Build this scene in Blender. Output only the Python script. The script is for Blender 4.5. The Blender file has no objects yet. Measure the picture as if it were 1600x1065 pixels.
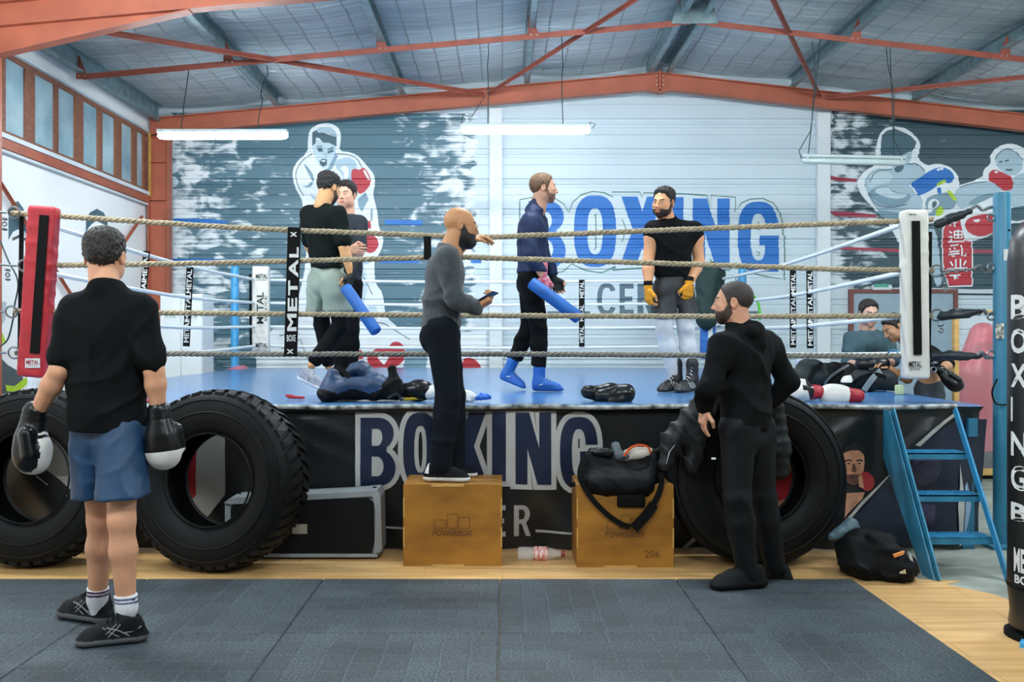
import bpy, bmesh, math, random
import numpy as np
from mathutils import Vector, Matrix

SC = bpy.context.scene
COL = SC.collection
random.seed(7)

# ------------------------------------------------------------------ camera
F, CX, CY, H = 1500.0, 785.0, 525.0, 1.40      # focal length (px of a 1600 px wide frame), optical axis, eye height
cam_d = bpy.data.cameras.new('camera')
cam_d.sensor_width = 36.0
cam_d.lens = F / 1600.0 * 36.0
cam_d.shift_x = (800.0 - CX) / 1600.0
cam_d.shift_y = (CY - 532.5) / 1600.0
cam_d.clip_start = 0.05
cam = bpy.data.objects.new('camera', cam_d)
COL.objects.link(cam)
cam.location = (0, 0, H)
cam.rotation_euler = (math.pi / 2, 0, 0)
SC.camera = cam

# ------------------------------------------------------------------ world, view
w = bpy.data.worlds.new('world')
SC.world = w
w.use_nodes = True
w.node_tree.nodes['Background'].inputs[0].default_value = (0.55, 0.72, 0.85, 1)
w.node_tree.nodes['Background'].inputs[1].default_value = 0.12
SC.view_settings.view_transform = 'Standard'
SC.view_settings.look = 'None'
SC.view_settings.gamma = 1.0
SC.view_settings.use_curve_mapping = False
SC.view_settings.exposure = 0.7
TUBE = 175.0                                     # emission of the lit fluorescent tubes

def P(x, y, Y):
    """point seen at pixel x, y of the photograph that lies Y metres into the hall"""
    return Vector(((x - CX) / F * Y, Y, H - (y - CY) / F * Y))

# ------------------------------------------------------------------ materials
def lin(c):
    return tuple((u / 12.92 if u <= 0.04045 else ((u + 0.055) / 1.055) ** 2.4) for u in c)

def hexc(h):
    h = h.lstrip('#')
    return lin(tuple(int(h[i:i + 2], 16) / 255.0 for i in (0, 2, 4)))

MATS = {}
def M(name, col='#888888', rough=0.6, metal=0.0, var=0.12, vscale=6.0, bump=0.0, bscale=80.0, stretch=(1, 1, 1),
      col2=None, coat=0.0, sheen=0.0, emit=None, estr=0.0, alpha=1.0, trans=0.0, spec=0.5, detail=3.0):
    if name in MATS:
        return MATS[name]
    m = bpy.data.materials.new(name)
    m.use_nodes = True
    nt = m.node_tree
    b = nt.nodes['Principled BSDF']
    c = hexc(col)
    b.inputs['Roughness'].default_value = rough
    b.inputs['Metallic'].default_value = metal
    b.inputs['Specular IOR Level'].default_value = spec
    b.inputs['Coat Weight'].default_value = coat
    b.inputs['Coat Roughness'].default_value = 0.15
    b.inputs['Sheen Weight'].default_value = sheen
    b.inputs['Transmission Weight'].default_value = trans
    b.inputs['Alpha'].default_value = alpha
    if emit:
        b.inputs['Emission Color'].default_value = (*hexc(emit), 1)
        b.inputs['Emission Strength'].default_value = estr
    tc = nt.nodes.new('ShaderNodeTexCoord')
    mp = nt.nodes.new('ShaderNodeMapping')
    mp.inputs['Scale'].default_value = stretch
    nt.links.new(tc.outputs['Object'], mp.inputs['Vector'])
    nz = nt.nodes.new('ShaderNodeTexNoise')
    nz.inputs['Scale'].default_value = vscale
    nz.inputs['Detail'].default_value = detail
    nt.links.new(mp.outputs['Vector'], nz.inputs['Vector'])
    rp = nt.nodes.new('ShaderNodeValToRGB')
    rp.color_ramp.elements[0].position = 0.32
    rp.color_ramp.elements[1].position = 0.68
    if col2:
        ca, cb = c, hexc(col2)
    else:
        ca, cb = tuple(u * (1 - var) for u in c), tuple(min(1, u * (1 + var)) for u in c)
    rp.color_ramp.elements[0].color = (*ca, 1)
    rp.color_ramp.elements[1].color = (*cb, 1)
    nt.links.new(nz.outputs['Fac'], rp.inputs['Fac'])
    nt.links.new(rp.outputs['Color'], b.inputs['Base Color'])
    if bump > 0:
        n2 = nt.nodes.new('ShaderNodeTexNoise')
        n2.inputs['Scale'].default_value = bscale
        n2.inputs['Detail'].default_value = 4.0
        nt.links.new(mp.outputs['Vector'], n2.inputs['Vector'])
        bp = nt.nodes.new('ShaderNodeBump')
        bp.inputs['Strength'].default_value = bump
        bp.inputs['Distance'].default_value = 0.01
        nt.links.new(n2.outputs['Fac'], bp.inputs['Height'])
        nt.links.new(bp.outputs['Normal'], b.inputs['Normal'])
    MATS[name] = m
    return m

# ------------------------------------------------------------------ objects
def link(name, me, mats, parent=None, origin=None):
    for m in (mats if isinstance(mats, (list, tuple)) else [mats]):
        me.materials.append(m)
    o = bpy.data.objects.new(name, me)
    COL.objects.link(o)
    if parent is not None:
        n = len(me.vertices)
        a = np.empty(n * 3, np.float32)
        me.vertices.foreach_get('co', a)
        off = np.array(world_loc(parent), np.float32)
        me.vertices.foreach_set('co', (a.reshape(-1, 3) - off).ravel())
        o.parent = parent
    else:
        n = len(me.vertices)
        a = np.empty(n * 3, np.float32)
        me.vertices.foreach_get('co', a)
        a = a.reshape(-1, 3)
        if origin is None:
            lo, hi = a.min(0), a.max(0)
            origin = ((lo[0] + hi[0]) / 2, (lo[1] + hi[1]) / 2, lo[2])
        me.vertices.foreach_set('co', (a - np.array(origin, np.float32)).ravel())
        o.location = origin
    me.update()
    return o

def world_loc(o):
    l = Vector((0, 0, 0))
    while o is not None:
        l += o.location
        o = o.parent
    return l

def tag(o, label=None, cat=None, group=None, kind=None):
    if label: o['label'] = label
    if cat: o['category'] = cat
    if group: o['group'] = group
    if kind: o['kind'] = kind
    return o

def empty(name, loc, label=None, cat=None, group=None, kind=None):
    o = bpy.data.objects.new(name, None)
    o.empty_display_size = 0.1
    COL.objects.link(o)
    o.location = loc
    return tag(o, label, cat, group, kind)

def copy_tree(o, parent=None):
    c = o.copy()
    COL.objects.link(c)
    c.parent = parent
    for ch in list(o.children):
        copy_tree(ch, c)
    return c

def make_mesh(name, v, f, mi=None, smooth=True, angle=40):
    me = bpy.data.meshes.new(name)
    me.from_pydata([tuple(p) for p in v] if not isinstance(v, np.ndarray) else v.tolist(), [],
                   f if not isinstance(f, np.ndarray) else f.tolist())
    n = len(me.polygons)
    if mi is not None:
        me.polygons.foreach_set('material_index', np.asarray(mi, np.int32))
    me.polygons.foreach_set('use_smooth', np.full(n, bool(smooth)))
    me.update()
    if smooth and angle:
        me.set_sharp_from_angle(angle=math.radians(angle))
    return me

def frame(d, hint=(0, 0, 1)):
    d = Vector(d).normalized()
    h = Vector(hint)
    if abs(d.dot(h.normalized())) > 0.97:
        h = Vector((0, 1, 0)) if abs(d.y) < 0.9 else Vector((1, 0, 0))
    s = d.cross(h).normalized()
    u = s.cross(d).normalized()
    return d, s, u

class MB:
    """collects shapes, then links them as one mesh object"""
    def __init__(s):
        s.v, s.f, s.m = [], [], []
    def add(s, vs, fs, mi=0):
        o = len(s.v)
        s.v += [tuple(p) for p in vs]
        s.f += [[i + o for i in q] for q in fs]
        s.m += [mi] * len(fs)
        return s
    def box(s, c, h, R=None, mi=0, bev=0.0):
        c = Vector(c)
        hx, hy, hz = h
        b = min(bev, hx * .9, hy * .9, hz * .9)
        vs, fs = [], []
        if b <= 0:
            for x in (-1, 1):
                for y in (-1, 1):
                    for z in (-1, 1):
                        vs.append(Vector((x * hx, y * hy, z * hz)))
            fs = [[0, 1, 3, 2], [4, 6, 7, 5], [0, 4, 5, 1], [2, 3, 7, 6], [0, 2, 6, 4], [1, 5, 7, 3]]
        else:
            idx = {}
            for x in (-1, 1):
                for y in (-1, 1):
                    for z in (-1, 1):
                        for a in range(3):
                            p = [x * (hx - b), y * (hy - b), z * (hz - b)]
                            p[a] = (x, y, z)[a] * h[a]
                            idx[(x, y, z, a)] = len(vs)
                            vs.append(Vector(p))
            for a in range(3):
                p, q = [(1, 2), (2, 0), (0, 1)][a]
                for sg in (-1, 1):
                    ring = []
                    for u, t in ((-1, -1), (1, -1), (1, 1), (-1, 1)):
                        k = [0, 0, 0]; k[a] = sg; k[p] = u; k[q] = t
                        ring.append(idx[(*k, a)])
                    fs.append(ring if sg > 0 else ring[::-1])
                for u in (-1, 1):
                    for t in (-1, 1):
                        k0 = [0, 0, 0]; k0[a] = -1; k0[p] = u; k0[q] = t
                        k1 = list(k0); k1[a] = 1
                        r = [idx[(*k0, p)], idx[(*k1, p)], idx[(*k1, q)], idx[(*k0, q)]]
                        fs.append(r if u * t < 0 else r[::-1])
            for x in (-1, 1):
                for y in (-1, 1):
                    for z in (-1, 1):
                        r = [idx[(x, y, z, 0)], idx[(x, y, z, 1)], idx[(x, y, z, 2)]]
                        fs.append(r if x * y * z > 0 else r[::-1])
        if R is not None:
            vs = [R @ p for p in vs]
        return s.add([c + p for p in vs], fs, mi)
    def bar(s, a, b, w, h, mi=0, hint=(0, 0, 1), bev=0.0):
        a, b = Vector(a), Vector(b)
        d, sd, u = frame(b - a, hint)
        R = Matrix((sd, d, u)).transposed()
        return s.box((a + b) / 2, (w / 2, (b - a).length / 2, h / 2), R, mi, bev)
    def tube(s, path, r, n=8, mi=0, cap=True, closed=False, flat=None):
        path = [Vector(p) for p in path]
        m = len(path)
        rs = r if isinstance(r, (list, tuple)) else [r] * m
        vs, fs = [], []
        pu = None
        for i, p in enumerate(path):
            if closed:
                d = path[(i + 1) % m] - path[i - 1]
            else:
                d = path[min(i + 1, m - 1)] - path[max(i - 1, 0)]
            d.normalize()
            if pu is None:
                _, sd, u = frame(d)
            else:
                u = (pu - d * pu.dot(d)).normalized()
                sd = d.cross(u).normalized()
            pu = u
            for k in range(n):
                a = 2 * math.pi * k / n
                q = sd * math.cos(a) * rs[i] + u * math.sin(a) * rs[i] * (flat or 1)
                vs.append(p + q)
        for i in range(m if closed else m - 1):
            j = (i + 1) % m
            for k in range(n):
                l = (k + 1) % n
                fs.append([i * n + k, i * n + l, j * n + l, j * n + k])
        if cap and not closed:
            fs.append(list(range(n))[::-1])
            fs.append([(m - 1) * n + k for k in range(n)])
        return s.add(vs, fs, mi)
    def lathe(s, prof, c, axis=(0, 0, 1), n=24, mi=0, closed=False):
        c = Vector(c)
        d, sd, u = frame(axis, (0, 1, 0.01))
        vs, fs = [], []
        for r, h in prof:
            for k in range(n):
                a = 2 * math.pi * k / n
                vs.append(c + d * h + (sd * math.cos(a) + u * math.sin(a)) * r)
        m = len(prof)
        for i in range(m if closed else m - 1):
            j = (i + 1) % m
            for k in range(n):
                l = (k + 1) % n
                fs.append([i * n + k, i * n + l, j * n + l, j * n + k])
        return s.add(vs, fs, mi)
    def prism(s, poly, d, mi=0):
        """poly: ring of 3-D points; d: extrusion vector"""
        n = len(poly)
        poly = [Vector(p) for p in poly]
        d = Vector(d)
        fs = [list(range(n)), [n + i for i in range(n)][::-1]]
        for i in range(n):
            j = (i + 1) % n
            fs.append([i, n + i, n + j, j])
        return s.add(poly + [p + d for p in poly], fs, mi)
    def torus(s, c, R, r, axis=(0, 0, 1), n=16, k=6, mi=0, sx=1.0, hint=(0, 1, 0.01)):
        c = Vector(c)
        d, sd, u = frame(axis, hint)
        return s.tube([c + sd * math.cos(2 * math.pi * i / n) * R * sx + u * math.sin(2 * math.pi * i / n) * R for i in range(n)],
                      r, k, mi, closed=True)
    def sphere(s, c, r, mi=0, n=12):
        prof = [(max(1e-4, math.sin(math.pi * i / (n // 2 + 2)) * r), -math.cos(math.pi * i / (n // 2 + 2)) * r) for i in range(n // 2 + 3)]
        return s.lathe(prof, c, (0, 0, 1), n, mi)
    def build(s, name, mats, parent=None, smooth=True, angle=40, origin=None):
        me = make_mesh(name, s.v, s.f, s.m, smooth, angle)
        bm = bmesh.new(); bm.from_mesh(me)
        bmesh.ops.recalc_face_normals(bm, faces=bm.faces)
        bm.to_mesh(me); bm.free()
        if smooth and angle:
            me.set_sharp_from_angle(angle=math.radians(angle))
        return link(name, me, mats, parent, origin)

# ------------------------------------------------------------------ flat shapes: outlines, letters, text
def fill2d(loops):
    cu = bpy.data.curves.new('t', 'CURVE')
    cu.dimensions = '2D'
    cu.fill_mode = 'BOTH'
    for lp in loops:
        sp = cu.splines.new('POLY')
        sp.points.add(len(lp) - 1)
        for q, (x, y) in zip(sp.points, lp):
            q.co = (x, y, 0, 1)
        sp.use_cyclic_u = True
    return curve_mesh(cu)

def curve_mesh(cu):
    o = bpy.data.objects.new('t', cu)
    COL.objects.link(o)
    dg = bpy.context.evaluated_depsgraph_get()
    me = o.evaluated_get(dg).to_mesh()
    v = [(p.co.x, p.co.y) for p in me.vertices]
    f = [list(p.vertices) for p in me.polygons]
    o.evaluated_get(dg).to_mesh_clear()
    bpy.data.objects.remove(o)
    bpy.data.curves.remove(cu)
    return v, f

TXT = {}
def text2d(t, bold=0.0):
    """text as flat mesh scaled to the box 0..1 x 0..1"""
    if (t, bold) not in TXT:
        cu = bpy.data.curves.new('t', 'FONT')
        cu.body = t
        cu.offset = bold
        cu.resolution_u = 3
        v, f = curve_mesh(cu)
        xs, ys = [p[0] for p in v], [p[1] for p in v]
        x0, x1, y0, y1 = min(xs), max(xs), min(ys), max(ys)
        TXT[(t, bold)] = ([((x - x0) / (x1 - x0), (y - y0) / (y1 - y0)) for x, y in v], f)
    return TXT[(t, bold)]

def arc(cx, cy, rx, ry, a0, a1, n=14, e=2.0):
    out = []
    for i in range(n + 1):
        a = math.radians(a0 + (a1 - a0) * i / n)
        c, s = math.cos(a), math.sin(a)
        out.append((cx + rx * math.copysign(abs(c) ** (2 / e), c), cy + ry * math.copysign(abs(s) ** (2 / e), s)))
    return out

def grow(loop, d):
    """offset a closed outline outwards (counter-clockwise loops) by d"""
    n = len(loop)
    area = sum(loop[i][0] * loop[(i + 1) % n][1] - loop[(i + 1) % n][0] * loop[i][1] for i in range(n))
    if area < 0: d = -d
    out = []
    for i in range(n):
        p0, p1, p2 = Vector(loop[i - 1]), Vector(loop[i]), Vector(loop[(i + 1) % n])
        a, b = (p1 - p0), (p2 - p1)
        if a.length < 1e-6 or b.length < 1e-6:
            continue
        a.normalize(); b.normalize()
        na, nb = Vector((a.y, -a.x)), Vector((b.y, -b.x))
        m = na + nb
        if m.length < 1e-4:
            continue
        m.normalize()
        k = min(1.0 / max(0.35, m.dot(na)), 1.9)
        out.append(tuple(p1 + m * d * k))
    return out

def letter(c):
    """(width, outer loop, holes) of a bold condensed capital in a box of height 1"""
    if c == 'B':
        o = [(0, 0), (0.33, 0)] + arc(.33, .27, .29, .27, -90, 62, 10)[1:] + arc(.33, .77, .26, .23, -58, 90, 10) + [(0, 1)]
        h1 = [(.2, .59)] + arc(.3, .715, .09, .125, -90, 90, 8) + [(.2, .84)]
        h2 = [(.2, .15)] + arc(.3, .29, .11, .145, -90, 90, 8) + [(.2, .435)]
        return .62, o, [h1, h2]
    if c == 'O':
        return .66, arc(.33, .5, .33, .51, 0, 348, 29, 2.7), [arc(.33, .5, .12, .33, 0, 345, 23, 2.6)]
    if c == 'X':
        return .72, [(0, 0), (.27, 0), (.36, .23), (.45, 0), (.72, 0), (.52, .51), (.71, 1), (.44, 1), (.36, .78), (.28, 1), (.01, 1), (.20, .51)], []
    if c == 'I':
        return .21, [(0, 0), (.21, 0), (.21, 1), (0, 1)], []
    if c == 'N':
        return .60, [(0, 0), (.2, 0), (.2, .5), (.37, 0), (.6, 0), (.6, 1), (.4, 1), (.4, .5), (.23, 1), (0, 1)], []
    if c == 'G':
        o = arc(.32, .5, .32, .51, 8, 270, 26, 2.7) + arc(.32, .5, .32, .51, 275, 300, 4, 2.7) + [(.47, .06), (.49, 0), (.64, 0), (.64, .52), (.34, .52), (.34, .38), (.43, .38)]
        i = arc(.32, .5, .12, .34, 320, 14, 24, 2.6)
        return .64, o + i, []
    if c == 'C':
        o = arc(.30, .5, .30, .51, 28, 332, 26, 2.6)
        i = arc(.30, .5, .15, .37, 325, 35, 22, 2.6)
        return .58, o + i, []
    if c == 'E':
        return .46, [(0, 0), (.46, 0), (.46, .16), (.17, .16), (.17, .43), (.42, .43), (.42, .58), (.17, .58), (.17, .84), (.46, .84), (.46, 1), (0, 1)], []
    if c == 'T':
        return .5, [(.17, 0), (.33, 0), (.33, .84), (.5, .84), (.5, 1), (0, 1), (0, .84), (.17, .84)], []
    if c == 'R':
        o = [(0, 0), (.17, 0), (.17, .4), (.26, .4), (.4, 0), (.57, 0), (.41, .44)] + arc(.30, .71, .24, .29, -50, 90, 9) + [(0, 1)]
        return .56, o, [[(.17, .55)] + arc(.28, .705, .09, .155, -90, 90, 7) + [(.17, .86)]]

# ------------------------------------------------------------------ soft shapes: distance fields -> mesh
class SD:
    def __init__(s):
        s.p = []
    def cone(s, a, b, ra, rb=None, k=.02, op='u', ax=None):
        s.p.append(('c', np.array(a, np.float32), np.array(b, np.float32), ra, ra if rb is None else rb, k, op, ax))
        return s
    def ell(s, c, r, R=None, k=.02, op='u'):
        s.p.append(('e', np.array(c, np.float32), np.array(r, np.float32), None if R is None else np.array(R, np.float32), None, k, op, None))
        return s
    def box(s, c, h, R=None, rad=.01, k=.02, op='u'):
        s.p.append(('b', np.array(c, np.float32), np.array(h, np.float32), None if R is None else np.array(R, np.float32), rad, k, op, None))
        return s
    def plane(s, c, n, k=.005):
        """keep the side the normal points away from"""
        n = np.array(n, np.float32); n /= np.linalg.norm(n)
        s.p.append(('p', np.array(c, np.float32), n, None, None, k, 'i', None))
        return s
    @staticmethod
    def bounds(q):
        t = q[0]
        if t == 'c':
            r = max(q[3], q[4])
            e = r * max(1.0, q[7][1] if q[7] else 1.0)
            return np.minimum(q[1], q[2]) - e, np.maximum(q[1], q[2]) + e
        if t == 'e':
            e = q[2] if q[3] is None else np.full(3, q[2].max(), np.float32)
            return q[1] - e, q[1] + e
        e = q[2] if q[3] is None else np.full(3, np.linalg.norm(q[2]), np.float32)
        return q[1] - e, q[1] + e
    @staticmethod
    def dist(q, X, Y, Z):
        t = q[0]
        if t == 'c':
            a, b, ra, rb, ax = q[1], q[2], q[3], q[4], q[7]
            px, py, pz = X - a[0], Y - a[1], Z - a[2]
            ba = b - a
            if ax:
                n = np.array(ax[0], np.float32); n = n / np.linalg.norm(n)
                g = 1.0 / ax[1] - 1.0
                t1 = (px * n[0] + py * n[1] + pz * n[2]) * g
                px, py, pz = px + t1 * n[0], py + t1 * n[1], pz + t1 * n[2]
                ba = ba + n * float(ba @ n) * g
            den = max(float(ba @ ba), 1e-9)
            h = np.clip((px * ba[0] + py * ba[1] + pz * ba[2]) / den, 0, 1)
            d = np.sqrt((px - ba[0] * h) ** 2 + (py - ba[1] * h) ** 2 + (pz - ba[2] * h) ** 2) - (ra + (rb - ra) * h)
            return d * (min(1.0, ax[1]) if ax else 1.0)
        c = q[1]
        px, py, pz = X - c[0], Y - c[1], Z - c[2]
        if t == 'p':
            n = q[2]
            return px * n[0] + py * n[1] + pz * n[2]
        if q[3] is not None:
            R = q[3]
            px, py, pz = (px * R[0, 0] + py * R[1, 0] + pz * R[2, 0], px * R[0, 1] + py * R[1, 1] + pz * R[2, 1], px * R[0, 2] + py * R[1, 2] + pz * R[2, 2])
        if t == 'e':
            r = q[2]
            k0 = np.sqrt((px / r[0]) ** 2 + (py / r[1]) ** 2 + (pz / r[2]) ** 2)
            k1 = np.sqrt((px / r[0] ** 2) ** 2 + (py / r[1] ** 2) ** 2 + (pz / r[2] ** 2) ** 2) + 1e-6
            return k0 * (k0 - 1) / k1
        h, rad = q[2], q[4]
        ax, ay, az = np.abs(px) - (h[0] - rad), np.abs(py) - (h[1] - rad), np.abs(pz) - (h[2] - rad)
        out = np.sqrt(np.maximum(ax, 0) ** 2 + np.maximum(ay, 0) ** 2 + np.maximum(az, 0) ** 2)
        return out + np.minimum(np.maximum(ax, np.maximum(ay, az)), 0) - rad
    def field(s, vox, noise=None, pad=0.0):
        lo = np.full(3, 1e9, np.float32); hi = -lo
        for q in s.p:
            if q[6] == 'u':
                a, b = s.bounds(q)
                lo, hi = np.minimum(lo, a), np.maximum(hi, b)
        lo = lo - vox * 3 - pad; hi = hi + vox * 3 + pad
        n = np.ceil((hi - lo) / vox).astype(int) + 1
        g = [np.float32(lo[i]) + np.arange(n[i], dtype=np.float32) * np.float32(vox) for i in range(3)]
        D = np.full(tuple(n), 0.2, np.float32)
        for q in s.p:
            k = q[5]
            if q[0] == 'p':
                sl = (slice(None),) * 3
            else:
                a, b = s.bounds(q)
                mrg = max(k, 0) + vox * 3 + 0.012
                i0 = np.clip(np.floor((a - mrg - lo) / vox).astype(int), 0, n)
                i1 = np.clip(np.ceil((b + mrg - lo) / vox).astype(int) + 1, 0, n)
                sl = tuple(slice(i0[i], i1[i]) for i in range(3))
            X, Y, Z = g[0][sl[0]][:, None, None], g[1][sl[1]][None, :, None], g[2][sl[2]][None, None, :]
            d = s.dist(q, X, Y, Z)
            A = D[sl]
            kk = max(k, 1e-5)
            if q[6] == 'u':
                hh = np.maximum(kk - np.abs(A - d), 0) / kk
                D[sl] = np.minimum(A, d) - hh * hh * kk * .25
            elif q[6] == 's':
                d = -d
                hh = np.maximum(kk - np.abs(A - d), 0) / kk
                D[sl] = np.maximum(A, d) + hh * hh * kk * .25
            else:
                hh = np.maximum(kk - np.abs(A - d), 0) / kk
                D[sl] = np.maximum(A, d) + hh * hh * kk * .25
        if noise is not None:
            D += noise(g[0][:, None, None], g[1][None, :, None], g[2][None, None, :]).astype(np.float32)
        return D, lo, g
    def mesh(s, vox, noise=None):
        D, lo, g = s.field(vox, noise, 0.01 if noise is not None else 0.0)
        return surface_nets(D, lo, vox)

def surface_nets(v, org, h):
    v = v.copy()
    v[0], v[-1] = 0.1, 0.1
    v[:, 0], v[:, -1] = 0.1, 0.1
    v[:, :, 0], v[:, :, -1] = 0.1, 0.1
    s = v < 0
    nx, ny, nz = v.shape
    cnt = np.zeros((nx - 1, ny - 1, nz - 1), np.int8)
    for dx in (0, 1):
        for dy in (0, 1):
            for dz in (0, 1):
                cnt += s[dx:nx - 1 + dx, dy:ny - 1 + dy, dz:nz - 1 + dz]
    act = (cnt > 0) & (cnt < 8)
    I = np.argwhere(act)
    idx = np.full(act.shape, -1, np.int64)
    idx[act] = np.arange(len(I))
    acc = np.zeros((len(I), 3), np.float32)
    num = np.zeros(len(I), np.float32)
    cs = [(x, y, z) for x in (0, 1) for y in (0, 1) for z in (0, 1)]
    cv = {c: v[I[:, 0] + c[0], I[:, 1] + c[1], I[:, 2] + c[2]] for c in cs}
    for c in cs:
        for a in range(3):
            if c[a] == 0:
                e = list(c); e[a] = 1; e = tuple(e)
                va, vb = cv[c], cv[e]
                m = (va < 0) != (vb < 0)
                t = np.where(m, va / np.where(m, va - vb, 1), 0)
                p = np.tile(np.array(c, np.float32), (len(I), 1))
                p[:, a] = t
                acc[m] += p[m]
                num[m] += 1
    verts = (I + acc / num[:, None]) * h + np.asarray(org)
    faces = []
    for a in range(3):
        b, c = [(1, 2), (2, 0), (0, 1)][a]
        sa = [slice(None)] * 3; sb = [slice(None)] * 3
        for q in (b, c):
            sa[q] = slice(1, -1); sb[q] = slice(1, -1)
        sa[a] = slice(0, -1); sb[a] = slice(1, None)
        s0, s1 = s[tuple(sa)], s[tuple(sb)]
        E = np.argwhere(s0 != s1)
        if not len(E):
            continue
        fl = s0[tuple(E.T)]
        base = E.copy()
        def cell(db, dc):
            q = base.copy()
            q[:, b] += db; q[:, c] += dc
            return idx[q[:, 0], q[:, 1], q[:, 2]]
        f = np.stack([cell(0, 0), cell(1, 0), cell(1, 1), cell(0, 1)], 1)
        f[~fl] = f[~fl][:, ::-1]
        faces.append(f)
    return verts.astype(np.float32), np.concatenate(faces)

def soft(name, sd, vox, mats, parent=None, noise=None, classify=None, xf=None):
    v, f = sd.mesh(vox, noise)
    return soft_vf(name, v, f, mats, parent, classify, xf)

def soft_vf(name, v, f, mats, parent=None, classify=None, xf=None):
    mi = None
    if classify is not None:
        c = v[f].mean(1)
        mi = classify(c[:, 0], c[:, 1], c[:, 2])
    if xf is not None:
        A = np.array(xf)
        v = v @ A[:3, :3].T + A[:3, 3]
    return link(name, make_mesh(name, v, f, mi, True, None), mats, parent)

def folds(amp, freq, seed=0, d1=(.2, .2, 1), d2=(.8, .3, .5)):
    """cloth creases: warped ridges of two sizes, stronger in some places than in others"""
    d1, d2 = np.array(d1, float), np.array(d2, float)
    freq = freq * 2.1
    def fn(X, Y, Z):
        w = np.sin(6 * X + 4 * Z + seed) + np.sin(7 * Y - 5 * Z + 1.7 * seed) + .6 * np.sin(13 * X - 9 * Z + seed)
        u = np.sin(5 * Y + 8 * X + 2.3 * seed) + np.sin(6 * Z + seed * .7) + .6 * np.sin(15 * Z + 8 * X)
        a = freq * (X * d1[0] + Y * d1[1] + Z * d1[2]) + 1.5 * w
        b = freq * 1.35 * (X * d2[0] + Y * d2[1] + Z * d2[2]) + 1.6 * u
        c = freq * 2.7 * (X * d1[2] + Y * .5 - Z * d1[0] * .7) + 2.2 * w + u
        m1 = .5 + .5 * np.sin(3.1 * X + 5.3 * Z + 3.7 * Y + seed + .8 * u)
        m2 = .5 + .5 * np.sin(4.7 * X - 3.9 * Z + 2.1 * seed + .7 * w)
        r1 = (1 - np.abs(np.sin(a * .5))) ** 2
        r2 = (1 - np.abs(np.sin(b * .5))) ** 2
        r3 = (1 - np.abs(np.sin(c * .5))) ** 2
        return -amp * (1.25 * r1 * m1 + 1.0 * r2 * m2 + .35 * r3 * m1 - .55)
    return fn

def bumps(amp, freq, seed=0):
    def fn(X, Y, Z):
        return amp * (np.sin(freq * X + 1.3 * np.sin(freq * .7 * Z) + seed) * np.sin(freq * Y * 1.1 + 1.1 * np.sin(freq * .8 * X)) * np.sin(freq * Z * .9 + seed)
                      + .5 * np.sin(freq * 2.1 * X + seed) * np.sin(freq * 1.9 * Z) * np.sin(freq * 2.0 * Y))
    return fn

# ================================================================== THE HALL
XL, XR, YW, YN = -5.3, 10.0, 14.6, -3.5        # left wall, right wall, back wall, open end behind the camera
YF, YN1 = 14.3, 9.4                             # steel frames: at the back wall, one bay nearer
RX = 2.335                                      # ridge
def RB(X):                                      # underside of the rafters
    return 5.07 - (RX - X) * 0.0901 if X < RX else 5.07 - (X - RX) * 0.114

m_white = M('white_paint', '#dfe8ec', .55, var=.04, vscale=1.5, bump=.05, bscale=30)
m_wallL = M('white_plaster', '#f8fafa', .7, var=.02, vscale=1.2, bump=.08, bscale=40)
m_orange = M('red_oxide_steel', '#ab5d44', .5, var=.14, vscale=2.5, bump=.04, bscale=60)
m_brace = M('dark_red_steel', '#99503f', .5, var=.18, vscale=5)
m_galv = M('galvanised_steel', '#88a0a4', .42, .55, var=.25, vscale=9, bump=.05)
m_conc = M('concrete', '#8b9188', .8, var=.3, vscale=3.5, bump=.3, bscale=25)
m_frame = M('window_wood', '#8b5a42', .55, var=.22, vscale=10, stretch=(1, 1, 3))
m_bolt = M('zinc_bolt', '#c9c4b8', .35, .8)
m_cable = M('dark_cable', '#1d3b3c', .5)

# --- floor
fl = MB()
fl.add([(XL - .3, YN, 0), (XR + .3, YN, 0), (XR + .3, YW + .6, 0), (XL - .3, YW + .6, 0),
        (XL - .3, YN, -.2), (XR + .3, YN, -.2), (XR + .3, YW + .6, -.2), (XL - .3, YW + .6, -.2)],
       [[0, 1, 2, 3], [7, 6, 5, 4], [0, 4, 5, 1], [1, 5, 6, 2], [2, 6, 7, 3], [3, 7, 4, 0]])
floor = fl.build('floor', m_conc, smooth=False, origin=(0, 0, 0))
tag(floor, 'bare grey concrete floor of the hall', kind='structure')

# wood-look floor covering, torn edge at the right where the concrete starts
m_wood = bpy.data.materials.new('wood_look_vinyl'); m_wood.use_nodes = True
nt = m_wood.node_tree; bs = nt.nodes['Principled BSDF']
tc = nt.nodes.new('ShaderNodeTexCoord')
mp = nt.nodes.new('ShaderNodeMapping'); mp.inputs['Scale'].default_value = (.7, 9, 1)
nt.links.new(tc.outputs['Object'], mp.inputs['Vector'])
n1 = nt.nodes.new('ShaderNodeTexNoise'); n1.inputs['Scale'].default_value = 2.2; n1.inputs['Detail'].default_value = 6
nt.links.new(mp.outputs['Vector'], n1.inputs['Vector'])
rp = nt.nodes.new('ShaderNodeValToRGB')
rp.color_ramp.elements[0].position, rp.color_ramp.elements[1].position = .3, .72
rp.color_ramp.elements[0].color = (*hexc('#c99b5e'), 1); rp.color_ramp.elements[1].color = (*hexc('#e6bf86'), 1)
nt.links.new(n1.outputs['Fac'], rp.inputs['Fac'])
br = nt.nodes.new('ShaderNodeTexBrick'); br.offset = .37
br.inputs['Scale'].default_value = 1.0; br.inputs['Brick Width'].default_value = 1.25; br.inputs['Row Height'].default_value = .19
br.inputs['Mortar Size'].default_value = .0035; br.inputs['Color1'].default_value = (1, 1, 1, 1); br.inputs['Color2'].default_value = (.86, .84, .8, 1)
br.inputs['Mortar'].default_value = (.6, .52, .42, 1)
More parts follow.
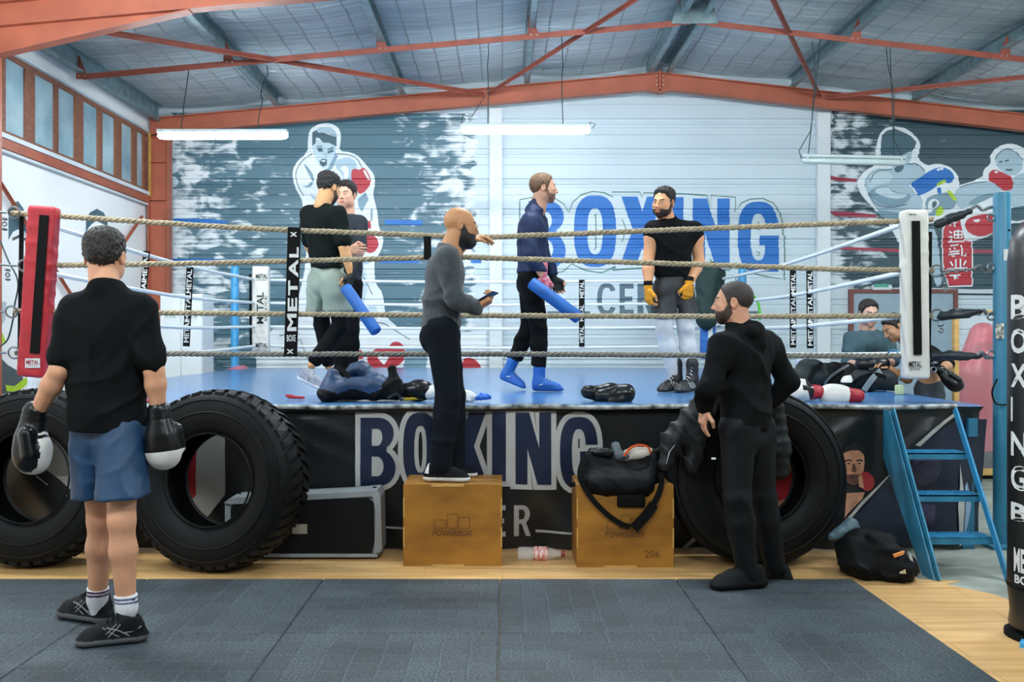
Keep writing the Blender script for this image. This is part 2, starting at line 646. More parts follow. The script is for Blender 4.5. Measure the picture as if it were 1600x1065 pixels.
nt.links.new(tc.outputs['Object'], br.inputs['Vector'])
mx = nt.nodes.new('ShaderNodeMix'); mx.data_type = 'RGBA'; mx.blend_type = 'MULTIPLY'; mx.inputs['Factor'].default_value = .8
nt.links.new(rp.outputs['Color'], mx.inputs['A']); nt.links.new(br.outputs['Color'], mx.inputs['B'])
nt.links.new(mx.outputs['Result'], bs.inputs['Base Color'])
bs.inputs['Roughness'].default_value = .38
edge = [(XL + .02, YN), (9.9, YN), (9.9, 1.0), (3.6, 2.6), (3.0, 4.45), (2.86, 4.75), (2.80, 4.9), (2.70, 5.02), (2.66, 5.2), (2.55, 5.34), (2.50, 5.42), (2.62, 5.48), (2.4, 5.52),
        (2.3, 6.9), (2.0, 7.6), (XL + .02, 7.6)]
v2, f2 = fill2d([edge])
wf = MB(); wf.add([(x, y, .004) for x, y in v2], f2)
wf.add([(x, y, .004) for x, y in edge] + [(x, y, .0) for x, y in edge], [[i, (i + 1) % len(edge), len(edge) + (i + 1) % len(edge), len(edge) + i] for i in range(len(edge))])
wo = wf.build('floor_covering', m_wood, parent=floor, smooth=False)
tag(wo, 'wood-look vinyl floor covering')

# --- rubber tiles, each a piece of its own
m_rub = bpy.data.materials.new('rubber_granulate'); m_rub.use_nodes = True
nt = m_rub.node_tree; bs = nt.nodes['Principled BSDF']
tc = nt.nodes.new('ShaderNodeTexCoord')
n1 = nt.nodes.new('ShaderNodeTexNoise'); n1.inputs['Scale'].default_value = 95; n1.inputs['Detail'].default_value = 3
n3 = nt.nodes.new('ShaderNodeTexNoise'); n3.inputs['Scale'].default_value = 2.2; n3.inputs['Detail'].default_value = 3
wv = nt.nodes.new('ShaderNodeTexBrick'); wv.offset = .5; wv.squash = 1.0
wv.inputs['Scale'].default_value = 1; wv.inputs['Brick Width'].default_value = .2; wv.inputs['Row Height'].default_value = .125
wv.inputs['Mortar Size'].default_value = .010; wv.inputs['Mortar Smooth'].default_value = .3
wv.inputs['Color1'].default_value = (.55, .55, .55, 1); wv.inputs['Color2'].default_value = (.95, .95, .95, 1); wv.inputs['Mortar'].default_value = (1.0, 1.0, 1.0, 1)
for q in (n1, n3, wv): nt.links.new(tc.outputs['Object'], q.inputs['Vector'])
r1 = nt.nodes.new('ShaderNodeValToRGB')
r1.color_ramp.elements[0].position, r1.color_ramp.elements[1].position = .38, .72
r1.color_ramp.elements[0].color = (*hexc('#222b30'), 1); r1.color_ramp.elements[1].color = (*hexc('#5a6870'), 1)
nt.links.new(n1.outputs['Fac'], r1.inputs['Fac'])
r3 = nt.nodes.new('ShaderNodeValToRGB')
r3.color_ramp.elements[0].position, r3.color_ramp.elements[1].position = .3, .7
r3.color_ramp.elements[0].color = (.72, .72, .72, 1); r3.color_ramp.elements[1].color = (1.15, 1.15, 1.15, 1)
nt.links.new(n3.outputs['Fac'], r3.inputs['Fac'])
mx = nt.nodes.new('ShaderNodeMix'); mx.data_type = 'RGBA'; mx.blend_type = 'MULTIPLY'; mx.inputs['Factor'].default_value = .8
nt.links.new(r1.outputs['Color'], mx.inputs['A']); nt.links.new(wv.outputs['Color'], mx.inputs['B'])
mx2 = nt.nodes.new('ShaderNodeMix'); mx2.data_type = 'RGBA'; mx2.blend_type = 'MULTIPLY'; mx2.inputs['Factor'].default_value = .9
nt.links.new(mx.outputs['Result'], mx2.inputs['A']); nt.links.new(r3.outputs['Color'], mx2.inputs['B'])
nt.links.new(mx2.outputs['Result'], bs.inputs['Base Color'])
bs.inputs['Roughness'].default_value = .62
ad = nt.nodes.new('ShaderNodeMath'); ad.operation = 'ADD'
sb = nt.nodes.new('ShaderNodeMath'); sb.operation = 'MULTIPLY'; sb.inputs[1].default_value = -2.5
nt.links.new(wv.outputs['Fac'], sb.inputs[0])
nt.links.new(n1.outputs['Fac'], ad.inputs[0]); nt.links.new(sb.outputs[0], ad.inputs[1])
bp = nt.nodes.new('ShaderNodeBump'); bp.inputs['Strength'].default_value = .55; bp.inputs['Distance'].default_value = .006
nt.links.new(ad.outputs[0], bp.inputs['Height']); nt.links.new(bp.outputs['Normal'], bs.inputs['Normal'])
tile0 = None
for i in range(6):
    for j in range(5):
        cx, cy = 1.985 - .5 - i, 5.45 - .5 - j
        if tile0 is None:
            t = MB(); t.box((cx, cy, .014), (.4985, .4985, .010), bev=.005)
            tile0 = t.build('rubber_tile', m_rub, smooth=False)
            tile0.parent = floor
        else:
            o = tile0.copy(); COL.objects.link(o); o.parent = floor
            o.location = (cx, cy, tile0.location.z)
            o.rotation_euler = (0, 0, math.pi / 2 * ((i * 3 + j * 5) % 2))

# --- back wall: horizontally ribbed sheet
PER, Z0 = .457, 3.347
PROF = [(0, 0), (.185, 0), (.191, .018), (.201, .018), (.207, 0), (.31, 0), (.322, .03), (.357, .03), (.367, .012), (.40, .012), (.41, .03), (.44, .03), (.452, 0), (.457, 0)]
PU, PD = [a for a, b in PROF], [b for a, b in PROF]
def prof(z):
    return np.interp((z - Z0) % PER, PU, PD)
ZB = sorted({round(Z0 + k * PER + a, 4) for k in range(-9, 7) for a in PU[:-1]})

def conform(name, shapes, mats, parent, layer_step=.0022):
    """flat outlines given as (loops in X,Z , material, layer) laid on the ribbed back wall"""
    bm = bmesh.new()
    lay = bm.faces.layers.int.new('L')
    for loops, mi, layer in shapes:
        v, f = fill2d(loops)
        vs = [bm.verts.new((x, layer, z)) for x, z in v]
        for q in f:
            try:
                fc = bm.faces.new([vs[i] for i in q]); fc.material_index = mi
            except ValueError:
                pass
    zs = [v.co.z for v in bm.verts]
    lo, hi = min(zs), max(zs)
    for z in ZB:
        if lo < z < hi:
            bmesh.ops.bisect_plane(bm, geom=bm.verts[:] + bm.edges[:] + bm.faces[:], plane_co=(0, 0, z), plane_no=(0, 0, 1), dist=1e-5)
    for v in bm.verts:
        v.co.y = YW + float(prof(v.co.z)) - layer_step * v.co.y
    for fc in bm.faces:
        fc.normal_update()
        if fc.normal.y > 0:
            fc.normal_flip()
    me = bpy.data.meshes.new(name)
    bm.to_mesh(me); bm.free()
    return link(name, me, mats, parent)

def WP(x, y):                                   # pixel -> (X, Z) on the back wall
    p = P(x, y, YW)
    return (p.x, p.z)

m_sheet = M('white_sheet_steel', '#cbdbe3', .42, var=.03, vscale=1.0)
wall_back = conform('wall_back', [([[(XL - .1, 0), (XR + .1, 0), (XR + .1, RB(XR) + .5), (RX, RB(RX) + .5), (XL - .1, RB(XL) + .5)]], 0, 0)], m_sheet, None)
tag(wall_back, 'white ribbed sheet-metal back wall with painted murals', kind='structure')

# --- left wall with window band
wl = MB()
wl.box((XL - .1, (YN + YW) / 2, 1.75), (.1, (YW - YN) / 2 + .15, 1.75))
wl.box((XL - .1, (YN + YW) / 2, 4.7), (.1, (YW - YN) / 2 + .15, .26))
wl.box((XL - .1, YW + .05, 3.97), (.1, .1, .5))
wl.box((XL - .1, (YN + 7.6) / 2, 3.97), (.1, (7.6 - YN) / 2, .5))
wall_left = wl.build('wall_left', m_wallL, smooth=False, origin=(XL, 0, 0))
tag(wall_left, 'bright white left wall with painted figures', kind='structure')
wr = MB(); wr.box((XR + .1, (YN + YW) / 2, 2.4), (.1, (YW - YN) / 2 + .15, 2.4))
tag(wr.build('wall_right', m_wallL, smooth=False, origin=(XR, 0, 0)), 'white right wall of the hall', kind='structure')

def LW(x, y, off=0.0):                          # pixel -> point on the left wall
    Y = (XL + off) * F / (x - CX)
    return P(x, y, Y)

m_pane = M('dusty_pane', '#7ba6b4', .25, var=.3, vscale=2.0, bump=.1, bscale=25, col2='#b4d0d8', trans=.0)
win = empty('window_1', (XL, 12.2, 3.5), 'band of brown wooden windows with dusty panes', kind='structure')
zt, zb = 4.42, 3.52
f = MB()
f.box((XL + .01, 11.0, zt - .03), (.025, 3.25, .03), bev=.006); f.box((XL + .01, 11.0, zb + .03), (.025, 3.25, .03), bev=.006)
panes = [(5, 35), (51, 81), (88, 113), (127, 149), (157, 176), (187, 203), (211, 220)]
Yx = lambda x: XL * F / (x - CX)
edges = [(7.9, 8.6), (8.75, 9.4)] + [(Yx(a), Yx(b)) for a, b in panes]
prev = 7.75
for a, b in edges + [(14.24, 14.3)]:
    f.box((XL + .01, (prev + a) / 2, (zt + zb) / 2), (.02, (a - prev) / 2, (zt - zb) / 2 - .05), bev=.004)
    prev = b
f.build('window_frame', m_frame, win, smooth=False)
for a, b in edges:
    q = MB(); q.box((XL + .005, (a + b) / 2, (zt + zb) / 2), (.006, (b - a) / 2 + .01, (zt - zb) / 2 - .06))
    q.build('window_pane', m_pane, win, smooth=False)
q = MB(); q.bar((XL + .05, 7.8, zb - .01), (XL + .05, 14.25, zb - .01), .05, .05)
q.build('window_sill', m_white, win, smooth=False)
for nm, z, mt, wd, lb in (('conduit', zt + .03, m_white, .035, 'white conduit running along the top of the window band'),
                          ('conduit', zb - .17, m_white, .035, 'white conduit on the left wall below the window sill')):
    q = MB(); q.tube([(XL + .05, 7.8, z), (XL + .05, 14.2, z)], wd / 2, 8)
    tag(q.build(nm, mt), lb, 'pipe')
q = MB(); q.box((XL + .03, 11.0, zb - .09), (.03, 3.2, .05))
tag(q.build('wall_girt', m_orange, smooth=False), 'red-oxide steel girt running under the left windows', 'beam')
q = MB(); q.box((XL + .07, 14.24, (zt + zb) / 2 - .03), (.015, .03, .47))
tag(q.build('cover_strip', M('yellow_strip', '#c79a4a', .5)), 'narrow yellow wooden strip at the end of the window band', 'trim')

# --- ceiling: foil-faced insulation blankets
m_foil = bpy.data.materials.new('foil_insulation'); m_foil.use_nodes = True
nt = m_foil.node_tree; bs = nt.nodes['Principled BSDF']
tc = nt.nodes.new('ShaderNodeTexCoord')
mp = nt.nodes.new('ShaderNodeMapping'); mp.inputs['Scale'].default_value = (.35, 4.2, 1)
nt.links.new(tc.outputs['Object'], mp.inputs['Vector'])
n1 = nt.nodes.new('ShaderNodeTexNoise'); n1.inputs['Scale'].default_value = 2.2; n1.inputs['Detail'].default_value = 7; n1.inputs['Roughness'].default_value = .65
nt.links.new(mp.outputs['Vector'], n1.inputs['Vector'])
gr = nt.nodes.new('ShaderNodeTexBrick'); gr.offset = 0
gr.inputs['Scale'].default_value = 1; gr.inputs['Brick Width'].default_value = .30; gr.inputs['Row Height'].default_value = .12; gr.inputs['Mortar Size'].default_value = .012
gr.inputs['Mortar Smooth'].default_value = 1.0
nt.links.new(tc.outputs['Object'], gr.inputs['Vector'])
rp = nt.nodes.new('ShaderNodeValToRGB')
rp.color_ramp.elements[0].position, rp.color_ramp.elements[1].position = .3, .75
rp.color_ramp.elements[0].color = (*hexc('#a9bfc8'), 1); rp.color_ramp.elements[1].color = (*hexc('#e6f0f4'), 1)
nt.links.new(n1.outputs['Fac'], rp.inputs['Fac']); nt.links.new(rp.outputs['Color'], bs.inputs['Base Color'])
bs.inputs['Metallic'].default_value = .4; bs.inputs['Roughness'].default_value = .38
sb = nt.nodes.new('ShaderNodeMath'); sb.operation = 'MULTIPLY'; sb.inputs[1].default_value = .28
nt.links.new(gr.outputs['Fac'], sb.inputs[0])
ad = nt.nodes.new('ShaderNodeMath'); ad.operation = 'ADD'
nt.links.new(n1.outputs['Fac'], ad.inputs[0]); nt.links.new(sb.outputs[0], ad.inputs[1])
bp = nt.nodes.new('ShaderNodeBump'); bp.inputs['Strength'].default_value = 1.0; bp.inputs['Distance'].default_value = .09
nt.links.new(ad.outputs[0], bp.inputs['Height']); nt.links.new(bp.outputs['Normal'], bs.inputs['Normal'])
PURX = [-5.16, -3.37, -1.51, .33, 2.16, 2.5, 4.34, 6.15, 8.0, 9.8]
xs = np.unique(np.concatenate([np.linspace(XL - .15, XR + .15, 110), [RX]]))
ys = np.linspace(YN, YW + .5, 120)
cv, cf = [], []
for y in ys:
    for x in xs:
        k = min(abs(x - p) for p in PURX)
        sag = .045 * min(1, k / .5) + .012 * math.sin(5.1 * y + 1.3 * x) + .008 * math.sin(11.7 * y + 2.1 * math.sin(2 * x))
        cv.append((x, y, RB(x) + .46 - sag))
nxs = len(xs)
for j in range(len(ys) - 1):
    for i in range(nxs - 1):
        cf.append([j * nxs + i, (j + 1) * nxs + i, (j + 1) * nxs + i + 1, j * nxs + i + 1])
ceiling = link('ceiling', make_mesh('ceiling', cv, cf, None, True, None), m_foil, None, (0, 0, 0))
tag(ceiling, 'silvery foil-faced quilted insulation under the roof', kind='structure')
rf = MB()
rf.add([(XL - .2, YN, RB(XL) + .52), (RX, YN, RB(RX) + .55), (XR + .2, YN, RB(XR) + .5), (XL - .2, YW + .5, RB(XL) + .52), (RX, YW + .5, RB(RX) + .55), (XR + .2, YW + .5, RB(XR) + .5)], [[0, 1, 4, 3], [1, 2, 5, 4]])
rfo = rf.build('roof_sheet', m_galv, parent=ceiling, smooth=False)

# --- steel frame
def rafter(Y, label, haunch):
    t = empty('steel_rafter', (RX, Y, 4.3), label, 'beam')
    for sgn, xe in ((-1, XL + .05), (1, XR - .05)):
        b = MB()
        a, e = Vector((RX, Y, RB(RX))), Vector((xe, Y, RB(xe)))
        dz = Vector((0, 0, .25)); w = .06
        for off, hh, ww in ((0.0, .016, .14), (.234, .016, .14), (.008, .236, .012)):
            lo = [a + Vector((0, -ww / 2, off)), e + Vector((0, -ww / 2, off)), e + Vector((0, -ww / 2, off + hh)), a + Vector((0, -ww / 2, off + hh))]
            b.prism(lo, (0, ww, 0))
        b.build('rafter_half', m_orange, t, smooth=False)
        if haunch and sgn < 0:
            h = MB()
            x0, x1 = xe + .32, -3.05
            h.prism([(x0, Y - .006, RB(x0)), (x1, Y - .006, RB(x1)), (x0, Y - .006, RB(x0) - .26)], (0, .012, 0))
            h.prism([(x0, Y - .07, RB(x0) - .26), (x1, Y - .07, RB(x1)), (x1, Y - .07, RB(x1) - .014), (x0, Y - .07, RB(x0) - .274)], (0, .14, 0))
            h.build('haunch', m_orange, t, smooth=False)
    g = MB()
    g.box((RX, Y, RB(RX) + .12), (.012, .075, .155))
    g.prism([(RX - .26, Y - .075, RB(RX) - .005), (RX, Y - .075, RB(RX) - .06), (RX + .26, Y - .075, RB(RX) - .01)], (0, .15, 0))
    g.build('ridge_plate', m_orange, t, smooth=False)
    for x in (RX - .05, RX + .05):
        for z in (.05, .12, .19):
            b = MB(); b.lathe([(.001, -.012), (.012, -.012), (.012, .0)], (x, Y - .075, RB(RX) + z), (0, 1, 0), 6)
            b.build('bolt', m_bolt, t, smooth=False)
    return t
rafter(YF, 'red-oxide steel rafter along the top of the back wall', False)
rafter(YN1, 'red-oxide steel rafter with haunch crossing the upper left corner', True)
def column(Y, label):
    t = empty('steel_column', (XL + .2, Y, 0), label, 'column')
    b = MB()
    b.box((XL + .20, Y, 2.185), (.15, .006, 2.185)); b.box((XL + .055, Y, 2.185), (.008, .09, 2.185)); b.box((XL + .345, Y, 2.185), (.008, .09, 2.185))
    b.build('column_section', m_orange, t, smooth=False)
    for z in (3.42, 3.98, 4.36):
        q = MB(); q.box((XL + .2, Y, z), (.14, .085, .006)); q.build('stiffener', m_orange, t, smooth=False)
column(YF, 'red-oxide steel column in the corner beside the windows')
column(YN1, 'red-oxide steel column under the nearer rafter')

plab = ['galvanised eave purlin above the left windows', 'galvanised purlin second from the left wall', 'galvanised purlin third from the left wall',
        'galvanised purlin just left of the ridge pair', 'left one of the two galvanised purlins at the ridge', 'right one of the two galvanised purlins at the ridge',
        'first galvanised purlin right of the ridge', 'second galvanised purlin right of the ridge', 'galvanised purlin third right of the ridge', 'galvanised eave purlin on the right wall']
for i, x in enumerate(PURX):
    b = MB()
    z = RB(x) + .25
    hh = .19 if i else .25
    zz = z if i else z - .05
    b.box((x, (YN + YF) / 2 + .1, zz + hh / 2), (.004, (YF - YN) / 2, hh / 2))
    sg = 1 if x < RX else -1
    b.box((x + sg * .035, (YN + YF) / 2 + .1, zz + .004), (.036, (YF - YN) / 2, .004))
    b.box((x + sg * .035, (YN + YF) / 2 + .1, zz + hh - .004), (.036, (YF - YN) / 2, .004))
    b.box((x + sg * .07, (YN + YF) / 2 + .1, zz + .015), (.004, (YF - YN) / 2, .015))
    tag(b.build('roof_purlin', m_galv, smooth=False), plab[i], 'beam', 'roof purlins')

def rod(a, b, label, w=.065, name='brace_rod'):
    q = MB()
    a, b = Vector(a), Vector(b)
    q.bar(a, b, w, .008); q.bar(a + Vector((0, 0, .0)), b, .008, w)
    return tag(q.build(name, m_brace, smooth=False), label, 'brace')
BZ = lambda x, y: Vector((x, y, RB(x) + .15))
rod(BZ(-5.0, 9.4), BZ(-.28, 14.22), 'reddish diagonal roof brace running from upper left to the back rafter')
rod(BZ(-.2, 14.22), BZ(2.08, 9.4), 'reddish diagonal roof brace rising right towards the ridge')
rod(BZ(4.7, 14.22), BZ(2.4, 9.4), 'reddish diagonal roof brace right of the ridge, steep')
rod(BZ(4.8, 14.22), BZ(9.6, 9.4), 'reddish diagonal roof brace running to the right wall')
for x0, x1, lb in ((-5.1, 2.14, 'long reddish strut under the purlins left of the ridge'), (2.52, 9.8, 'long reddish strut under the purlins right of the ridge')):
    t = empty('roof_strut', ((x0 + x1) / 2, 11.7, RB(x0)), lb, 'brace')
    q = MB(); a, b = BZ(x0, 11.7), BZ(x1, 11.7)
    q.bar(a, b, .06, .006); q.bar(a + Vector((0, -.03, .0)), b + Vector((0, -.03, 0)), .006, .07)
    q.build('strut_angle', m_brace, t, smooth=False)
    for x in PURX:
        if x0 - .1 < x < x1 + .1:
            q = MB(); z = RB(x) + .13
            s = 1 if x < RX else -1
            q.prism([(x - .02 * s, 11.665, z), (x + .13 * s, 11.665, z), (x + .02 * s, 11.665, z + .28), (x - .02 * s, 11.665, z + .28)], (0, .012, 0))
            for bx, bz in ((.02, .04), (.09, .04)):
                q.lathe([(.001, -.01), (.011, -.01), (.011, 0)], (x + bx * s, 11.665, z + bz), (0, 1, 0), 6, 1)
            q.build('gusset_plate', [m_brace, m_bolt], t, smooth=False)
q = MB(); q.prism([(2.05, 11.64, RB(RX) + .12), (2.62, 11.64, RB(RX) + .12), (2.55, 11.64, RB(RX) + .36), (2.12, 11.64, RB(RX) + .36)], (0, .01, 0))
for x in (2.15, 2.25, 2.4, 2.5):
    q.lathe([(.001, -.01), (.012, -.01), (.012, 0)], (x, 11.64, RB(RX) + .17), (0, 1, 0), 6, 1)
tag(q.build('ridge_gusset', [m_galv, m_bolt], smooth=False), 'grey bolted plate joining the two ridge purlins', 'plate')
a, b = LW(-38, 224, .06), LW(150, 522, .06)
rod((a.x, a.y, a.z), (b.x, b.y, b.z), 'orange wall brace slanting down behind the red corner pad', .05).data.materials[0] = m_orange
a, b = LW(222, 338, .06), LW(105, 510, .06)
rod((a.x, a.y, a.z), (b.x, b.y, b.z), 'orange wall brace slanting down left from the corner column', .05).data.materials[0] = m_orange
for x, lb in ((-.1, 'white post on the back wall left of the blue lettering'), (4.86, 'white post on the back wall right of the blue lettering')):
    q = MB(); q.box((x, YW - .05, RB(x) / 2), (.1, .05, RB(x) / 2), bev=.008)
    tag(q.build('wall_post', m_white, smooth=False), lb, 'post')

# --- fluorescent lamps
m_lit = M('lit_tube', '#ffffff', .4, emit='#f4fbff', estr=TUBE)
m_lit2 = M('lit_tube_back', '#ffffff', .4, emit='#f4fbff', estr=TUBE * .33)
m_batten = M('batten_grey', '#b9c9cb', .4, var=.05)
m_diff = M('unlit_diffuser', '#c3d3d3', .25, var=.06, alpha=1)
def lamp(c, L, lit, label, wires=(), tilt=0.0):
    c = Vector(c)
    t = empty('fluorescent_lamp', c, label, 'lamp', 'hanging fluorescent lamps')
    R = Matrix.Rotation(tilt, 3, 'Y')
    b = MB(); b.box(c + Vector((0, 0, .045)), (L / 2, .05, .02), R, bev=.008)
    b.build('housing', m_batten, t, smooth=False)
    d = MB()
    pr = [(.01, 0), (.034, .03), (.04, .08), (.04, L - .08), (.034, L - .03), (.01, L)]
    d.lathe(pr, c + R @ Vector((-L / 2, 0, -.01)), R @ Vector((1, 0, 0)), 12)
    d.build('tube_cover', (m_lit2 if c.y > 9 else m_lit) if lit else m_diff, t)
    for k in (-.45, .45):
        q = MB(); q.box(c + R @ Vector((k * L, 0, .03)), (.012, .055, .03), R); q.build('clip', m_batten, t, smooth=False)
    for p in wires:
        q = MB(); q.tube(p, .006, 5); q.build('hanging_wire', m_cable, t)
    return t
def wob(a, b, n=7, amp=.03, sd=0):
    rr = random.Random(sd)
    return [Vector(a).lerp(Vector(b), i / n) + (Vector((rr.uniform(-amp, amp), rr.uniform(-amp, amp) * .4, 0)) if 0 < i < n else Vector((0, 0, 0))) for i in range(n + 1)]
zs = lambda x: RB(x) + .14
c = P(348, 211, 11.4); c2 = P(821, 203, 11.5); c3 = P(1333, 251, 11.7)
lamp(c, 1.55, True, 'lit fluorescent lamp hanging in front of the corner column', [wob(c + Vector((-.5, 0, .06)), (c.x - .5, 11.7, zs(c.x - .5)), 5, .004), wob(c + Vector((.42, 0, .06)), (c.x + .45, 11.7, zs(c.x)), 7, .03, 3)])
lamp(c2, 1.55, True, 'lit fluorescent lamp hanging in the middle of the hall', [wob(c2 + Vector((-.45, 0, .06)), (c2.x - .45, 11.7, zs(c2.x)), 6, .008, 5), wob(c2 + Vector((.45, 0, .06)), (c2.x + .45, 11.7, zs(c2.x + .4)), 6, .008, 8),
     [c2 + Vector((-.77, 0, .03)), c2 + Vector((-.75, 0, .18)), c2 + Vector((-.66, .5, .27)), Vector((-.25, 14.2, RB(0) + .1))],
     [c2 + Vector((.72, 0, .03)), c2 + Vector((.78, 0, .09)), c2 + Vector((.84, 0, .07)), c2 + Vector((.8, 0, .02))]])
lamp(c3, 1.27, False, 'unlit fluorescent lamp hanging in front of the kick-boxer mural', [wob(c3 + Vector((-.55, 0, .06)), (c3.x - .4, 11.7, zs(c3.x - .4)), 4, .006, 2), wob(c3 + Vector((.5, 0, .06)), (c3.x + .45, 11.7, zs(c3.x)), 4, .006, 4),
     [c3 + Vector((-.63, 0, .03)), c3 + Vector((-.66, 0, .12)), c3 + Vector((-.52, 0, .36)), c3 + Vector((-.5, 0, .5)), Vector((c3.x - .45, 11.7, zs(c3.x) - .5)), Vector((c3.x - .5, 11.7, zs(c3.x)))],
     [c3 + Vector((.6, 0, .05)), c3 + Vector((.5, 0, .25)), c3 + Vector((.5, 0, .8)), c3 + Vector((.42, 0, 1.2)), Vector((c3.x + .4, 11.7, zs(c3.x + .4)))]], .02)
for x, y, z in ((.45, 7.6, 4.55), (8.4, 10.6, 4.0), (-3.4, 6.4, 4.2), (4.6, 6.4, 4.2), (-3.2, 1.4, 4.2), (.6, 1.2, 4.3), (4.6, 1.4, 4.2)):  # far-right lamp is added out of view to brighten the kick-boxer mural
    lamp((x, y, z), 1.55, True, 'lit fluorescent lamp hanging above the %s' % {(8.4, 10.6): 'red bags at the far right, added unseen to brighten the kick-boxer mural', (.45, 7.6): 'near edge of the ring', (-3.4, 6.4): 'two left tyres', (4.6, 6.4): 'blue steps', (-3.2, 1.4): 'left end of the rubber mat',
         (.6, 1.2): 'middle of the rubber mat', (4.6, 1.4): 'right side of the open floor'}[(x, y)])

# ================================================================== PAINT ON THE WALLS
def stroke(pts, wd, closed=False):
    """outline of a painted line of width wd (same units as the points)"""
    L, R = [], []
    n = len(pts)
    for i in range(n):
        if closed:
            a, b = pts[i - 1], pts[(i + 1) % n]
        else:
            a, b = pts[max(i - 1, 0)], pts[min(i + 1, n - 1)]
        d = Vector((b[0] - a[0], b[1] - a[1]))
        if d.length < 1e-9: d = Vector((1, 0))
        d.normalize()
        nx, ny = -d.y * wd / 2, d.x * wd / 2
        L.append((pts[i][0] + nx, pts[i][1] + ny)); R.append((pts[i][0] - nx, pts[i][1] - ny))
    return [L, R] if closed else [L + R[::-1]]

def strokes(pts, wd, closed, mi, ly):
    """the same line as one shape for each stretch, so that it may bend sharply"""
    (L, R) = stroke(pts, wd, True) if closed else (lambda q: (q[:len(pts)], q[len(pts):][::-1]))(stroke(pts, wd)[0])
    n = len(pts)
    return [([[L[i], L[(i + 1) % n], R[(i + 1) % n], R[i]]], mi, ly) for i in range(n if closed else n - 1)]

def smooth_loop(pts, k=1, closed=True):
    for _ in range(k):
        out = []
        n = len(pts)
        for i in range(n if closed else n - 1):
            a, b = pts[i], pts[(i + 1) % n]
            out += [(a[0] * .75 + b[0] * .25, a[1] * .75 + b[1] * .25), (a[0] * .25 + b[0] * .75, a[1] * .25 + b[1] * .75)]
        pts = out if closed else [pts[0]] + out + [pts[-1]]
    return pts

def paint(name, col, rough=.5, **k):
    return M('paint_' + name, col, rough, var=.05, vscale=2.5, **k)
pw, pp, pb, pm, pd, pk = (paint('white', '#e6eff3'), paint('pale', '#c3d9e3'), paint('blue_grey', '#abc6d3'), paint('mid', '#7d9fb0'), paint('dark', '#466673'), paint('line', '#41606b'))
pr, pbl, pg, pgr, py_ = (paint('red', '#b9333f'), paint('blue', '#1a70c2'), paint('green_line', '#1f6b55'), paint('slate', '#56707d'), paint('lime', '#b5d92c'))

def brushed(name, x0, x1, w, dark, light):
    """brushed dark ground that frays into streaks and dabs of white towards its ends"""
    m = bpy.data.materials.new(name); m.use_nodes = True
    nt = m.node_tree; bs = nt.nodes['Principled BSDF']; bs.inputs['Roughness'].default_value = .45
    tc = nt.nodes.new('ShaderNodeTexCoord'); sx = nt.nodes.new('ShaderNodeSeparateXYZ')
    nt.links.new(tc.outputs['Object'], sx.inputs[0])
    def mr(inp, a, b, c, d):
        q = nt.nodes.new('ShaderNodeMapRange'); q.inputs[1].default_value, q.inputs[2].default_value, q.inputs[3].default_value, q.inputs[4].default_value = a, b, c, d
        nt.links.new(inp, q.inputs[0]); return q.outputs[0]
    def mth(op, a, b):
        q = nt.nodes.new('ShaderNodeMath'); q.operation = op
        for i, u in enumerate((a, b)):
            if isinstance(u, (int, float)): q.inputs[i].default_value = u
            else: nt.links.new(u, q.inputs[i])
        return q.outputs[0]
    def nz(scale, st, det=4.0, dis=0.0):
        mp = nt.nodes.new('ShaderNodeMapping'); mp.inputs['Scale'].default_value = st
        nt.links.new(tc.outputs['Object'], mp.inputs['Vector'])
        q = nt.nodes.new('ShaderNodeTexNoise'); q.inputs['Scale'].default_value = scale; q.inputs['Detail'].default_value = det; q.inputs['Distortion'].default_value = dis
        nt.links.new(mp.outputs['Vector'], q.inputs['Vector']); return q.outputs['Fac']
    e = mth('MAXIMUM', mr(sx.outputs['X'], x0, x0 + w[0], 1, 0), mr(sx.outputs['X'], x1 - w[1], x1, 0, 1))
    dab = nz(3.2, (1.0, 1, 1.5), 6, .6)
    strk = nz(2.0, (.55, 1, 14), 3)
    a = mth('ADD', mth('MULTIPLY', e, .30), mth('ADD', mth('MULTIPLY', dab, .85), mth('MULTIPLY', strk, .40)))
    rp = nt.nodes.new('ShaderNodeValToRGB')
    rp.color_ramp.elements[0].position, rp.color_ramp.elements[1].position = .80, .92
    rp.color_ramp.elements[0].color = (*hexc(dark), 1); rp.color_ramp.elements[1].color = (*hexc(light), 1)
    nt.links.new(a, rp.inputs['Fac']); nt.links.new(rp.outputs['Color'], bs.inputs['Base Color'])
    return m
ox = wall_back.location.x
xa, xb = WP(262, 0)[0], WP(752, 0)[0]
m_br1 = brushed('brushed_slate', xa - ox, xb - ox, (2.3, 1.9), '#4d7382', '#e4eef2')
xc = WP(1290, 0)[0]
m_br2 = brushed('brushed_dark', xc - ox, 14.0, (1.5, .1), '#36525c', '#d6e2e7')

def wp(pts, sm=0):
    q = [WP(x, y) for x, y in pts]
    return smooth_loop(q, sm) if sm else q

def ragged(x0, x1, y0, y1, amp, sd, sides='lr', step=5):
    rr = random.Random(sd)
    out = []
    y = y0
    while y < y1:
        out.append((x0 + (rr.uniform(0, amp) if 'l' in sides else 0), y)); y += rr.uniform(step * .5, step * 1.5)
    right = []
    y = y1
    while y > y0:
        right.append((x1 - (rr.uniform(0, amp) if 'r' in sides else 0), y)); y -= rr.uniform(step * .5, step * 1.5)
    return out + right
bg = conform('mural_ground', [([wp(ragged(264, 750, 176, 600, 16, 1))], 0, 1)], m_br1, wall_back)
tag(bg, 'slate blue brushed ground of the boxer mural')

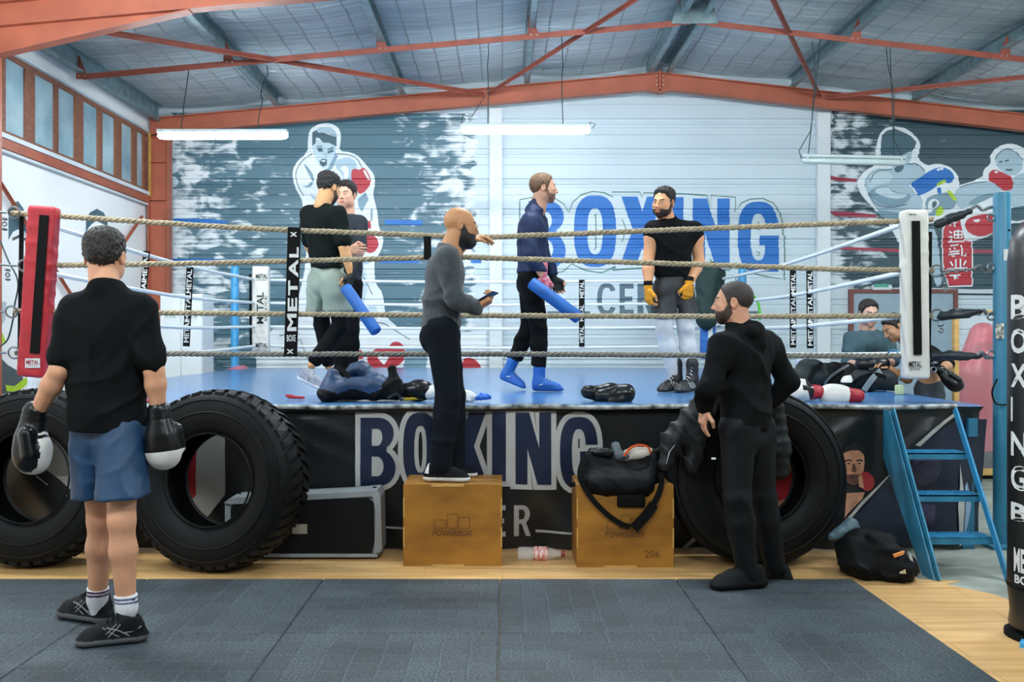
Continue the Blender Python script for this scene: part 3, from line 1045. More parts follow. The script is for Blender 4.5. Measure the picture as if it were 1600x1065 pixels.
S = []
sil = [(481, 236), (481, 219), (483, 205), (491, 196), (502, 192), (516, 192), (528, 198), (533, 209), (532, 224), (530, 235), (543, 237), (557, 241), (567, 251), (575, 261), (584, 271), (586, 283), (584, 297), (583, 305),
       (587, 319), (590, 335), (592, 356), (599, 367), (598, 384), (592, 398), (585, 404), (585, 435), (589, 446), (598, 457), (601, 485), (605, 497), (622, 511), (640, 545), (480, 545), (440, 525), (462, 480), (475, 430),
       (480, 380), (473, 315), (468, 305), (460, 291), (457, 276), (458, 263), (465, 251)]
S.append(([wp(sil, 1)], 0, 2))
S.append(([wp([(400, 600), (400, 520), (440, 508), (500, 512), (560, 506), (640, 512), (700, 520), (760, 516), (760, 600)])], 0, 2.5))
S.append(([wp([(488, 232), (489, 214), (500, 220), (512, 223), (524, 219), (525, 236), (520, 252), (513, 261), (505, 264), (498, 257), (492, 246)], 1)], 1, 3))
S.append(([wp([(488, 228), (488, 207), (494, 203), (498, 207), (505, 207), (515, 211), (526, 214), (526, 229), (514, 223), (505, 223), (499, 216), (494, 215), (493, 224)])], 4, 4))
S.append(([wp([(494, 203), (500, 198), (515, 198), (524, 205), (527, 214), (520, 213), (515, 210), (505, 207), (498, 206)])], 2, 4))
S.append(([wp([(495, 232), (502, 231), (505, 236), (498, 237)])], 4, 4)); S.append(([wp([(511, 237), (519, 233), (522, 236), (513, 240)])], 4, 4))
S.append(([wp([(494, 228), (503, 227), (506, 232), (504, 230), (495, 231)])], 3, 4)); S.append(([wp([(511, 233), (521, 228), (522, 231), (512, 236)])], 3, 4))
S.append(([wp([(505, 238), (508, 246), (512, 246), (510, 238)])], 2, 4))
S.append(([wp([(499, 252), (504, 248), (511, 249), (511, 256), (506, 261), (501, 258)])], 4, 4)); S.append(([wp([(501, 252), (505, 250), (509, 251), (508, 253)])], 0, 5))
S.append(([wp([(513, 262), (519, 250), (524, 238), (528, 244), (520, 262), (512, 270), (502, 268), (507, 265)])], 3, 3))
S.append(([wp([(523, 250), (545, 245), (556, 252), (558, 266), (553, 279), (545, 294), (537, 288), (535, 272), (524, 262)], 1)], 2, 3))
S.append(([wp([(530, 262), (542, 258), (546, 268), (542, 284), (536, 278), (538, 270)], 1)], 0, 4))
S.append(([wp([(474, 254), (484, 264), (491, 276), (489, 286), (484, 275), (478, 264)], 1)], 3, 3))
S.append(([wp([(470, 289), (482, 294), (490, 286), (486, 283), (480, 290)], 1)], 3, 3))
S.append(([wp([(480, 300), (500, 310), (540, 308), (556, 314), (545, 322), (500, 322)], 1)], 2, 3))
S.append(([wp([(549, 266), (555, 263), (561, 266), (568, 261), (574, 267), (580, 280), (577, 291), (570, 300), (561, 304), (556, 294), (549, 284)], 1)], 6, 4))
S.append(([wp([(567, 266), (571, 266), (578, 280), (575, 281)])], 0, 5))
S.append(([wp([(559, 311), (571, 300), (576, 312), (565, 331), (560, 322)])], 3, 3))
S.append(([wp([(579, 326), (582, 326), (582, 345), (579, 345)])], 3, 3))
S.append(([wp([(566, 345), (579, 345), (580, 357), (566, 357)])], 6, 4))
S.append(([wp([(566, 373), (576, 366), (588, 370), (592, 380), (589, 390), (580, 396), (571, 393), (566, 384)], 1)], 6, 4))
for q, mi in (([(500, 330), (520, 336), (545, 332), (556, 340), (552, 356), (520, 360), (502, 350)], 1), ([(545, 345), (560, 338), (564, 352), (556, 372), (546, 366)], 2), ([(560, 404), (580, 402), (578, 412), (562, 414)], 2), ([(476, 320), (484, 330), (482, 372), (478, 350)], 1), ([(552, 382), (562, 380), (566, 398), (556, 402)], 1)):
    S.append(([wp(q, 1)], mi, 3))
for q in ([(556, 420), (570, 412), (576, 450), (566, 480), (556, 460)], [(575, 470), (588, 476), (592, 500), (578, 500)], [(545, 470), (556, 480), (556, 506), (540, 506)]):
    S.append(([wp(q, 1)], 1, 3))
S.append(([wp([(557, 549), (565, 546), (568, 560), (558, 562)])], 6, 4))
S.append(([wp([(575, 555), (590, 542), (600, 546), (608, 540), (615, 533), (628, 535), (634, 550), (630, 566), (610, 577), (580, 577), (573, 564)], 1)], 6, 4))
S.append(([wp([(588, 552), (600, 556), (606, 548), (612, 552), (600, 570), (592, 562)])], 0, 5))
S.append(([wp([(634, 541), (668, 540), (668, 560), (662, 590), (625, 590), (632, 565)])], 3, 4))
S.append(([wp([(722, 590), (722, 560), (736, 558), (748, 566), (753, 577), (753, 590)], 1)], 6, 4))
for ln in ([(545, 515), (560, 500), (600, 505), (640, 530)], [(540, 530), (545, 560), (560, 580)], [(440, 545), (470, 530), (480, 560)], [(420, 520), (432, 505), (445, 500), (450, 520), (436, 525)], [(560, 420), (572, 440), (582, 460)]):
    S.append(([ [WP(x, y) for x, y in stroke(ln, 1.2)[0]] ], 5, 5))
S.append((stroke(smooth_loop([WP(x, y) for x, y in [(488, 240), (480, 244), (470, 254), (463, 266), (462, 280), (468, 296), (475, 306)]], 1, False), .012), 5, 4))
S.append((stroke(smooth_loop([WP(x, y) for x, y in [(526, 240), (545, 241), (558, 247), (566, 262)]], 1, False), .012), 5, 4))
for q in ([(268, 343), (275, 341), (330, 342), (358, 346), (352, 349), (270, 348)], [(266, 404), (330, 404), (400, 405), (400, 408), (268, 409)], [(600, 343), (660, 344), (660, 352), (602, 351)], [(592, 404), (655, 405), (655, 411), (594, 411)], [(735, 406), (752, 406), (752, 411), (736, 411)]):
    S.append(([wp(q)], 7, 3))
S = [(a, b, c + .008 * i) for i, (a, b, c) in enumerate(S)]
mu = conform('painted_boxer', S, [pw, pp, pb, pm, pd, pk, pr, pbl], wall_back)
tag(mu, 'painted boxer with red gloves on slate ground')

# --- BOXING CENTER
S = []
LET = [('B', 826, 884, 314, 420), ('O', 896.8, 962.8, 306, 416), ('X', 970, 1037, 307, 411), ('I', 1045, 1068, 308, 412), ('N', 1082.5, 1140, 310, 417), ('G', 1153, 1217, 316, 424)]
for c, x0, x1, y0, y1 in LET:
    wd, o, hs = letter(c)
    tr = lambda lp: [WP(x0 + (x1 - x0) * u / wd, y1 - (y1 - y0) * v) for u, v in lp]
    S.append(([tr(o)] + [tr(h) for h in hs], 0, 2))
gl = [(812, 316), (812, 312), (838, 307), (866, 309), (880, 318), (889, 331), (895, 316), (908, 304), (926, 299), (945, 301), (958, 308), (956, 300), (1000, 300), (1003, 309), (1006, 301), (1040, 302), (1075, 303), (1104, 305), (1111, 324), (1111, 305),
      (1149, 308), (1149, 331), (1158, 317), (1172, 311), (1192, 310), (1208, 317), (1219, 332), (1223, 350), (1223, 366), (1226, 369), (1226, 437), (1206, 433), (1190, 430), (1160, 422), (1150, 410), (1140, 422), (1112, 420), (1109, 408), (1105, 420), (1060, 422),
      (1004, 418), (957, 422), (962, 416), (940, 426), (915, 422), (893, 412), (880, 424), (860, 427), (812, 427)]
S += strokes([WP(x, y) for x, y in gl], .014, True, 1, 2.6)
for q in ([(929, 336), (931, 334), (931, 388), (928, 390)], [(972, 342), (978, 358), (972, 378)], [(1109, 404), (1112, 408)], [(1183, 350), (1185, 346), (1187, 352), (1187, 359), (1183, 359)], [(1182, 394), (1187, 394), (1186, 398), (1183, 399)]):
    S += strokes([WP(x, y) for x, y in q], .012, False, 1, 2.9)
S.append(([wp([(855, 486), (922, 486), (922, 490), (855, 491)])], 2, 2))
for c, x0, x1, y0, y1 in (('C', 933, 962, 443, 491), ('E', 968, 990, 443, 491), ('N', 996, 1024, 443, 491), ('T', 1030, 1056, 443, 491), ('E', 1062, 1082, 443, 491), ('R', 1088, 1114, 443, 491)):
    wd, o, hs = letter(c)
    tr = lambda lp: [WP(x0 + (x1 - x0) * u / wd, y1 - (y1 - y0) * v) for u, v in lp]
    S.append(([tr(o)] + [tr(h) for h in hs], 2, 2))
S.append(([wp([(1120, 486), (1185, 486), (1185, 491), (1120, 490)])], 2, 2))
S = [(a, b, c + .005 * i) for i, (a, b, c) in enumerate(S)]
tag(conform('painted_lettering', S, [pbl, pg, pgr], wall_back), 'large blue painted lettering above smaller grey lettering')

# --- kick-boxer mural
S = []
T = lambda pts, sm=1: wp([(1280 + x / 3.803, 180 + y / 3.803) for x, y in pts], sm)
rr = random.Random(5)
S.append(([wp([(1290 + rr.uniform(0, 14), y) for y in range(172, 452, 4)] + [(1350, 452), (1420, 448), (1520, 452), (1700, 450), (1700, 172)])], 0, 1))
S.append(([T([(335, 260), (340, 160), (370, 90), (430, 60), (500, 70), (560, 110), (600, 160), (600, 210), (585, 260), (640, 300), (700, 285), (770, 300), (820, 350), (838, 400), (830, 500), (800, 600), (700, 640), (560, 650), (490, 780), (440, 700), (400, 620), (340, 570), (270, 500), (230, 440), (230, 380), (270, 330), (335, 295)])], 1, 2))
S.append(([T([(780, 430), (970, 375), (975, 320), (1020, 290), (1015, 240), (1060, 185), (1130, 165), (1190, 180), (1290, 240), (1330, 400), (1330, 640), (1100, 640), (1030, 710), (900, 755), (830, 730), (815, 650), (850, 600), (780, 560)])], 1, 2))
S.append(([T([(262, 385), (330, 312), (430, 322), (560, 280), (615, 310), (640, 360), (540, 420), (620, 480), (600, 610), (460, 640), (340, 560), (290, 480)])], 3, 3))
S.append(([T([(320, 330), (420, 335), (440, 380), (400, 405), (330, 420), (300, 440), (285, 390)])], 2, 4))
S.append(([T([(365, 170), (372, 120), (400, 92), (450, 80), (540, 120), (577, 160), (562, 205), (525, 235), (480, 245), (430, 235), (368, 255)], 0)], 5, 4))
S.append(([T([(432, 238), (480, 245), (555, 205), (548, 260), (505, 325), (440, 335), (425, 290)])], 3, 4)); S.append(([T([(440, 310), (505, 290), (495, 330), (455, 345)])], 5, 5))
S.append(([T([(285, 450), (400, 408), (440, 455), (560, 470), (510, 530), (440, 552), (360, 530), (310, 490)])], 4, 4))
S.append(([T([(310, 450), (400, 415), (440, 465), (540, 468), (480, 500), (400, 490)])], 2, 5))
S.append(([T([(330, 560), (440, 570), (520, 600), (480, 636), (400, 620)])], 4, 4))
S.append(([T([(535, 410), (600, 370), (660, 325), (730, 305), (790, 335), (805, 385), (770, 408), (740, 392), (700, 420), (640, 460), (575, 482)])], 8, 6))
S.append(([T([(538, 418), (548, 412), (582, 468), (572, 472)], 0)], 1, 7)); S.append(([T([(690, 320), (740, 310), (730, 330), (715, 322), (705, 335)])], 1, 7))
S.append(([T([(625, 500), (690, 468), (780, 455), (818, 510), (795, 560), (730, 560), (690, 600), (640, 595)])], 4, 5))
S.append(([T([(640, 520), (680, 490), (720, 520), (680, 560), (650, 590)])], 1, 6)); S.append(([T([(665, 520), (690, 505), (700, 530), (672, 560)])], 5, 7))
S.append(([T([(690, 410), (745, 380), (762, 388), (715, 418)])], 9, 7)); S.append(([T([(755, 445), (780, 450), (818, 500), (800, 515), (772, 478)])], 9, 7)); S.append(([T([(688, 595), (708, 535), (745, 558), (728, 598)])], 9, 7))
S.append(([T([(700, 430), (720, 425), (725, 468), (700, 465)])], 8, 7))
S.append(([T([(790, 450), (900, 405), (1000, 393), (1085, 402), (1085, 450), (1020, 490), (900, 540), (825, 562)])], 3, 4))
S.append(([T([(880, 520), (960, 470), (1060, 460), (1020, 490), (900, 542)])], 4, 5))
S.append(([T([(1042, 265), (1075, 215), (1130, 193), (1185, 228), (1210, 270), (1205, 330), (1150, 362), (1100, 345), (1060, 312)])], 3, 4))
for q in ([(1065, 275), (1085, 270), (1088, 280), (1068, 284)], [(1100, 268), (1125, 262), (1126, 272), (1102, 277)], [(1105, 318), (1150, 320), (1140, 332), (1110, 330)]):
    S.append(([T(q, 0)], 5, 5))
S.append((stroke(smooth_loop([WP(1280 + x / 3.803, 180 + y / 3.803) for x, y in [(1042, 265), (1075, 215), (1130, 193), (1185, 228), (1210, 270)]], 1, False), .012), 6, 5))
S.append(([T([(1000, 350), (1035, 318), (1090, 342), (1150, 370), (1157, 440), (1085, 452), (1070, 420), (1012, 392)])], 7, 6)); S.append(([T([(1040, 330), (1065, 335), (1055, 345), (1035, 342)])], 1, 7))
S.append(([T([(1150, 362), (1230, 335), (1330, 400), (1330, 600), (1160, 560), (1100, 490)])], 3, 4))
S.append(([T([(860, 655), (880, 612), (950, 590), (1050, 582), (1050, 690), (960, 726), (890, 702)])], 7, 6)); S.append(([T([(900, 625), (960, 615), (940, 640)])], 1, 7))
S.append(([T([(1085, 560), (1330, 520), (1330, 600), (1120, 640)])], 5, 5))
S.append(([T([(635, 670), (700, 680), (720, 900), (730, 1010), (690, 1020), (668, 900)])], 3, 3))
S.append(([T([(727, 678), (765, 605), (838, 594), (866, 735), (912, 745), (912, 1017), (765, 1022), (727, 885)], 0)], 1, 6))
S.append(([T([(735, 682), (770, 612), (830, 602), (860, 740), (904, 752), (904, 1008), (770, 1013), (735, 880)], 0)], 7, 7))
chars = [[(765, 640), (820, 632)], [(775, 620), (778, 660)], [(800, 615), (803, 665)],                                            # partly hidden first character
         [(770, 690), (785, 702)], [(765, 725), (785, 720), (785, 745), (765, 752), (865, 748)], [(800, 690), (845, 690), (845, 730), (800, 730), (800, 690)], [(822, 680), (822, 730)], [(800, 710), (845, 710)],
         [(780, 775), (830, 768)], [(770, 790), (775, 800)], [(800, 785), (803, 797)], [(770, 812), (830, 806), (800, 825), (800, 838), (785, 836)], [(765, 828), (830, 822)], [(845, 770), (845, 835), (868, 835), (868, 822)],
         [(808, 855), (808, 910)], [(835, 852), (835, 910)], [(775, 868), (790, 895)], [(868, 864), (853, 892)], [(765, 912), (875, 908)],
         [(775, 952), (840, 948)], [(808, 950), (800, 975)], [(808, 958), (822, 968)]]
for ln in chars:
    S += strokes([WP(1280 + x / 3.803, 180 + y / 3.803) for x, y in ln], .024, False, 1, 8 + .12 * chars.index(ln))
for q in ([(28, 350), (110, 368), (225, 378), (225, 396), (110, 388), (30, 372)], [(45, 566), (200, 575), (340, 590), (345, 608), (100, 598)], [(75, 776), (300, 788), (500, 795), (500, 814), (100, 797)], [(912, 798), (1300, 805), (1300, 820), (915, 818)], [(560, 640), (640, 640), (640, 660), (560, 655)]):
    S.append(([T(q, 0)], 10, 3 if q[0][0] < 500 else 2))
for ln in ([(300, 400), (330, 330), (430, 322)], [(290, 460), (330, 530), (420, 552), (520, 530)], [(520, 290), (580, 285), (625, 330)], [(830, 430), (900, 405), (1000, 393)]):
    S.append((stroke(smooth_loop([WP(1280 + x / 3.803, 180 + y / 3.803) for x, y in ln], 1, False), .012), 6, 6))
S = [(a, b, c + .006 * i) for i, (a, b, c) in enumerate(S)]
mu2 = conform('painted_kickboxers', S, [m_br2, pw, pp, pb, pm, pd, pk, pr, pbl, py_, paint('pink_brush', '#a03a50')], wall_back)
tag(mu2, 'painted kick-boxers and red sign on dark ground')

# --- figures on the left wall
def wall_patch(name, shapes, mats, parent):
    b = MB()
    for pts, mi, ly in shapes:
        q = [LW(x, y) for x, y in pts]
        v, f = fill2d([[(p.y, p.z) for p in q]])
        b.add([(XL + .002 * ly, y, z) for y, z in v], f, mi)
    me = make_mesh(name, b.v, b.f, b.m, False)
    return link(name, me, mats, parent)
G = [([(13, 375), (13, 335), (18, 318), (28, 314), (36, 325), (42, 345), (44, 372), (38, 360), (28, 358), (20, 362)], 0, 1),
     ([(18, 372), (30, 366), (32, 370), (20, 376)], 1, 2), ([(36, 372), (44, 370), (44, 374), (37, 376)], 1, 2), ([(35, 395), (45, 415), (40, 440), (33, 420)], 2, 1),
     ([(0, 470), (10, 472), (8, 500), (0, 510)], 2, 1), ([(0, 522), (4, 520), (9, 535), (0, 537)], 3, 1),
     ([(0, 558), (12, 570), (26, 578), (36, 590), (34, 603), (20, 613), (0, 616)], 1, 1), ([(8, 601), (22, 603), (42, 588), (44, 598), (28, 612), (10, 611)], 3, 2),
     ([(134, 363), (134, 345), (140, 332), (151, 326), (162, 332), (168, 346), (168, 363), (163, 351), (157, 348), (150, 345), (143, 350), (138, 356)], 0, 1),
     ([(60, 520), (80, 500), (95, 520), (90, 560), (70, 575)], 2, 1)]
wall_patch('painted_figures', G, [pd, paint('charcoal', '#4b585c'), paint('grey_wash', '#b9c6ca'), py_], wall_left)

# --- door in the back wall, exit sign
dr = empty('door_1', (P(1405, 520, YW).x, YW - .04, 0), 'grey blue door in a brown frame', kind='structure')
x0, x1, zt = P(1331, 0, YW).x, P(1487, 0, YW).x, P(0, 458, YW).z
q = MB(); q.box(((x0 + x1) / 2, YW - .03, zt / 2), ((x1 - x0) / 2, .02, zt / 2)); q.build('door_leaf', M('door_grey', '#96aebb', .5, var=.05), dr, smooth=False)
q = MB()
q.box((x0 - .03, YW - .04, zt / 2), (.03, .04, zt / 2)); q.box((x1 + .03, YW - .04, zt / 2), (.03, .04, zt / 2)); q.box(((x0 + x1) / 2, YW - .04, zt + .03), ((x1 - x0) / 2 + .06, .04, .03))
q.build('door_frame', M('door_brown', '#77463e', .5), dr, smooth=False)
t = empty('exit_light', P(1377, 449, YW - .05), 'small white and green exit light above the door', 'exit light')
q = MB(); q.box(P(1377, 449, YW - .05), (.15, .05, .04), bev=.015); q.build('casing', m_white, t)
q = MB(); q.box(P(1377, 446, YW - .105), (.11, .004, .025)); q.build('sign_face', paint('exit_green', '#4fa58c'), t)
q = MB(); q.tube([P(1487, 459, YW - .02), P(1600, 460, YW - .02), P(1700, 461, YW - .02)], .012, 6)
tag(q.build('wall_conduit', m_cable), 'thin dark conduit on the wall right of the door', 'pipe')

# ================================================================== THE RING
ZC, YR, YB = .955, 6.6, 12.9                    # canvas, front ropes, back ropes
PX0, PX1, PY0, PY1 = -3.6, 3.13, 6.24, 13.6
m_canvas = M('blue_vinyl', '#4379b0', .22, var=.08, vscale=1.2, spec=1.0)
m_ply = M('plywood_edge', '#a8895a', .6, var=.25, vscale=20, stretch=(1, 1, 8))
m_black = M('black_vinyl', '#15191b', .34, var=.2, vscale=4, bump=.15, bscale=9)
m_worn = M('worn_edge', '#20282a', .5, col2='#c9d0ce', vscale=16, detail=6)
m_blue = M('blue_enamel', '#276d8c', .4, var=.16, vscale=7, bump=.04)
m_bluel = M('light_blue_enamel', '#3e9bd0', .4, var=.1, vscale=6)
m_rope = M('hemp_rope', '#a2967c', .85, var=.22, vscale=40, bump=.3, bscale=220)
m_rope2 = M('grey_rope', '#7d7a70', .85, var=.22, vscale=40, bump=.3, bscale=220)
m_rope3 = M('white_rope', '#dfe6e6', .6, var=.05)
m_strap = M('black_webbing', '#0a0b0c', .7, spec=.15, var=.15, vscale=60, bump=.2, bscale=300)
m_steel = M('steel', '#8d9499', .35, .85, var=.1)
m_print = M('white_print', '#d8dcdc', .5, var=.04)
m_dprint = M('dark_print', '#17322e', .5, var=.04)

ring = empty('ring_platform', ((PX0 + PX1) / 2, (PY0 + PY1) / 2, 0), 'raised boxing ring platform with blue canvas floor and black vinyl edge', 'boxing ring')
q = MB(); q.box(((PX0 + PX1) / 2, (PY0 + PY1) / 2 + .05, ZC - .06), ((PX1 - PX0) / 2 - .01, (PY1 - PY0) / 2 - .06, .03)); q.build('deck', m_ply, ring, smooth=False)
q = MB(); q.box(((PX0 + PX1) / 2, (PY0 + PY1) / 2 + .05, ZC - .022), ((PX1 - PX0) / 2 - .012, (PY1 - PY0) / 2 - .06, .010)); q.build('foam_layer', M('pink_foam', '#c9798a', .8), ring, smooth=False)
xs, ys = np.linspace(PX0, PX1, 68), np.linspace(PY0, PY1, 74)
cv = [(x, y, ZC + .003 * math.sin(2.3 * x + 1.1 * y) * math.sin(1.7 * y) - (.012 if y <= PY0 + .01 else 0) + (0.008 * max(0, 1 - abs((x - 2.2) - (y - 6.5) * .9) / .12) if x > 1.9 and y < 7.2 else 0)) for y in ys for x in xs]
cf = [[j * 68 + i, j * 68 + i + 1, (j + 1) * 68 + i + 1, (j + 1) * 68 + i] for j in range(73) for i in range(67)]
o = link('canvas', make_mesh('canvas', cv, cf, None, True, None), m_canvas, ring)
q = MB()
rr = random.Random(3)
pts = [(x, PY0 - .012 + .006 * math.sin(9 * x), ZC - .012 + .004 * math.sin(7 * x)) for x in np.linspace(PX0, 2.95, 60)]
q.tube(pts, .016, 6); q.build('edge_piping', m_worn, ring)
for x in (PX0 + .1, -.9, 1.2, PX1 - .06):
    for y in (PY0 + .12, 9.9, PY1 - .12):
        q = MB(); q.box((x, y, (ZC - .09) / 2), (.04, .04, (ZC - .09) / 2), bev=.004); q.build('leg', m_blue, ring, smooth=False)
for y in (PY0 + .12, 9.9, PY1 - .12):
    q = MB(); q.box(((PX0 + PX1) / 2, y, ZC - .15), ((PX1 - PX0) / 2 - .02, .03, .06)); q.build('cross_beam', m_blue, ring, smooth=False)
for x in (PX0 + .1, PX1 - .06):
    q = MB(); q.box((x, (PY0 + PY1) / 2, ZC - .15), (.03, (PY1 - PY0) / 2 - .02, .06)); q.build('side_beam', m_blue, ring, smooth=False)

# --- printed banner hung round the front as a skirt
YS = 6.28
def sk(x, z):
    h = max(0.0, min(1.0, (ZC - z) / .9))
    w = .014 * math.sin(5.3 * x + 4.0 * z + 1.2 * math.sin(2.2 * x)) + .009 * math.sin(11 * x - 9 * z) + .004 * math.sin(23 * x + 13 * z)
    g = 0.0
    for ax, az, ang, wid, amp in ((2.42, .93, -2.5, .05, .03), (2.42, .93, -2.25, .05, .02), (2.9, .93, -2.0, .04, .02), (2.9, .93, -2.3, .05, .03), (-1.5, .92, -.35, .06, .02), (-1.4, .75, -.45, .07, .015)):
        dx, dz = x - ax, z - az
        u = dx * math.cos(ang) + dz * math.sin(ang); v = -dx * math.sin(ang) + dz * math.cos(ang)
        if 0 < u < 1.1:
            g += amp * math.exp(-(v / (wid * (.4 + u))) ** 2) * min(1, u * 4) * (1.1 - u)
    return YS + 1.5 * w * (.25 + .75 * h) - g * 1.3
xs, zs_ = np.linspace(PX0, PX1, 150), np.linspace(.015, ZC - .012, 26)
cv = [(x, sk(x, z) if z < ZC - .03 else PY0 - .004, z) for z in zs_ for x in xs]
cf = [[j * 150 + i, j * 150 + i + 1, (j + 1) * 150 + i + 1, (j + 1) * 150 + i] for j in range(25) for i in range(149)]
cv = [(x, (y if not (x > 2.98) else y + (x - 2.98) * .9 * max(0, (.95 - z))), z) for x, y, z in cv]
banner = link('skirt_banner', make_mesh('skirt_banner', cv, cf, None, True, None), m_black, None)
tag(banner, 'black vinyl banner skirt with big navy and white lettering along the ring front', 'banner')

def SP(x, y):
    p = P(x, y, YS)
    return (p.x, p.z)
def on_skirt(name, shapes, mats, label=None):
    bm = bmesh.new()
    for i, (loops, mi, ly) in enumerate(shapes):
        v, f = fill2d(loops)
        vs = [bm.verts.new((x, ly + .002 * i, z)) for x, z in v]
        for fc in f:
            try:
                k = bm.faces.new([vs[a] for a in fc]); k.material_index = mi
            except ValueError:
                pass
    co = [v.co for v in bm.verts]
    for a, step in ((0, .06), (2, .06)):
        lo, hi = min(c[a] for c in co), max(c[a] for c in co)
        n = [0, 0, 0]; n[a] = 1
        t = math.ceil(lo / step) * step
        while t < hi:
            pc = [0, 0, 0]; pc[a] = t
            bmesh.ops.bisect_plane(bm, geom=bm.verts[:] + bm.edges[:] + bm.faces[:], plane_co=pc, plane_no=n, dist=1e-6)
            t += step
        co = [v.co for v in bm.verts]
    for v in bm.verts:
        x, ly, z = v.co
        v.co.y = sk(x, z) - .003 - .0016 * ly + (0 if x <= 2.98 else (x - 2.98) * .9 * max(0, .95 - z))
    for fc in bm.faces:
        fc.smooth = True
        fc.normal_update()
        if fc.normal.y > 0: fc.normal_flip()
    me = bpy.data.meshes.new(name); bm.to_mesh(me); bm.free()
    o = link(name, me, mats, banner)
    if label: o['label'] = label
    return o
v_navy, v_white, v_red = M('navy_print', '#14213c', .38, var=.15, vscale=3), M('grey_white_print', '#b5b6b3', .42, var=.06, vscale=5), M('red_print', '#a3252c', .4, var=.12, vscale=4)
v_skin, v_hair, v_dskin = M('print_skin', '#b98465', .45, var=.3, vscale=14), M('print_hair', '#1c1a1c', .45), M('print_shadow', '#5c3a2e', .45, var=.3, vscale=12)
v_pur = M('print_dim_purple', '#3b3a55', .42, var=.4, vscale=6)
LET = [('B', 563.5, 618.5, 652, 758.5), ('O', 630.5, 684, 645, 757), ('X', 690, 760, 643.5, 752), ('I', 769, 790.5, 643, 752), ('N', 805.5, 861, 644, 756), ('G', 874.5, 934, 652, 762)]
A, B_ = [], []
for c, x0, x1, y0, y1 in LET:
    wd, o, hs = letter(c)
    k = (y1 - y0) / 107
    tr = lambda lp: [(x0 + (x1 - x0) * u / wd, y1 - (y1 - y0) * v) for u, v in lp]
    to = lambda lp: [SP(x, y) for x, y in lp]
    if c == 'G':
        o_ = arc(.32, .5, .32, .51, 0, 348, 29, 2.7)
        A.append(([to(grow(tr(o_), 8.2)), to(tr([(.31, .57), (.335, .57), (.335, .7), (.31, .7)]))], 0, 2.25))
        A.append(([to([(905, 700), (942, 700), (942, 768), (905, 768)])], 0, 2.6))
        B_.append(([to(tr(o))], 1, 4.6))
        continue
    A.append(([to(grow(tr(o), 8.2))] + [to(grow(tr(h), -6.5)) for h in hs if c == 'O'], 0, 1 + .25 * len(A)))
    B_.append(([to(tr(o))] + [to(tr(h)) for h in hs], 1, 4 + .1 * len(B_)))
A.append(([[SP(x, y) for x, y in [(808, 636), (868, 640), (868, 767), (806, 762)]][:0] or [SP(x, y) for x, y in [(798, 700), (806, 700), (806, 752), (798, 752)]]], 0, 2.8))
on_skirt('banner_lettering', A + B_, [v_white, v_navy], 'navy lettering with white outline')
C = []
for c, x0, x1 in (('C', 641, 665), ('E', 672, 692), ('N', 700, 725), ('T', 732, 755), ('E', 763, 790), ('R', 803, 829)):
    wd, o, hs = letter(c)
    tr = lambda lp: [SP(x0 + (x1 - x0) * u / wd, 838 - 49 * v) for u, v in lp]
    C.append(([tr(o)] + [tr(h) for h in hs], 0, 1))
C.append(([[SP(600, 822.5), SP(632, 823), SP(632, 826.5), SP(600, 825.5)]], 0, 1)); C.append(([[SP(837, 828), SP(905, 831), SP(905, 833.5), SP(837, 832.5)]], 0, 1))
on_skirt('banner_small_lettering', C, [v_white], 'smaller white lettering between two lines')
D = [([[SP(*p) for p in [(252, 700), (280, 686), (308, 683), (308, 772), (287, 794), (268, 776), (256, 745)]]], 0, 1),
     ([[SP(*p) for p in [(308, 676), (352, 680), (352, 772), (318, 816), (287, 794), (308, 772)]]], 1, 1.5)]
for c, x0, x1 in (('N', 256, 270), ('G', 274, 290)):
    wd, o, hs = letter(c)
    tr = lambda lp: [(x0 + (x1 - x0) * u / wd, 748 - 28 * v) for u, v in lp]
    D.append(([[SP(*p) for p in grow(tr(o), 2.2)]], 1, 3)); D.append(([[SP(*p) for p in tr(o)]], 2, 4))
on_skirt('banner_shield', D, [v_red, v_white, v_navy], 'red and white shield print')
D = []
D.append(([[SP(*p) for p in [(50, 692), (75, 681), (100, 684), (122, 702), (134, 735), (142, 795), (120, 772), (95, 750), (60, 722)]]], 1, 1))
for ln in ([(58, 742), (76, 757)], [(104, 772), (128, 790)]):
    D.append((stroke([SP(*p) for p in ln], .006), 1, 2))
on_skirt('banner_swoosh', D, [v_red, v_white, v_navy], 'white swoosh print')
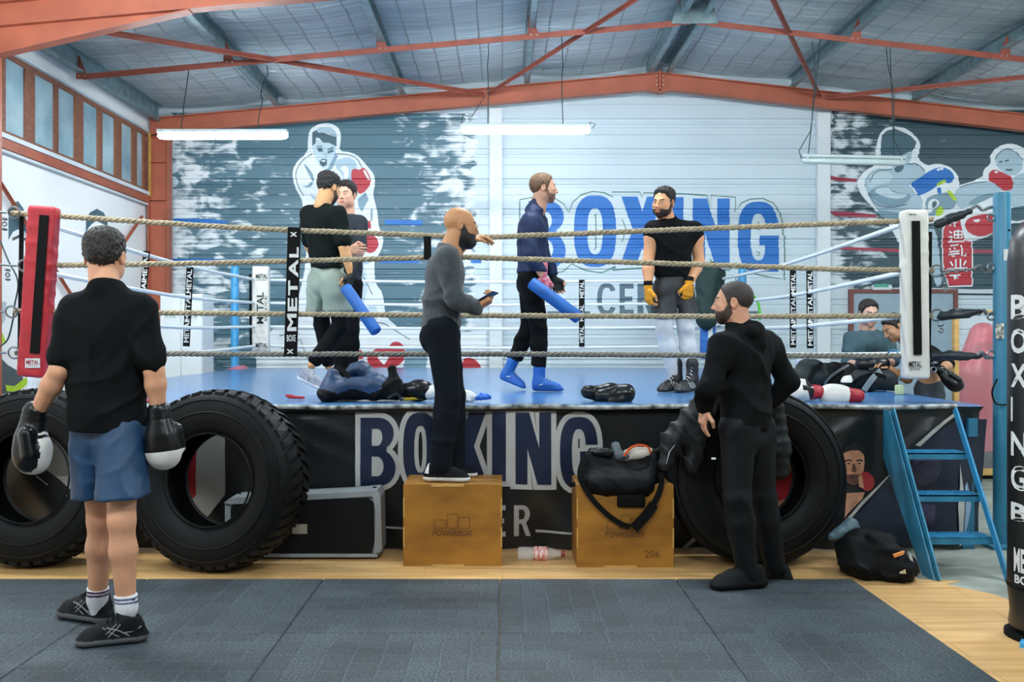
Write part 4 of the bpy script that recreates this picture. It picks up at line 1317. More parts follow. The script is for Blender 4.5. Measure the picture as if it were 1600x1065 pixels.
E_ = [([[SP(*p) for p in [(1313, 820), (1350, 790), (1392, 738), (1440, 690), (1495, 655), (1545, 655), (1545, 840), (1420, 850), (1330, 850)]]], 3, 1),
      ([[SP(*p) for p in [(1311, 817), (1345, 782), (1386, 742), (1396, 728), (1390, 741), (1352, 782), (1316, 818)]]], 4, 2),
      ([[SP(*p) for p in [(1425, 694), (1450, 672), (1490, 645), (1494, 648), (1456, 676), (1434, 696)]]], 4, 2.2),
      ([[SP(*p) for p in smooth_loop([(1316, 712), (1320, 702), (1334, 699), (1348, 702), (1352, 716), (1350, 738), (1342, 752), (1330, 758), (1320, 750), (1316, 732)], 1)]], 0, 3),
      ([[SP(*p) for p in [(1314, 712), (1318, 698), (1334, 692), (1350, 698), (1353, 712), (1344, 704), (1330, 703), (1320, 706)]]], 1, 4),
      ([[SP(*p) for p in [(1320, 719), (1326, 717), (1332, 719), (1331, 721), (1326, 719.5), (1321, 721.5)]]], 1, 4.1), ([[SP(*p) for p in [(1338, 719), (1344, 717), (1349, 719), (1348, 721.5), (1344, 719.5), (1339, 721)]]], 1, 4.2),
      ([[SP(*p) for p in smooth_loop([(1323, 724), (1326.5, 722.5), (1330, 724), (1326.5, 725.5)], 1)]], 1, 4.25), ([[SP(*p) for p in smooth_loop([(1339.5, 724), (1343, 722.5), (1346.5, 724), (1343, 725.5)], 1)]], 1, 4.28),
      ([[SP(*p) for p in [(1333, 724), (1336, 724), (1339, 736), (1334.5, 738), (1331, 736)]]], 2, 4.3), ([[SP(*p) for p in smooth_loop([(1317, 734), (1322, 742), (1334, 740), (1345, 742), (1351, 734), (1349, 746), (1342, 755), (1334, 759), (1325, 755), (1318, 746)], 1)]], 2, 4.4), ([[SP(*p) for p in smooth_loop([(1328, 744), (1334, 742.5), (1341, 744), (1340, 747), (1334, 748), (1329, 747)], 1)]], 1, 4.5),
      ([[SP(*p) for p in smooth_loop([(1343, 748), (1345, 738), (1356, 736), (1365, 746), (1364, 760), (1352, 768), (1344, 760)], 1)]], 5, 5),
      ([[SP(*p) for p in [(1341, 744), (1347, 741), (1349, 762), (1342, 760)]]], 0, 5.4),
      ([[SP(*p) for p in [(1322, 770), (1350, 768), (1346, 778), (1322, 800), (1316, 808)]]], 0, 3.3),
      ([[SP(*p) for p in smooth_loop([(1200, 760), (1206, 738), (1226, 730), (1240, 742), (1238, 765), (1220, 782), (1206, 780)], 1)]], 5, 3.5),
      ([[SP(*p) for p in [(1212, 736), (1226, 715), (1244, 712), (1240, 742), (1226, 730)]]], 0, 3), ([[SP(*p) for p in [(1196, 780), (1214, 782), (1232, 770), (1220, 796), (1204, 806)]]], 0, 3.2),
      ([[SP(*p) for p in smooth_loop([(1420, 720), (1445, 712), (1470, 718), (1466, 750), (1440, 760), (1424, 750)], 1)]], 6, 3), ([[SP(*p) for p in [(1438, 786), (1460, 788), (1458, 820), (1440, 820)]]], 6, 3),
      ([[SP(*p) for p in [(1493, 790), (1500, 725), (1506, 790), (1508, 852), (1500, 853)]]], 4, 3), ([[SP(*p) for p in [(1507, 760), (1512, 752), (1530, 822), (1530, 840), (1510, 850)]]], 7, 3),
      ([[SP(*p) for p in [(1060, 862), (1086, 838), (1092, 841), (1068, 864)]]], 4, 1)]
FM = [v_skin, v_hair, v_dskin, M('navy_dark_print', '#141f35', .4, var=.2, vscale=4), v_white, v_red, v_pur, M('pale_blue_print', '#8fa9c4', .4)]
on_skirt('banner_fighter_print', E_[3:14], FM, 'printed fighter with red hand wraps')
on_skirt('banner_chest_print', E_[14:15], FM, 'printed bare chest of the fighter')
on_skirt('banner_glove_print', E_[15:18], FM, 'printed red glove and arm')
on_skirt('banner_field', E_[:2], FM, 'navy field with white swoosh')
on_skirt('banner_swoosh', E_[2:3], FM, 'white swoosh behind the steps')
on_skirt('banner_dim_print', E_[18:19], FM, 'dim purple print')
on_skirt('banner_dim_print', E_[19:20], FM, 'dim purple print')
on_skirt('banner_point', E_[20:21], FM, 'white pointed print')
on_skirt('banner_point', E_[21:22], FM, 'pale blue pointed print')
on_skirt('banner_dash', E_[22:], FM, 'short grey dash print')

# --- ropes
def spline(pts, n=10):
    pts = [Vector(p) for p in pts]
    out = []
    m = len(pts)
    for i in range(m - 1):
        p0, p1, p2, p3 = pts[max(i - 1, 0)], pts[i], pts[i + 1], pts[min(i + 2, m - 1)]
        for k in range(n):
            t = k / n
            out.append(.5 * ((2 * p1) + (p2 - p0) * t + (2 * p0 - 5 * p1 + 4 * p2 - p3) * t * t + (3 * p1 - p0 - 3 * p2 + p3) * t ** 3))
    out.append(pts[-1])
    return out
def resample(path, step):
    out = [path[0]]
    acc = 0.0
    for a, b in zip(path, path[1:]):
        L = (b - a).length
        t = step - acc
        while t <= L:
            out.append(a.lerp(b, t / L)); t += step
        acc = (acc + L) % step
    out.append(path[-1])
    return out
def twisted(name, path, mat, label, group, R=.0098, pitch=.12):
    q = MB()
    path = resample(path, pitch / 9)
    for s in range(3):
        pp_ = []
        for i, p in enumerate(path):
            d = (path[min(i + 1, len(path) - 1)] - path[max(i - 1, 0)])
            _, sd, u = frame(d)
            a = 2 * math.pi * (i / 9.0 + s / 3.0)
            pp_.append(p + sd * math.cos(a) * R + u * math.sin(a) * R)
        q.tube(pp_, R * 1.12, 5)
    return tag(q.build(name, mat, angle=None), label, 'rope', group)
FR = [[(18, 333), (100, 338), (250, 348), (400, 357), (650, 367), (755, 370), (820, 368), (1150, 355), (1410, 345), (1458, 342)],
      [(40, 415), (200, 413), (400, 409), (700, 402), (800, 404), (1150, 415), (1300, 420), (1458, 422)],
      [(22, 486), (400, 490), (800, 493), (1150, 494), (1458, 493)],
      [(24, 551), (400, 553), (800, 553), (1150, 555), (1458, 556)]]
nm = ['topmost', 'second', 'third', 'lowest']
for i, pts in enumerate(FR):
    twisted('ring_rope', spline([P(x, y, YR) for x, y in pts]), m_rope if i < 3 else m_rope2, 'twisted hemp rope, %s of the four across the front of the ring' % nm[i], 'front ring ropes')
ZB_ = [2.157, 1.847, 1.529, 1.271]
ZF_ = [2.205, 1.86, 1.55, 1.275]
XL0, XR0, XLB, XRB = -3.25, 2.86, -3.3, 2.9
for i in range(4):
    for nm_, pts, lb in (('back', [(XLB, YB, ZB_[i]), (-.2, YB, ZB_[i] - .03), (XRB, YB, ZB_[i])], 'smooth pale rope, %s of four along the back of the ring'),
                         ('left', [(XL0, YR, ZF_[i]), ((XL0 + XLB) / 2, (YR + YB) / 2, (ZF_[i] + ZB_[i]) / 2 - .05), (XLB, YB, ZB_[i])], 'smooth pale rope, %s of four along the left side of the ring'),
                         ('right', [(XR0, YR, ZF_[i]), ((XR0 + XRB) / 2, (YR + YB) / 2, (ZF_[i] + ZB_[i]) / 2 - .05), (XRB, YB, ZB_[i])], 'smooth pale rope, %s of four along the right side of the ring')):
        q = MB(); q.tube(spline(pts, 12), .019, 7)
        tag(q.build('ring_rope', m_rope3), lb % nm[i], 'rope', nm_ + ' ring ropes')

# --- posts
def post(x, y, label, mat, stickers=()):
    t = empty('ring_post', (x, y, 0), label, 'post')
    q = MB(); q.lathe([(.001, 0), (.055, 0), (.055, 2.34), (.05, 2.355), (.001, 2.358)], (x, y, 0), (0, 0, 1), 20); q.build('tube', mat, t, angle=60)
    q = MB(); q.box((x, y, .012), (.12, .12, .012), bev=.003); q.build('base_plate', mat, t, smooth=False)
    for z in (1.28, 1.53, 1.86, 2.19):
        q = MB(); q.torus((x + (.075 if x < 0 else -.075), y, z), .022, .007, (0, 1, 0), 10, 5); q.build('eye_bolt', m_steel, t)
    for k in range(6):
        q = MB(); q.lathe([(.001, -.003), (.008, -.003), (.008, .002)], (x + .02, y - .052, 1.15 + .19 * k), (0, 1, 0), 8); q.build('bolt_hole', m_strap, t)
    return t
rp_ = post(3.33, 6.4, 'thick chipped blue steel post at the front right corner of the ring', M('chipped_blue', '#1f3c48', .4, col2='#2f7a99', vscale=9, detail=8, bump=.06), ())
MATS['chipped_blue'].node_tree.nodes['Color Ramp'].color_ramp.elements[0].position = .24
MATS['chipped_blue'].node_tree.nodes['Color Ramp'].color_ramp.elements[1].position = .36
post(-3.75, 6.4, 'blue steel post at the front left corner of the ring', m_blue)
post(P(367, 0, 13.2).x, 13.2, 'light blue steel post at the back left corner of the ring', m_bluel)
post(P(1160, 0, 13.2).x, 13.2, 'light blue steel post at the back right corner of the ring', m_bluel)

def ptext(q, t, c, wd, ht, r, u, mi=0, bold=.02, lift=.0015):
    """text centred at c, in the plane of the directions r (reading) and u (up)"""
    v, f = text2d(t, bold)
    r, u = Vector(r).normalized(), Vector(u).normalized()
    n = r.cross(u)
    q.add([Vector(c) + r * (x - .5) * wd + u * (y - .5) * ht + n * lift for x, y in v], f, mi)

def logo(parent, c, wd, ht, r, u, mat, name='label_print'):
    r, u = Vector(r).normalized(), Vector(u).normalized()
    q = MB(); ptext(q, 'METAL', Vector(c) + u * ht * .14, wd, ht * .62, r, u, 0, .02)
    ptext(q, 'BOXE', Vector(c) - u * ht * .36, wd * .8, ht * .22, r, u, 0, .0)
    me = make_mesh(name, q.v, q.f, q.m, False)
    return link(name, me, mat, parent)

def sticker(parent, c, wd, ht, mat):
    q = MB(); q.box(c, (wd / 2, .002, ht / 2)); return q.build('sticker', mat, parent, smooth=False)
sticker(rp_, P(1562, 517, 6.34), .055, .1, M('sticker_print', '#20282a', .5, col2='#e8eee2', vscale=45))
sticker(rp_, P(1572, 398, 6.345), .03, .075, m_print)

# --- corner pads
def pad(c0, c1, wd, th, mat, label, strapmat=m_strap, depth_dir=(0, 1, 0)):
    """upright pad from bottom centre c0 to top centre c1"""
    c0, c1 = Vector(c0), Vector(c1)
    up = (c1 - c0).normalized()
    n = Vector(depth_dir).normalized(); r = up.cross(n).normalized() * -1; n = r.cross(up).normalized()
    if n.y < 0: n = -n
    t = empty('corner_pad', c0, label, 'pad')
    R = np.array([[r.x, n.x, up.x], [r.y, n.y, up.y], [r.z, n.z, up.z]])
    s = SD(); s.box((c0 + c1) / 2, (wd / 2, th / 2, (c1 - c0).length / 2), R, .022)
    soft('padding', s, .012, mat, t, folds(.004, 30, 2))
    return t, r, n, up
red = M('red_vinyl', '#b3222e', .45, var=.1, vscale=5, bump=.08, bscale=20)
whv = M('white_vinyl', '#d9d9d2', .45, var=.06, vscale=5, bump=.08, bscale=20)
bluv = M('blue_pad', '#2268b8', .45, var=.08)
t, r, n, up = pad(P(52, 589, 6.56), P(70, 322, 6.56), .19, .12, red, 'red vinyl corner pad with black strap at the left front corner')
q = MB(); q.bar(P(54, 552, 6.49), P(69, 336, 6.49), .062, .008, hint=n); q.build('strap', m_strap, t, smooth=False)
q = MB(); q.box(P(51, 567, 6.492), (.05, .003, .032)); q.build('label', m_print, t); logo(t, P(51, 567, 6.488), .085, .045, (1, 0, 0), (0, 0, 1), v_red)
t, r, n, up = pad(P(1430, 592, 6.56), P(1427, 328, 6.56), .17, .12, whv, 'white vinyl corner pad with black strap at the right front corner')
q = MB(); q.bar(P(1434, 554, 6.488), P(1431, 345, 6.488), .055, .008, hint=n); q.build('strap', m_strap, t, smooth=False)
logo(t, P(1430, 571, 6.494), .085, .065, (1, 0, 0), (0, 0, 1), m_strap)
q = MB(); ptext(q, 'METAL', P(1426, 335, 6.494), .05, .01, (1, 0, 0), (0, 0, 1)); link('label_print', make_mesh('l', q.v, q.f, q.m, False), m_strap, t)
t, r, n, up = pad(P(408, 549, 12.8), P(408, 416, 12.8), .22, .12, whv, 'white corner pad with green lettering at the back left corner')
for y, wd, ht, rot in ((433, .16, .1, 0), (481, .42, .15, 1), (541, .16, .1, 0)):
    logo(t, P(409, y, 12.735), wd, ht, (1, 0, 0) if not rot else (0, 0, 1), (0, 0, 1) if not rot else (-1, 0, 0), m_dprint)
t, r, n, up = pad(P(1106, 560, 12.8), P(1106, 420, 12.8), .2, .12, bluv, 'blue corner pad at the back right corner')
q = MB(); q.box(P(1110, 516, 12.735), (.03, .002, .1)); q.build('label', m_print, t)

# --- rope spacer straps
def strap(p0, p1, wd, label, text=None, th=.012, name='rope_spacer', hint=(0, 1, 0)):
    p0, p1 = Vector(p0), Vector(p1)
    t = empty(name, p1, label, 'strap', 'rope spacers')
    q = MB(); q.bar(p0, p1, wd, th, hint=hint); q.build('webbing', m_strap, t, smooth=False)
    if text:
        d = (p0 - p1).normalized(); mid = (p0 + p1) / 2
        n = Vector(hint).normalized() * -1
        for frac, L in text:
            q = MB(); c = p1.lerp(p0, frac) + n * (th / 2 + .002)
            rr_ = d; uu = n.cross(rr_).normalized()
            v, f = text2d('METAL', .02)
            q.add([c + rr_ * (x - .5) * L + uu * (y - .5) * wd * .72 for x, y in v], f)
            link('label_print', make_mesh('l', q.v, q.f, q.m, False), m_print, t)
    return t
s1 = strap(P(460, 355, 6.56), P(454, 556, 6.56), .088, 'black rope spacer strap with big white lettering left of the duffel bag', None)
def strap_print(v, f, c, r, u, wd, ht):
    q = MB(); q.add([c + Vector(r) * (x - .5) * wd + Vector(u) * (y - .5) * ht for x, y in v], f)
    link('label_print', make_mesh('l', q.v, q.f, q.m, False), m_print, s1)
for ch, y0, y1 in (('L', 386, 402), ('A', 405, 433), ('T', 438, 461), ('E', 465, 486), ('M', 490, 517)):
    c = P(457.5 + (455 - (y0 + y1) / 2) * .03, (y0 + y1) / 2, 6.55)
    strap_print(*text2d(ch, .03), c, (0, 0, 1), (-1, 0, 0), (y1 - y0) / 228, .064)
for y in (366, 549):
    strap_print(*text2d('X', .06), P(456 + (455 - y) * .03, y, 6.55), (1, 0, 0), (0, 0, 1), .05, .03)
strap_print(*text2d('BOXE', .02), P(455, 528, 6.55), (1, 0, 0), (0, 0, 1), .06, .045)
strap(P(668, 369, 6.57), P(668, 405, 6.57), .05, 'short black strap on the top front rope behind the grey sweater')
strap(P(34, 336, 6.62), P(31, 546, 6.62), .028, 'thin black strap left of the red corner pad')
strap(P(1453, 362, 6.62), P(1451, 562, 6.62), .026, 'thin black strap right of the white corner pad')
yL = lambda x, X: X * F / (x - CX)
Ya, Yb = yL(229, XL0 - .02), yL(296, XL0 - .03)
strap(P(229, 392, Ya), P(222, 490, Ya), .06, 'black lettered spacer strap on the left ropes, beside the corner column', [(.35, .25), (.75, .25)])
strap(P(297, 417, Yb), P(291, 541, Yb), .07, 'black lettered spacer strap on the left ropes, before the white locker', [(.2, .25), (.5, .3), (.82, .25)])
strap(P(909, 437, YB - .03), P(909, 541, YB - .03), .075, 'black lettered spacer strap on the back ropes below the blue lettering', [(.18, .22), (.5, .22), (.85, .22)])
Yc, Yd = yL(1240, XR0 + .02), yL(1265, XR0 + .02)
strap(P(1239, 421, Yc), P(1239, 543, Yc), .06, 'black lettered spacer strap on the right ropes, left one of the pair', [(.2, .25), (.5, .25), (.82, .2)])
strap(P(1265, 419, Yd), P(1266, 544, Yd), .06, 'black lettered spacer strap on the right ropes, right one of the pair', [(.2, .25), (.5, .25), (.82, .2)])
strap(P(391, 428, 12.85), P(392, 541, 12.85), .03, 'thin black strap beside the back left corner pad')

# --- chains, rings and taped turnbuckles at the front corners
def chain(a, b, n, label, dangle=0):
    a, b = Vector(a), Vector(b)
    t = empty('chain', a, label, 'chain')
    for i in range(n):
        c = a.lerp(b, (i + .5) / n)
        d = (b - a).normalized()
        q = MB()
        ax = Vector((0, 1, 0)) if i % 2 else Vector((0, .35, 1))
        q.torus(c, (b - a).length / n * .42, .006, ax, 10, 5, sx=1.0 if i % 2 else 1.0); q.build('link', m_steel, t)
    for k in range(dangle):
        q = MB(); c = a + Vector((0, 0, -.035 - .05 * k)); q.torus(c, .026, .006, (0, 1, 0) if k % 2 == 0 else (1, 0, 0), 10, 5); q.build('link', m_steel, t)
    return t
def ringhook(c, label):
    q = MB(); q.torus(c, .04, .007, (0, 1, .2), 16, 6)
    tag(q.build('rope_ring', m_steel), label, 'ring', 'rope end rings')
def shackle(a, b, label):
    a, b = Vector(a), Vector(b)
    q = MB(); m_ = (a + b) / 2
    q.tube(spline([a, a.lerp(b, .3) + Vector((0, 0, .03)), a.lerp(b, .5) + Vector((0, 0, -.005)), a.lerp(b, .75) + Vector((0, 0, .0)), b], 6), .012, 6)
    tag(q.build('turnbuckle_hook', m_steel), label, 'hook', 'turnbuckle hooks')
m_tape = M('black_tape', '#16222b', .38, var=.25, vscale=8, bump=.2, bscale=30)
m_btape = M('blue_tape', '#1c6fa8', .4)
def taped(a, b, label, w0=.034, w1=.022, tip=m_tape):
    a, b = Vector(a), Vector(b)
    s = SD(); s.cone(a, b, w0, w1); s.cone(a.lerp(b, .35) + Vector((0, 0, .01)), a.lerp(b, .7) + Vector((0, 0, -.005)), w0 * .9, w1 * 1.2)
    t = tag(soft('taped_turnbuckle', s, .008, m_tape, None, folds(.006, 60, 4)), label, 'turnbuckle')
    return t
ex = 1545
taped(P(1466, 350, 6.55), P(1515, 330, 6.47), 'black taped turnbuckle at the end of the top front rope')
shackle(P(1512, 331, 6.47), P(1558, 322, 6.42), 'steel hook between the top rope and the blue post')
ringhook(P(1463, 423, 6.55), 'steel ring at the right end of the second rope')
chain(P(1470, 424, 6.54), P(1520, 421, 6.45), 7, 'steel chain from the second rope to the blue post', 0)
chain(P(1474, 424, 6.53), P(1477, 455, 6.53), 4, 'loose end of chain hanging from the second rope')
shackle(P(1520, 421, 6.45), P(1556, 424, 6.42), 'steel hook at the end of the chain on the blue post')
ringhook(P(1464, 492, 6.55), 'steel ring at the right end of the third rope')
taped(P(1472, 494, 6.54), P(1530, 487, 6.45), 'black taped turnbuckle at the end of the third rope')
shackle(P(1528, 492, 6.45), P(1557, 488, 6.42), 'steel hook between the third rope and the blue post')
taped(P(1458, 556, 6.55), P(1530, 556, 6.45), 'black and blue taped turnbuckle at the end of the lowest rope')
shackle(P(1524, 556, 6.45), P(1557, 559, 6.42), 'steel hook between the lowest rope and the blue post')
chain(P(1470, 504, 6.53), P(1470, 520, 6.53), 2, 'short chain end hanging under the third rope')
chain(P(1461, 562, 6.53), P(1458, 582, 6.53), 2, 'short chain end hanging under the lowest rope')
for x, y, lb in ((22, 332, 'top'), (38, 415, 'second'), (18, 487, 'third'), (22, 551, 'lowest')):
    ringhook(P(x, y, 6.58), 'steel ring at the left end of the %s front rope' % lb)
    p0 = P(x - 12, y, 6.56)
    q = MB(); q.tube([p0, Vector((-3.7, 6.44, p0.z + .02))], .009, 6)
    tag(q.build('tie_rod', m_steel), 'steel rod from the left end of the %s front rope to its post' % lb, 'rod')
chain(P(7, 338, 6.56), P(7, 362, 6.56), 3, 'short chain hanging at the top left rope end')
chain(P(12, 418, 6.56), P(12, 440, 6.56), 3, 'short chain hanging at the second left rope end')
q = MB(); q.tube(spline([P(0, 375, 6.7), P(12, 405, 6.68), P(28, 440, 6.66), (P(22, 480, 6.66)), P(20, 500, 6.66), P(12, 530, 6.68), P(0, 541, 6.7)], 6), .006, 5)
tag(q.build('thin_cord', m_cable), 'thin dark green cord hanging at the left ring corner', 'cord')

# ================================================================== THINGS STANDING ABOUT
m_tyre = M('tyre_rubber', '#0b0d0f', .55, spec=.2, var=.25, vscale=5, bump=.12, bscale=40)
def tyre(c, yaw, lean, label, lugs=True):
    E = empty('tractor_tyre', c, label, 'tyre')
    E.rotation_euler = (lean, 0, yaw)
    R0 = .54
    pr = [(.275, -.115), (.288, -.135), (.315, -.150), (.37, -.168), (.44, -.168), (.485, -.155), (.512, -.135), (.522, -.09), (.525, 0),
          (.522, .09), (.512, .135), (.485, .155), (.44, .168), (.37, .168), (.315, .150), (.288, .135), (.275, .115), (.29, .105), (.36, .13), (.45, .12), (.49, .06), (.492, 0), (.49, -.06), (.45, -.12), (.36, -.13), (.29, -.105)]
    q = MB(); q.lathe(pr, (0, 0, R0), (0, 1, 0), 72, closed=True)
    def put(q, nm, mat=m_tyre, angle=40):
        o = q.build(nm, mat, None, angle=angle, origin=(0, 0, 0)); o.parent = E; return o
    put(q, 'casing', angle=50)
    for r, y in ((.475, -.160), (.40, -.170), (.275, -.145)):
        q = MB(); q.torus((0, y, R0), r, .006, (0, 1, 0), 60, 5); put(q, 'sidewall_ring')
    if lugs:
        first = None
        n = 42
        for s in (-1, 1):
            first = None
            for k in range(n):
                if first is None:
                    q = MB()
                    def pt(r, a, h): return (r * math.sin(a), h, r * math.cos(a))
                    da = 2 * math.pi / n
                    vs = []
                    for r in (.515, .541):
                        for a, h in ((-.36 * da, .006), (.36 * da, .006), (.62 * da, .07), (.95 * da, .142), (.30 * da, .142), (-.1 * da, .07)):
                            rr_ = r - (.018 if h > .1 else 0)
                            vs.append(pt(rr_, a, h * s))
                    q.add(vs, [[0, 1, 2, 3, 4, 5], [11, 10, 9, 8, 7, 6]] + [[i, 6 + i, 6 + (i + 1) % 6, (i + 1) % 6] for i in range(6)])
                    me_o = q.build('tread_block', m_tyre, None, smooth=False, origin=(0, 0, 0))
                    me_o.location = (0, 0, R0); me_o.parent = E; first = me_o
                    if s > 0: me_o.rotation_euler = (0, math.pi / n, 0)
                else:
                    o = first.copy(); COL.objects.link(o); o.rotation_euler = (0, 2 * math.pi * k / n + (math.pi / n if s > 0 else 0), 0)
    else:
        for h, r in ((-.12, .521), (-.08, .527), (-.04, .530), (0, .531), (.04, .530), (.08, .527)):
            q = MB(); q.torus((0, h, R0), r, .011, (0, 1, 0), 64, 5); put(q, 'tread_rib')
    return E
tyre((P(52, 0, 5.86).x, 5.86, 0.0), math.radians(-4), math.radians(-6), 'big black tyre at the left edge leaning against the ring')
tyre((P(337, 0, 5.76).x, 5.76, 0.0), math.radians(-12), math.radians(-5), 'big black chevron-tread tyre between the man in blue shorts and the loudspeaker')
tyre((P(1183, 0, 5.90).x, 5.90, 0.0), math.radians(3), math.radians(-5), 'big black ribbed tyre behind the man in the black hoodie', False)

# --- loudspeaker lying on its side
m_sgrey = M('speaker_grey', '#8d9498', .5, var=.08, vscale=8, bump=.06)
m_grille = M('speaker_grille', '#0d0f11', .6, spec=.2, var=.3, vscale=220)
sp = empty('loudspeaker', (-1.25, 6.08, 0), 'grey loudspeaker with black grille lying on its side beside the tyre', 'speaker')
x0, x1 = P(350, 0, 6.0).x, P(597, 0, 6.0).x
out = [(x0, .02), (x1 - .03, .02), (x1, .06), (x1 - .01, .40), (x1 - .03, .44), (x1 - .2, .425), (x0 + .04, .39), (x0, .36)]
q = MB(); q.prism([(x, 6.02, z) for x, z in out], (0, .2, 0)); q.build('cabinet', m_sgrey, sp, smooth=False)
gi = [(x0 + .04, .045), (x1 - .065, .045), (x1 - .05, .12), (x1 - .055, .36), (x1 - .09, .385), (x0 + .06, .355), (x0 + .04, .33)]
q = MB(); q.prism([(x, 6.005, z) for x, z in gi], (0, .02, 0)); q.build('grille', m_grille, sp, smooth=False)
q = MB(); q.prism([(x, 6.0 - .004, z) for x, z in [(x0, .02), (x1 - .03, .02), (x1 - .03, .04), (x0, .04)]], (0, .03, 0)); q.prism([(x, 5.996, z) for x, z in [(x1 - .05, .04), (x1, .06), (x1 - .01, .40), (x1 - .03, .44), (x1 - .06, .40), (x1 - .04, .3)]], (0, .03, 0))
q.prism([(x, 5.996, z) for x, z in [(x0, .36), (x0 + .04, .35), (x1 - .06, .40), (x1 - .03, .44), (x1 - .2, .425), (x0 + .04, .39)]], (0, .03, 0)); q.build('bezel', m_sgrey, sp, smooth=False)
q = MB(); q.box(P(468.5, 826, 5.998), (.046, .003, .03)); q.build('badge', M('badge_beige', '#9a958a', .5, var=.2, vscale=40), sp, smooth=False)
for x in (x0 + .07, x1 - .06):
    q = MB(); q.lathe([(.012, 0), (.012, .006), (.001, .007)], (x, 6.1, .40 if x < -1.3 else .438), (0, 0, 1), 10); q.build('screw', m_strap, sp)

# --- plywood jump boxes
m_box = M('birch_ply_stained', '#825619', .42, col2='#a8752a', vscale=2.4, detail=5, stretch=(1.2, 1.2, 2.6), bump=.05)
m_boxe = M('ply_edge', '#c49a55', .5, var=.2, vscale=14, stretch=(1, 1, 10))
m_burn = M('burnt_print', '#5d3b18', .5, var=.1)
def jumpbox(x0, x1, y0, y1, zt, label, extra):
    t = empty('jump_box', ((x0 + x1) / 2, (y0 + y1) / 2, 0), label, 'box', 'plywood jump boxes')
    th = .018
    for nm_, c, h in (('front_panel', ((x0 + x1) / 2, y0 + th / 2, zt / 2), ((x1 - x0) / 2, th / 2, zt / 2)), ('back_panel', ((x0 + x1) / 2, y1 - th / 2, zt / 2), ((x1 - x0) / 2, th / 2, zt / 2)),
                      ('side_panel', (x0 + th / 2, (y0 + y1) / 2, zt / 2), (th / 2, (y1 - y0) / 2 - th, zt / 2)), ('side_panel', (x1 - th / 2, (y0 + y1) / 2, zt / 2), (th / 2, (y1 - y0) / 2 - th, zt / 2)),
                      ('top_panel', ((x0 + x1) / 2, (y0 + y1) / 2, zt - th / 2 + .001), ((x1 - x0) / 2 - th, (y1 - y0) / 2 - th, th / 2)), ('bottom_panel', ((x0 + x1) / 2, (y0 + y1) / 2, th / 2), ((x1 - x0) / 2 - th, (y1 - y0) / 2 - th, th / 2))):
        q = MB(); q.box(c, h, bev=.0025); q.build(nm_, m_box, t, smooth=False)
    for k in (-.5, 0, .5):
        if k == 0:
            q = MB(); q.box(((x0 + x1) / 2 - .03, y0 - .001, zt - .007), (.1, .003, .009)); q.build('finger_joint', m_boxe, t, smooth=False)
            q = MB(); q.box(((x0 + x1) / 2 - .03, y0 - .001, .008), (.1, .003, .008)); q.build('finger_joint', m_boxe, t, smooth=False)
    for z in (.18, .36):
        for x in (x0 + .004, x1 - .004):
            q = MB(); q.box((x, y0 - .001, z), (.004, .003, .06)); q.build('finger_joint', m_boxe, t, smooth=False)
    cx = (x0 + x1) / 2
    q = MB(); ptext(q, 'POWERBOX', (cx, y0 - .001, .205), .24, .036, (1, 0, 0), (0, 0, 1), 0, .02)
    link('brand_print', make_mesh('l', q.v, q.f, q.m, False), m_burn, t)
    q = MB()
    for dx, w_, h_ in ((-.075, .07, .05), (0, .06, .085), (.07, .065, .065)):
        bx = [(cx + dx - w_ / 2, y0 - .0012, .235), (cx + dx + w_ / 2, y0 - .0012, .235), (cx + dx + w_ / 2, y0 - .0012, .235 + h_), (cx + dx - w_ / 2, y0 - .0012, .235 + h_)]
        for a, b in zip(bx, bx[1:] + bx[:1]):
            q.bar(a, b, .0025, .0025)
    q.build('brand_outline', m_burn, t, smooth=False)
    if extra:
        q = MB(); ptext(q, '206', (x1 - .13, y0 - .001, .085), .09, .04, (1, 0, 0), (0, 0, 1), 0, .0); link('size_print', make_mesh('l', q.v, q.f, q.m, False), m_burn, t)
    return t
BX = .503
jumpbox(P(630, 0, 5.83).x, P(784.5, 0, 5.83).x, 5.83, 6.22, BX, 'golden brown plywood box on which the bearded man stands', False)
jumpbox(P(901, 0, 5.80).x, P(1053, 0, 5.80).x, 5.80, 6.20, BX, 'golden brown plywood box carrying a black gym bag', True)

# --- steel steps at the ring corner
m_steps = M('blue_step_enamel', '#2b7696', .42, var=.2, vscale=12, bump=.05)
m_stepl = M('bright_blue_enamel', '#2f86b4', .4, var=.12, vscale=10)
st = empty('ring_steps', (2.7, 5.85, 0), 'blue steel steps with three chequer-plate treads leading up to the ring', 'steps')
SX0, SX1 = 2.465, 2.90
for x, mt in ((SX0, m_steps), (SX1, m_stepl)):
    q = MB()
    q.prism([(x, 5.48, .0), (x, 5.64, .0), (x, 6.22, .62), (x, 6.22, .925), (x, 6.12, .925)] if x == SX0 else [(x, 5.48, .0), (x, 5.53, .0), (x, 6.17, .925), (x, 6.12, .925)], (.008, 0, 0))
    q.bar((x + .004 + (.02 if x == SX0 else -.02), 5.475, .005), (x + .004 + (.02 if x == SX0 else -.02), 6.12, .935), .048, .01, hint=(1, 0, 0))
    q.build('stringer', mt, st, smooth=False)
dm = None
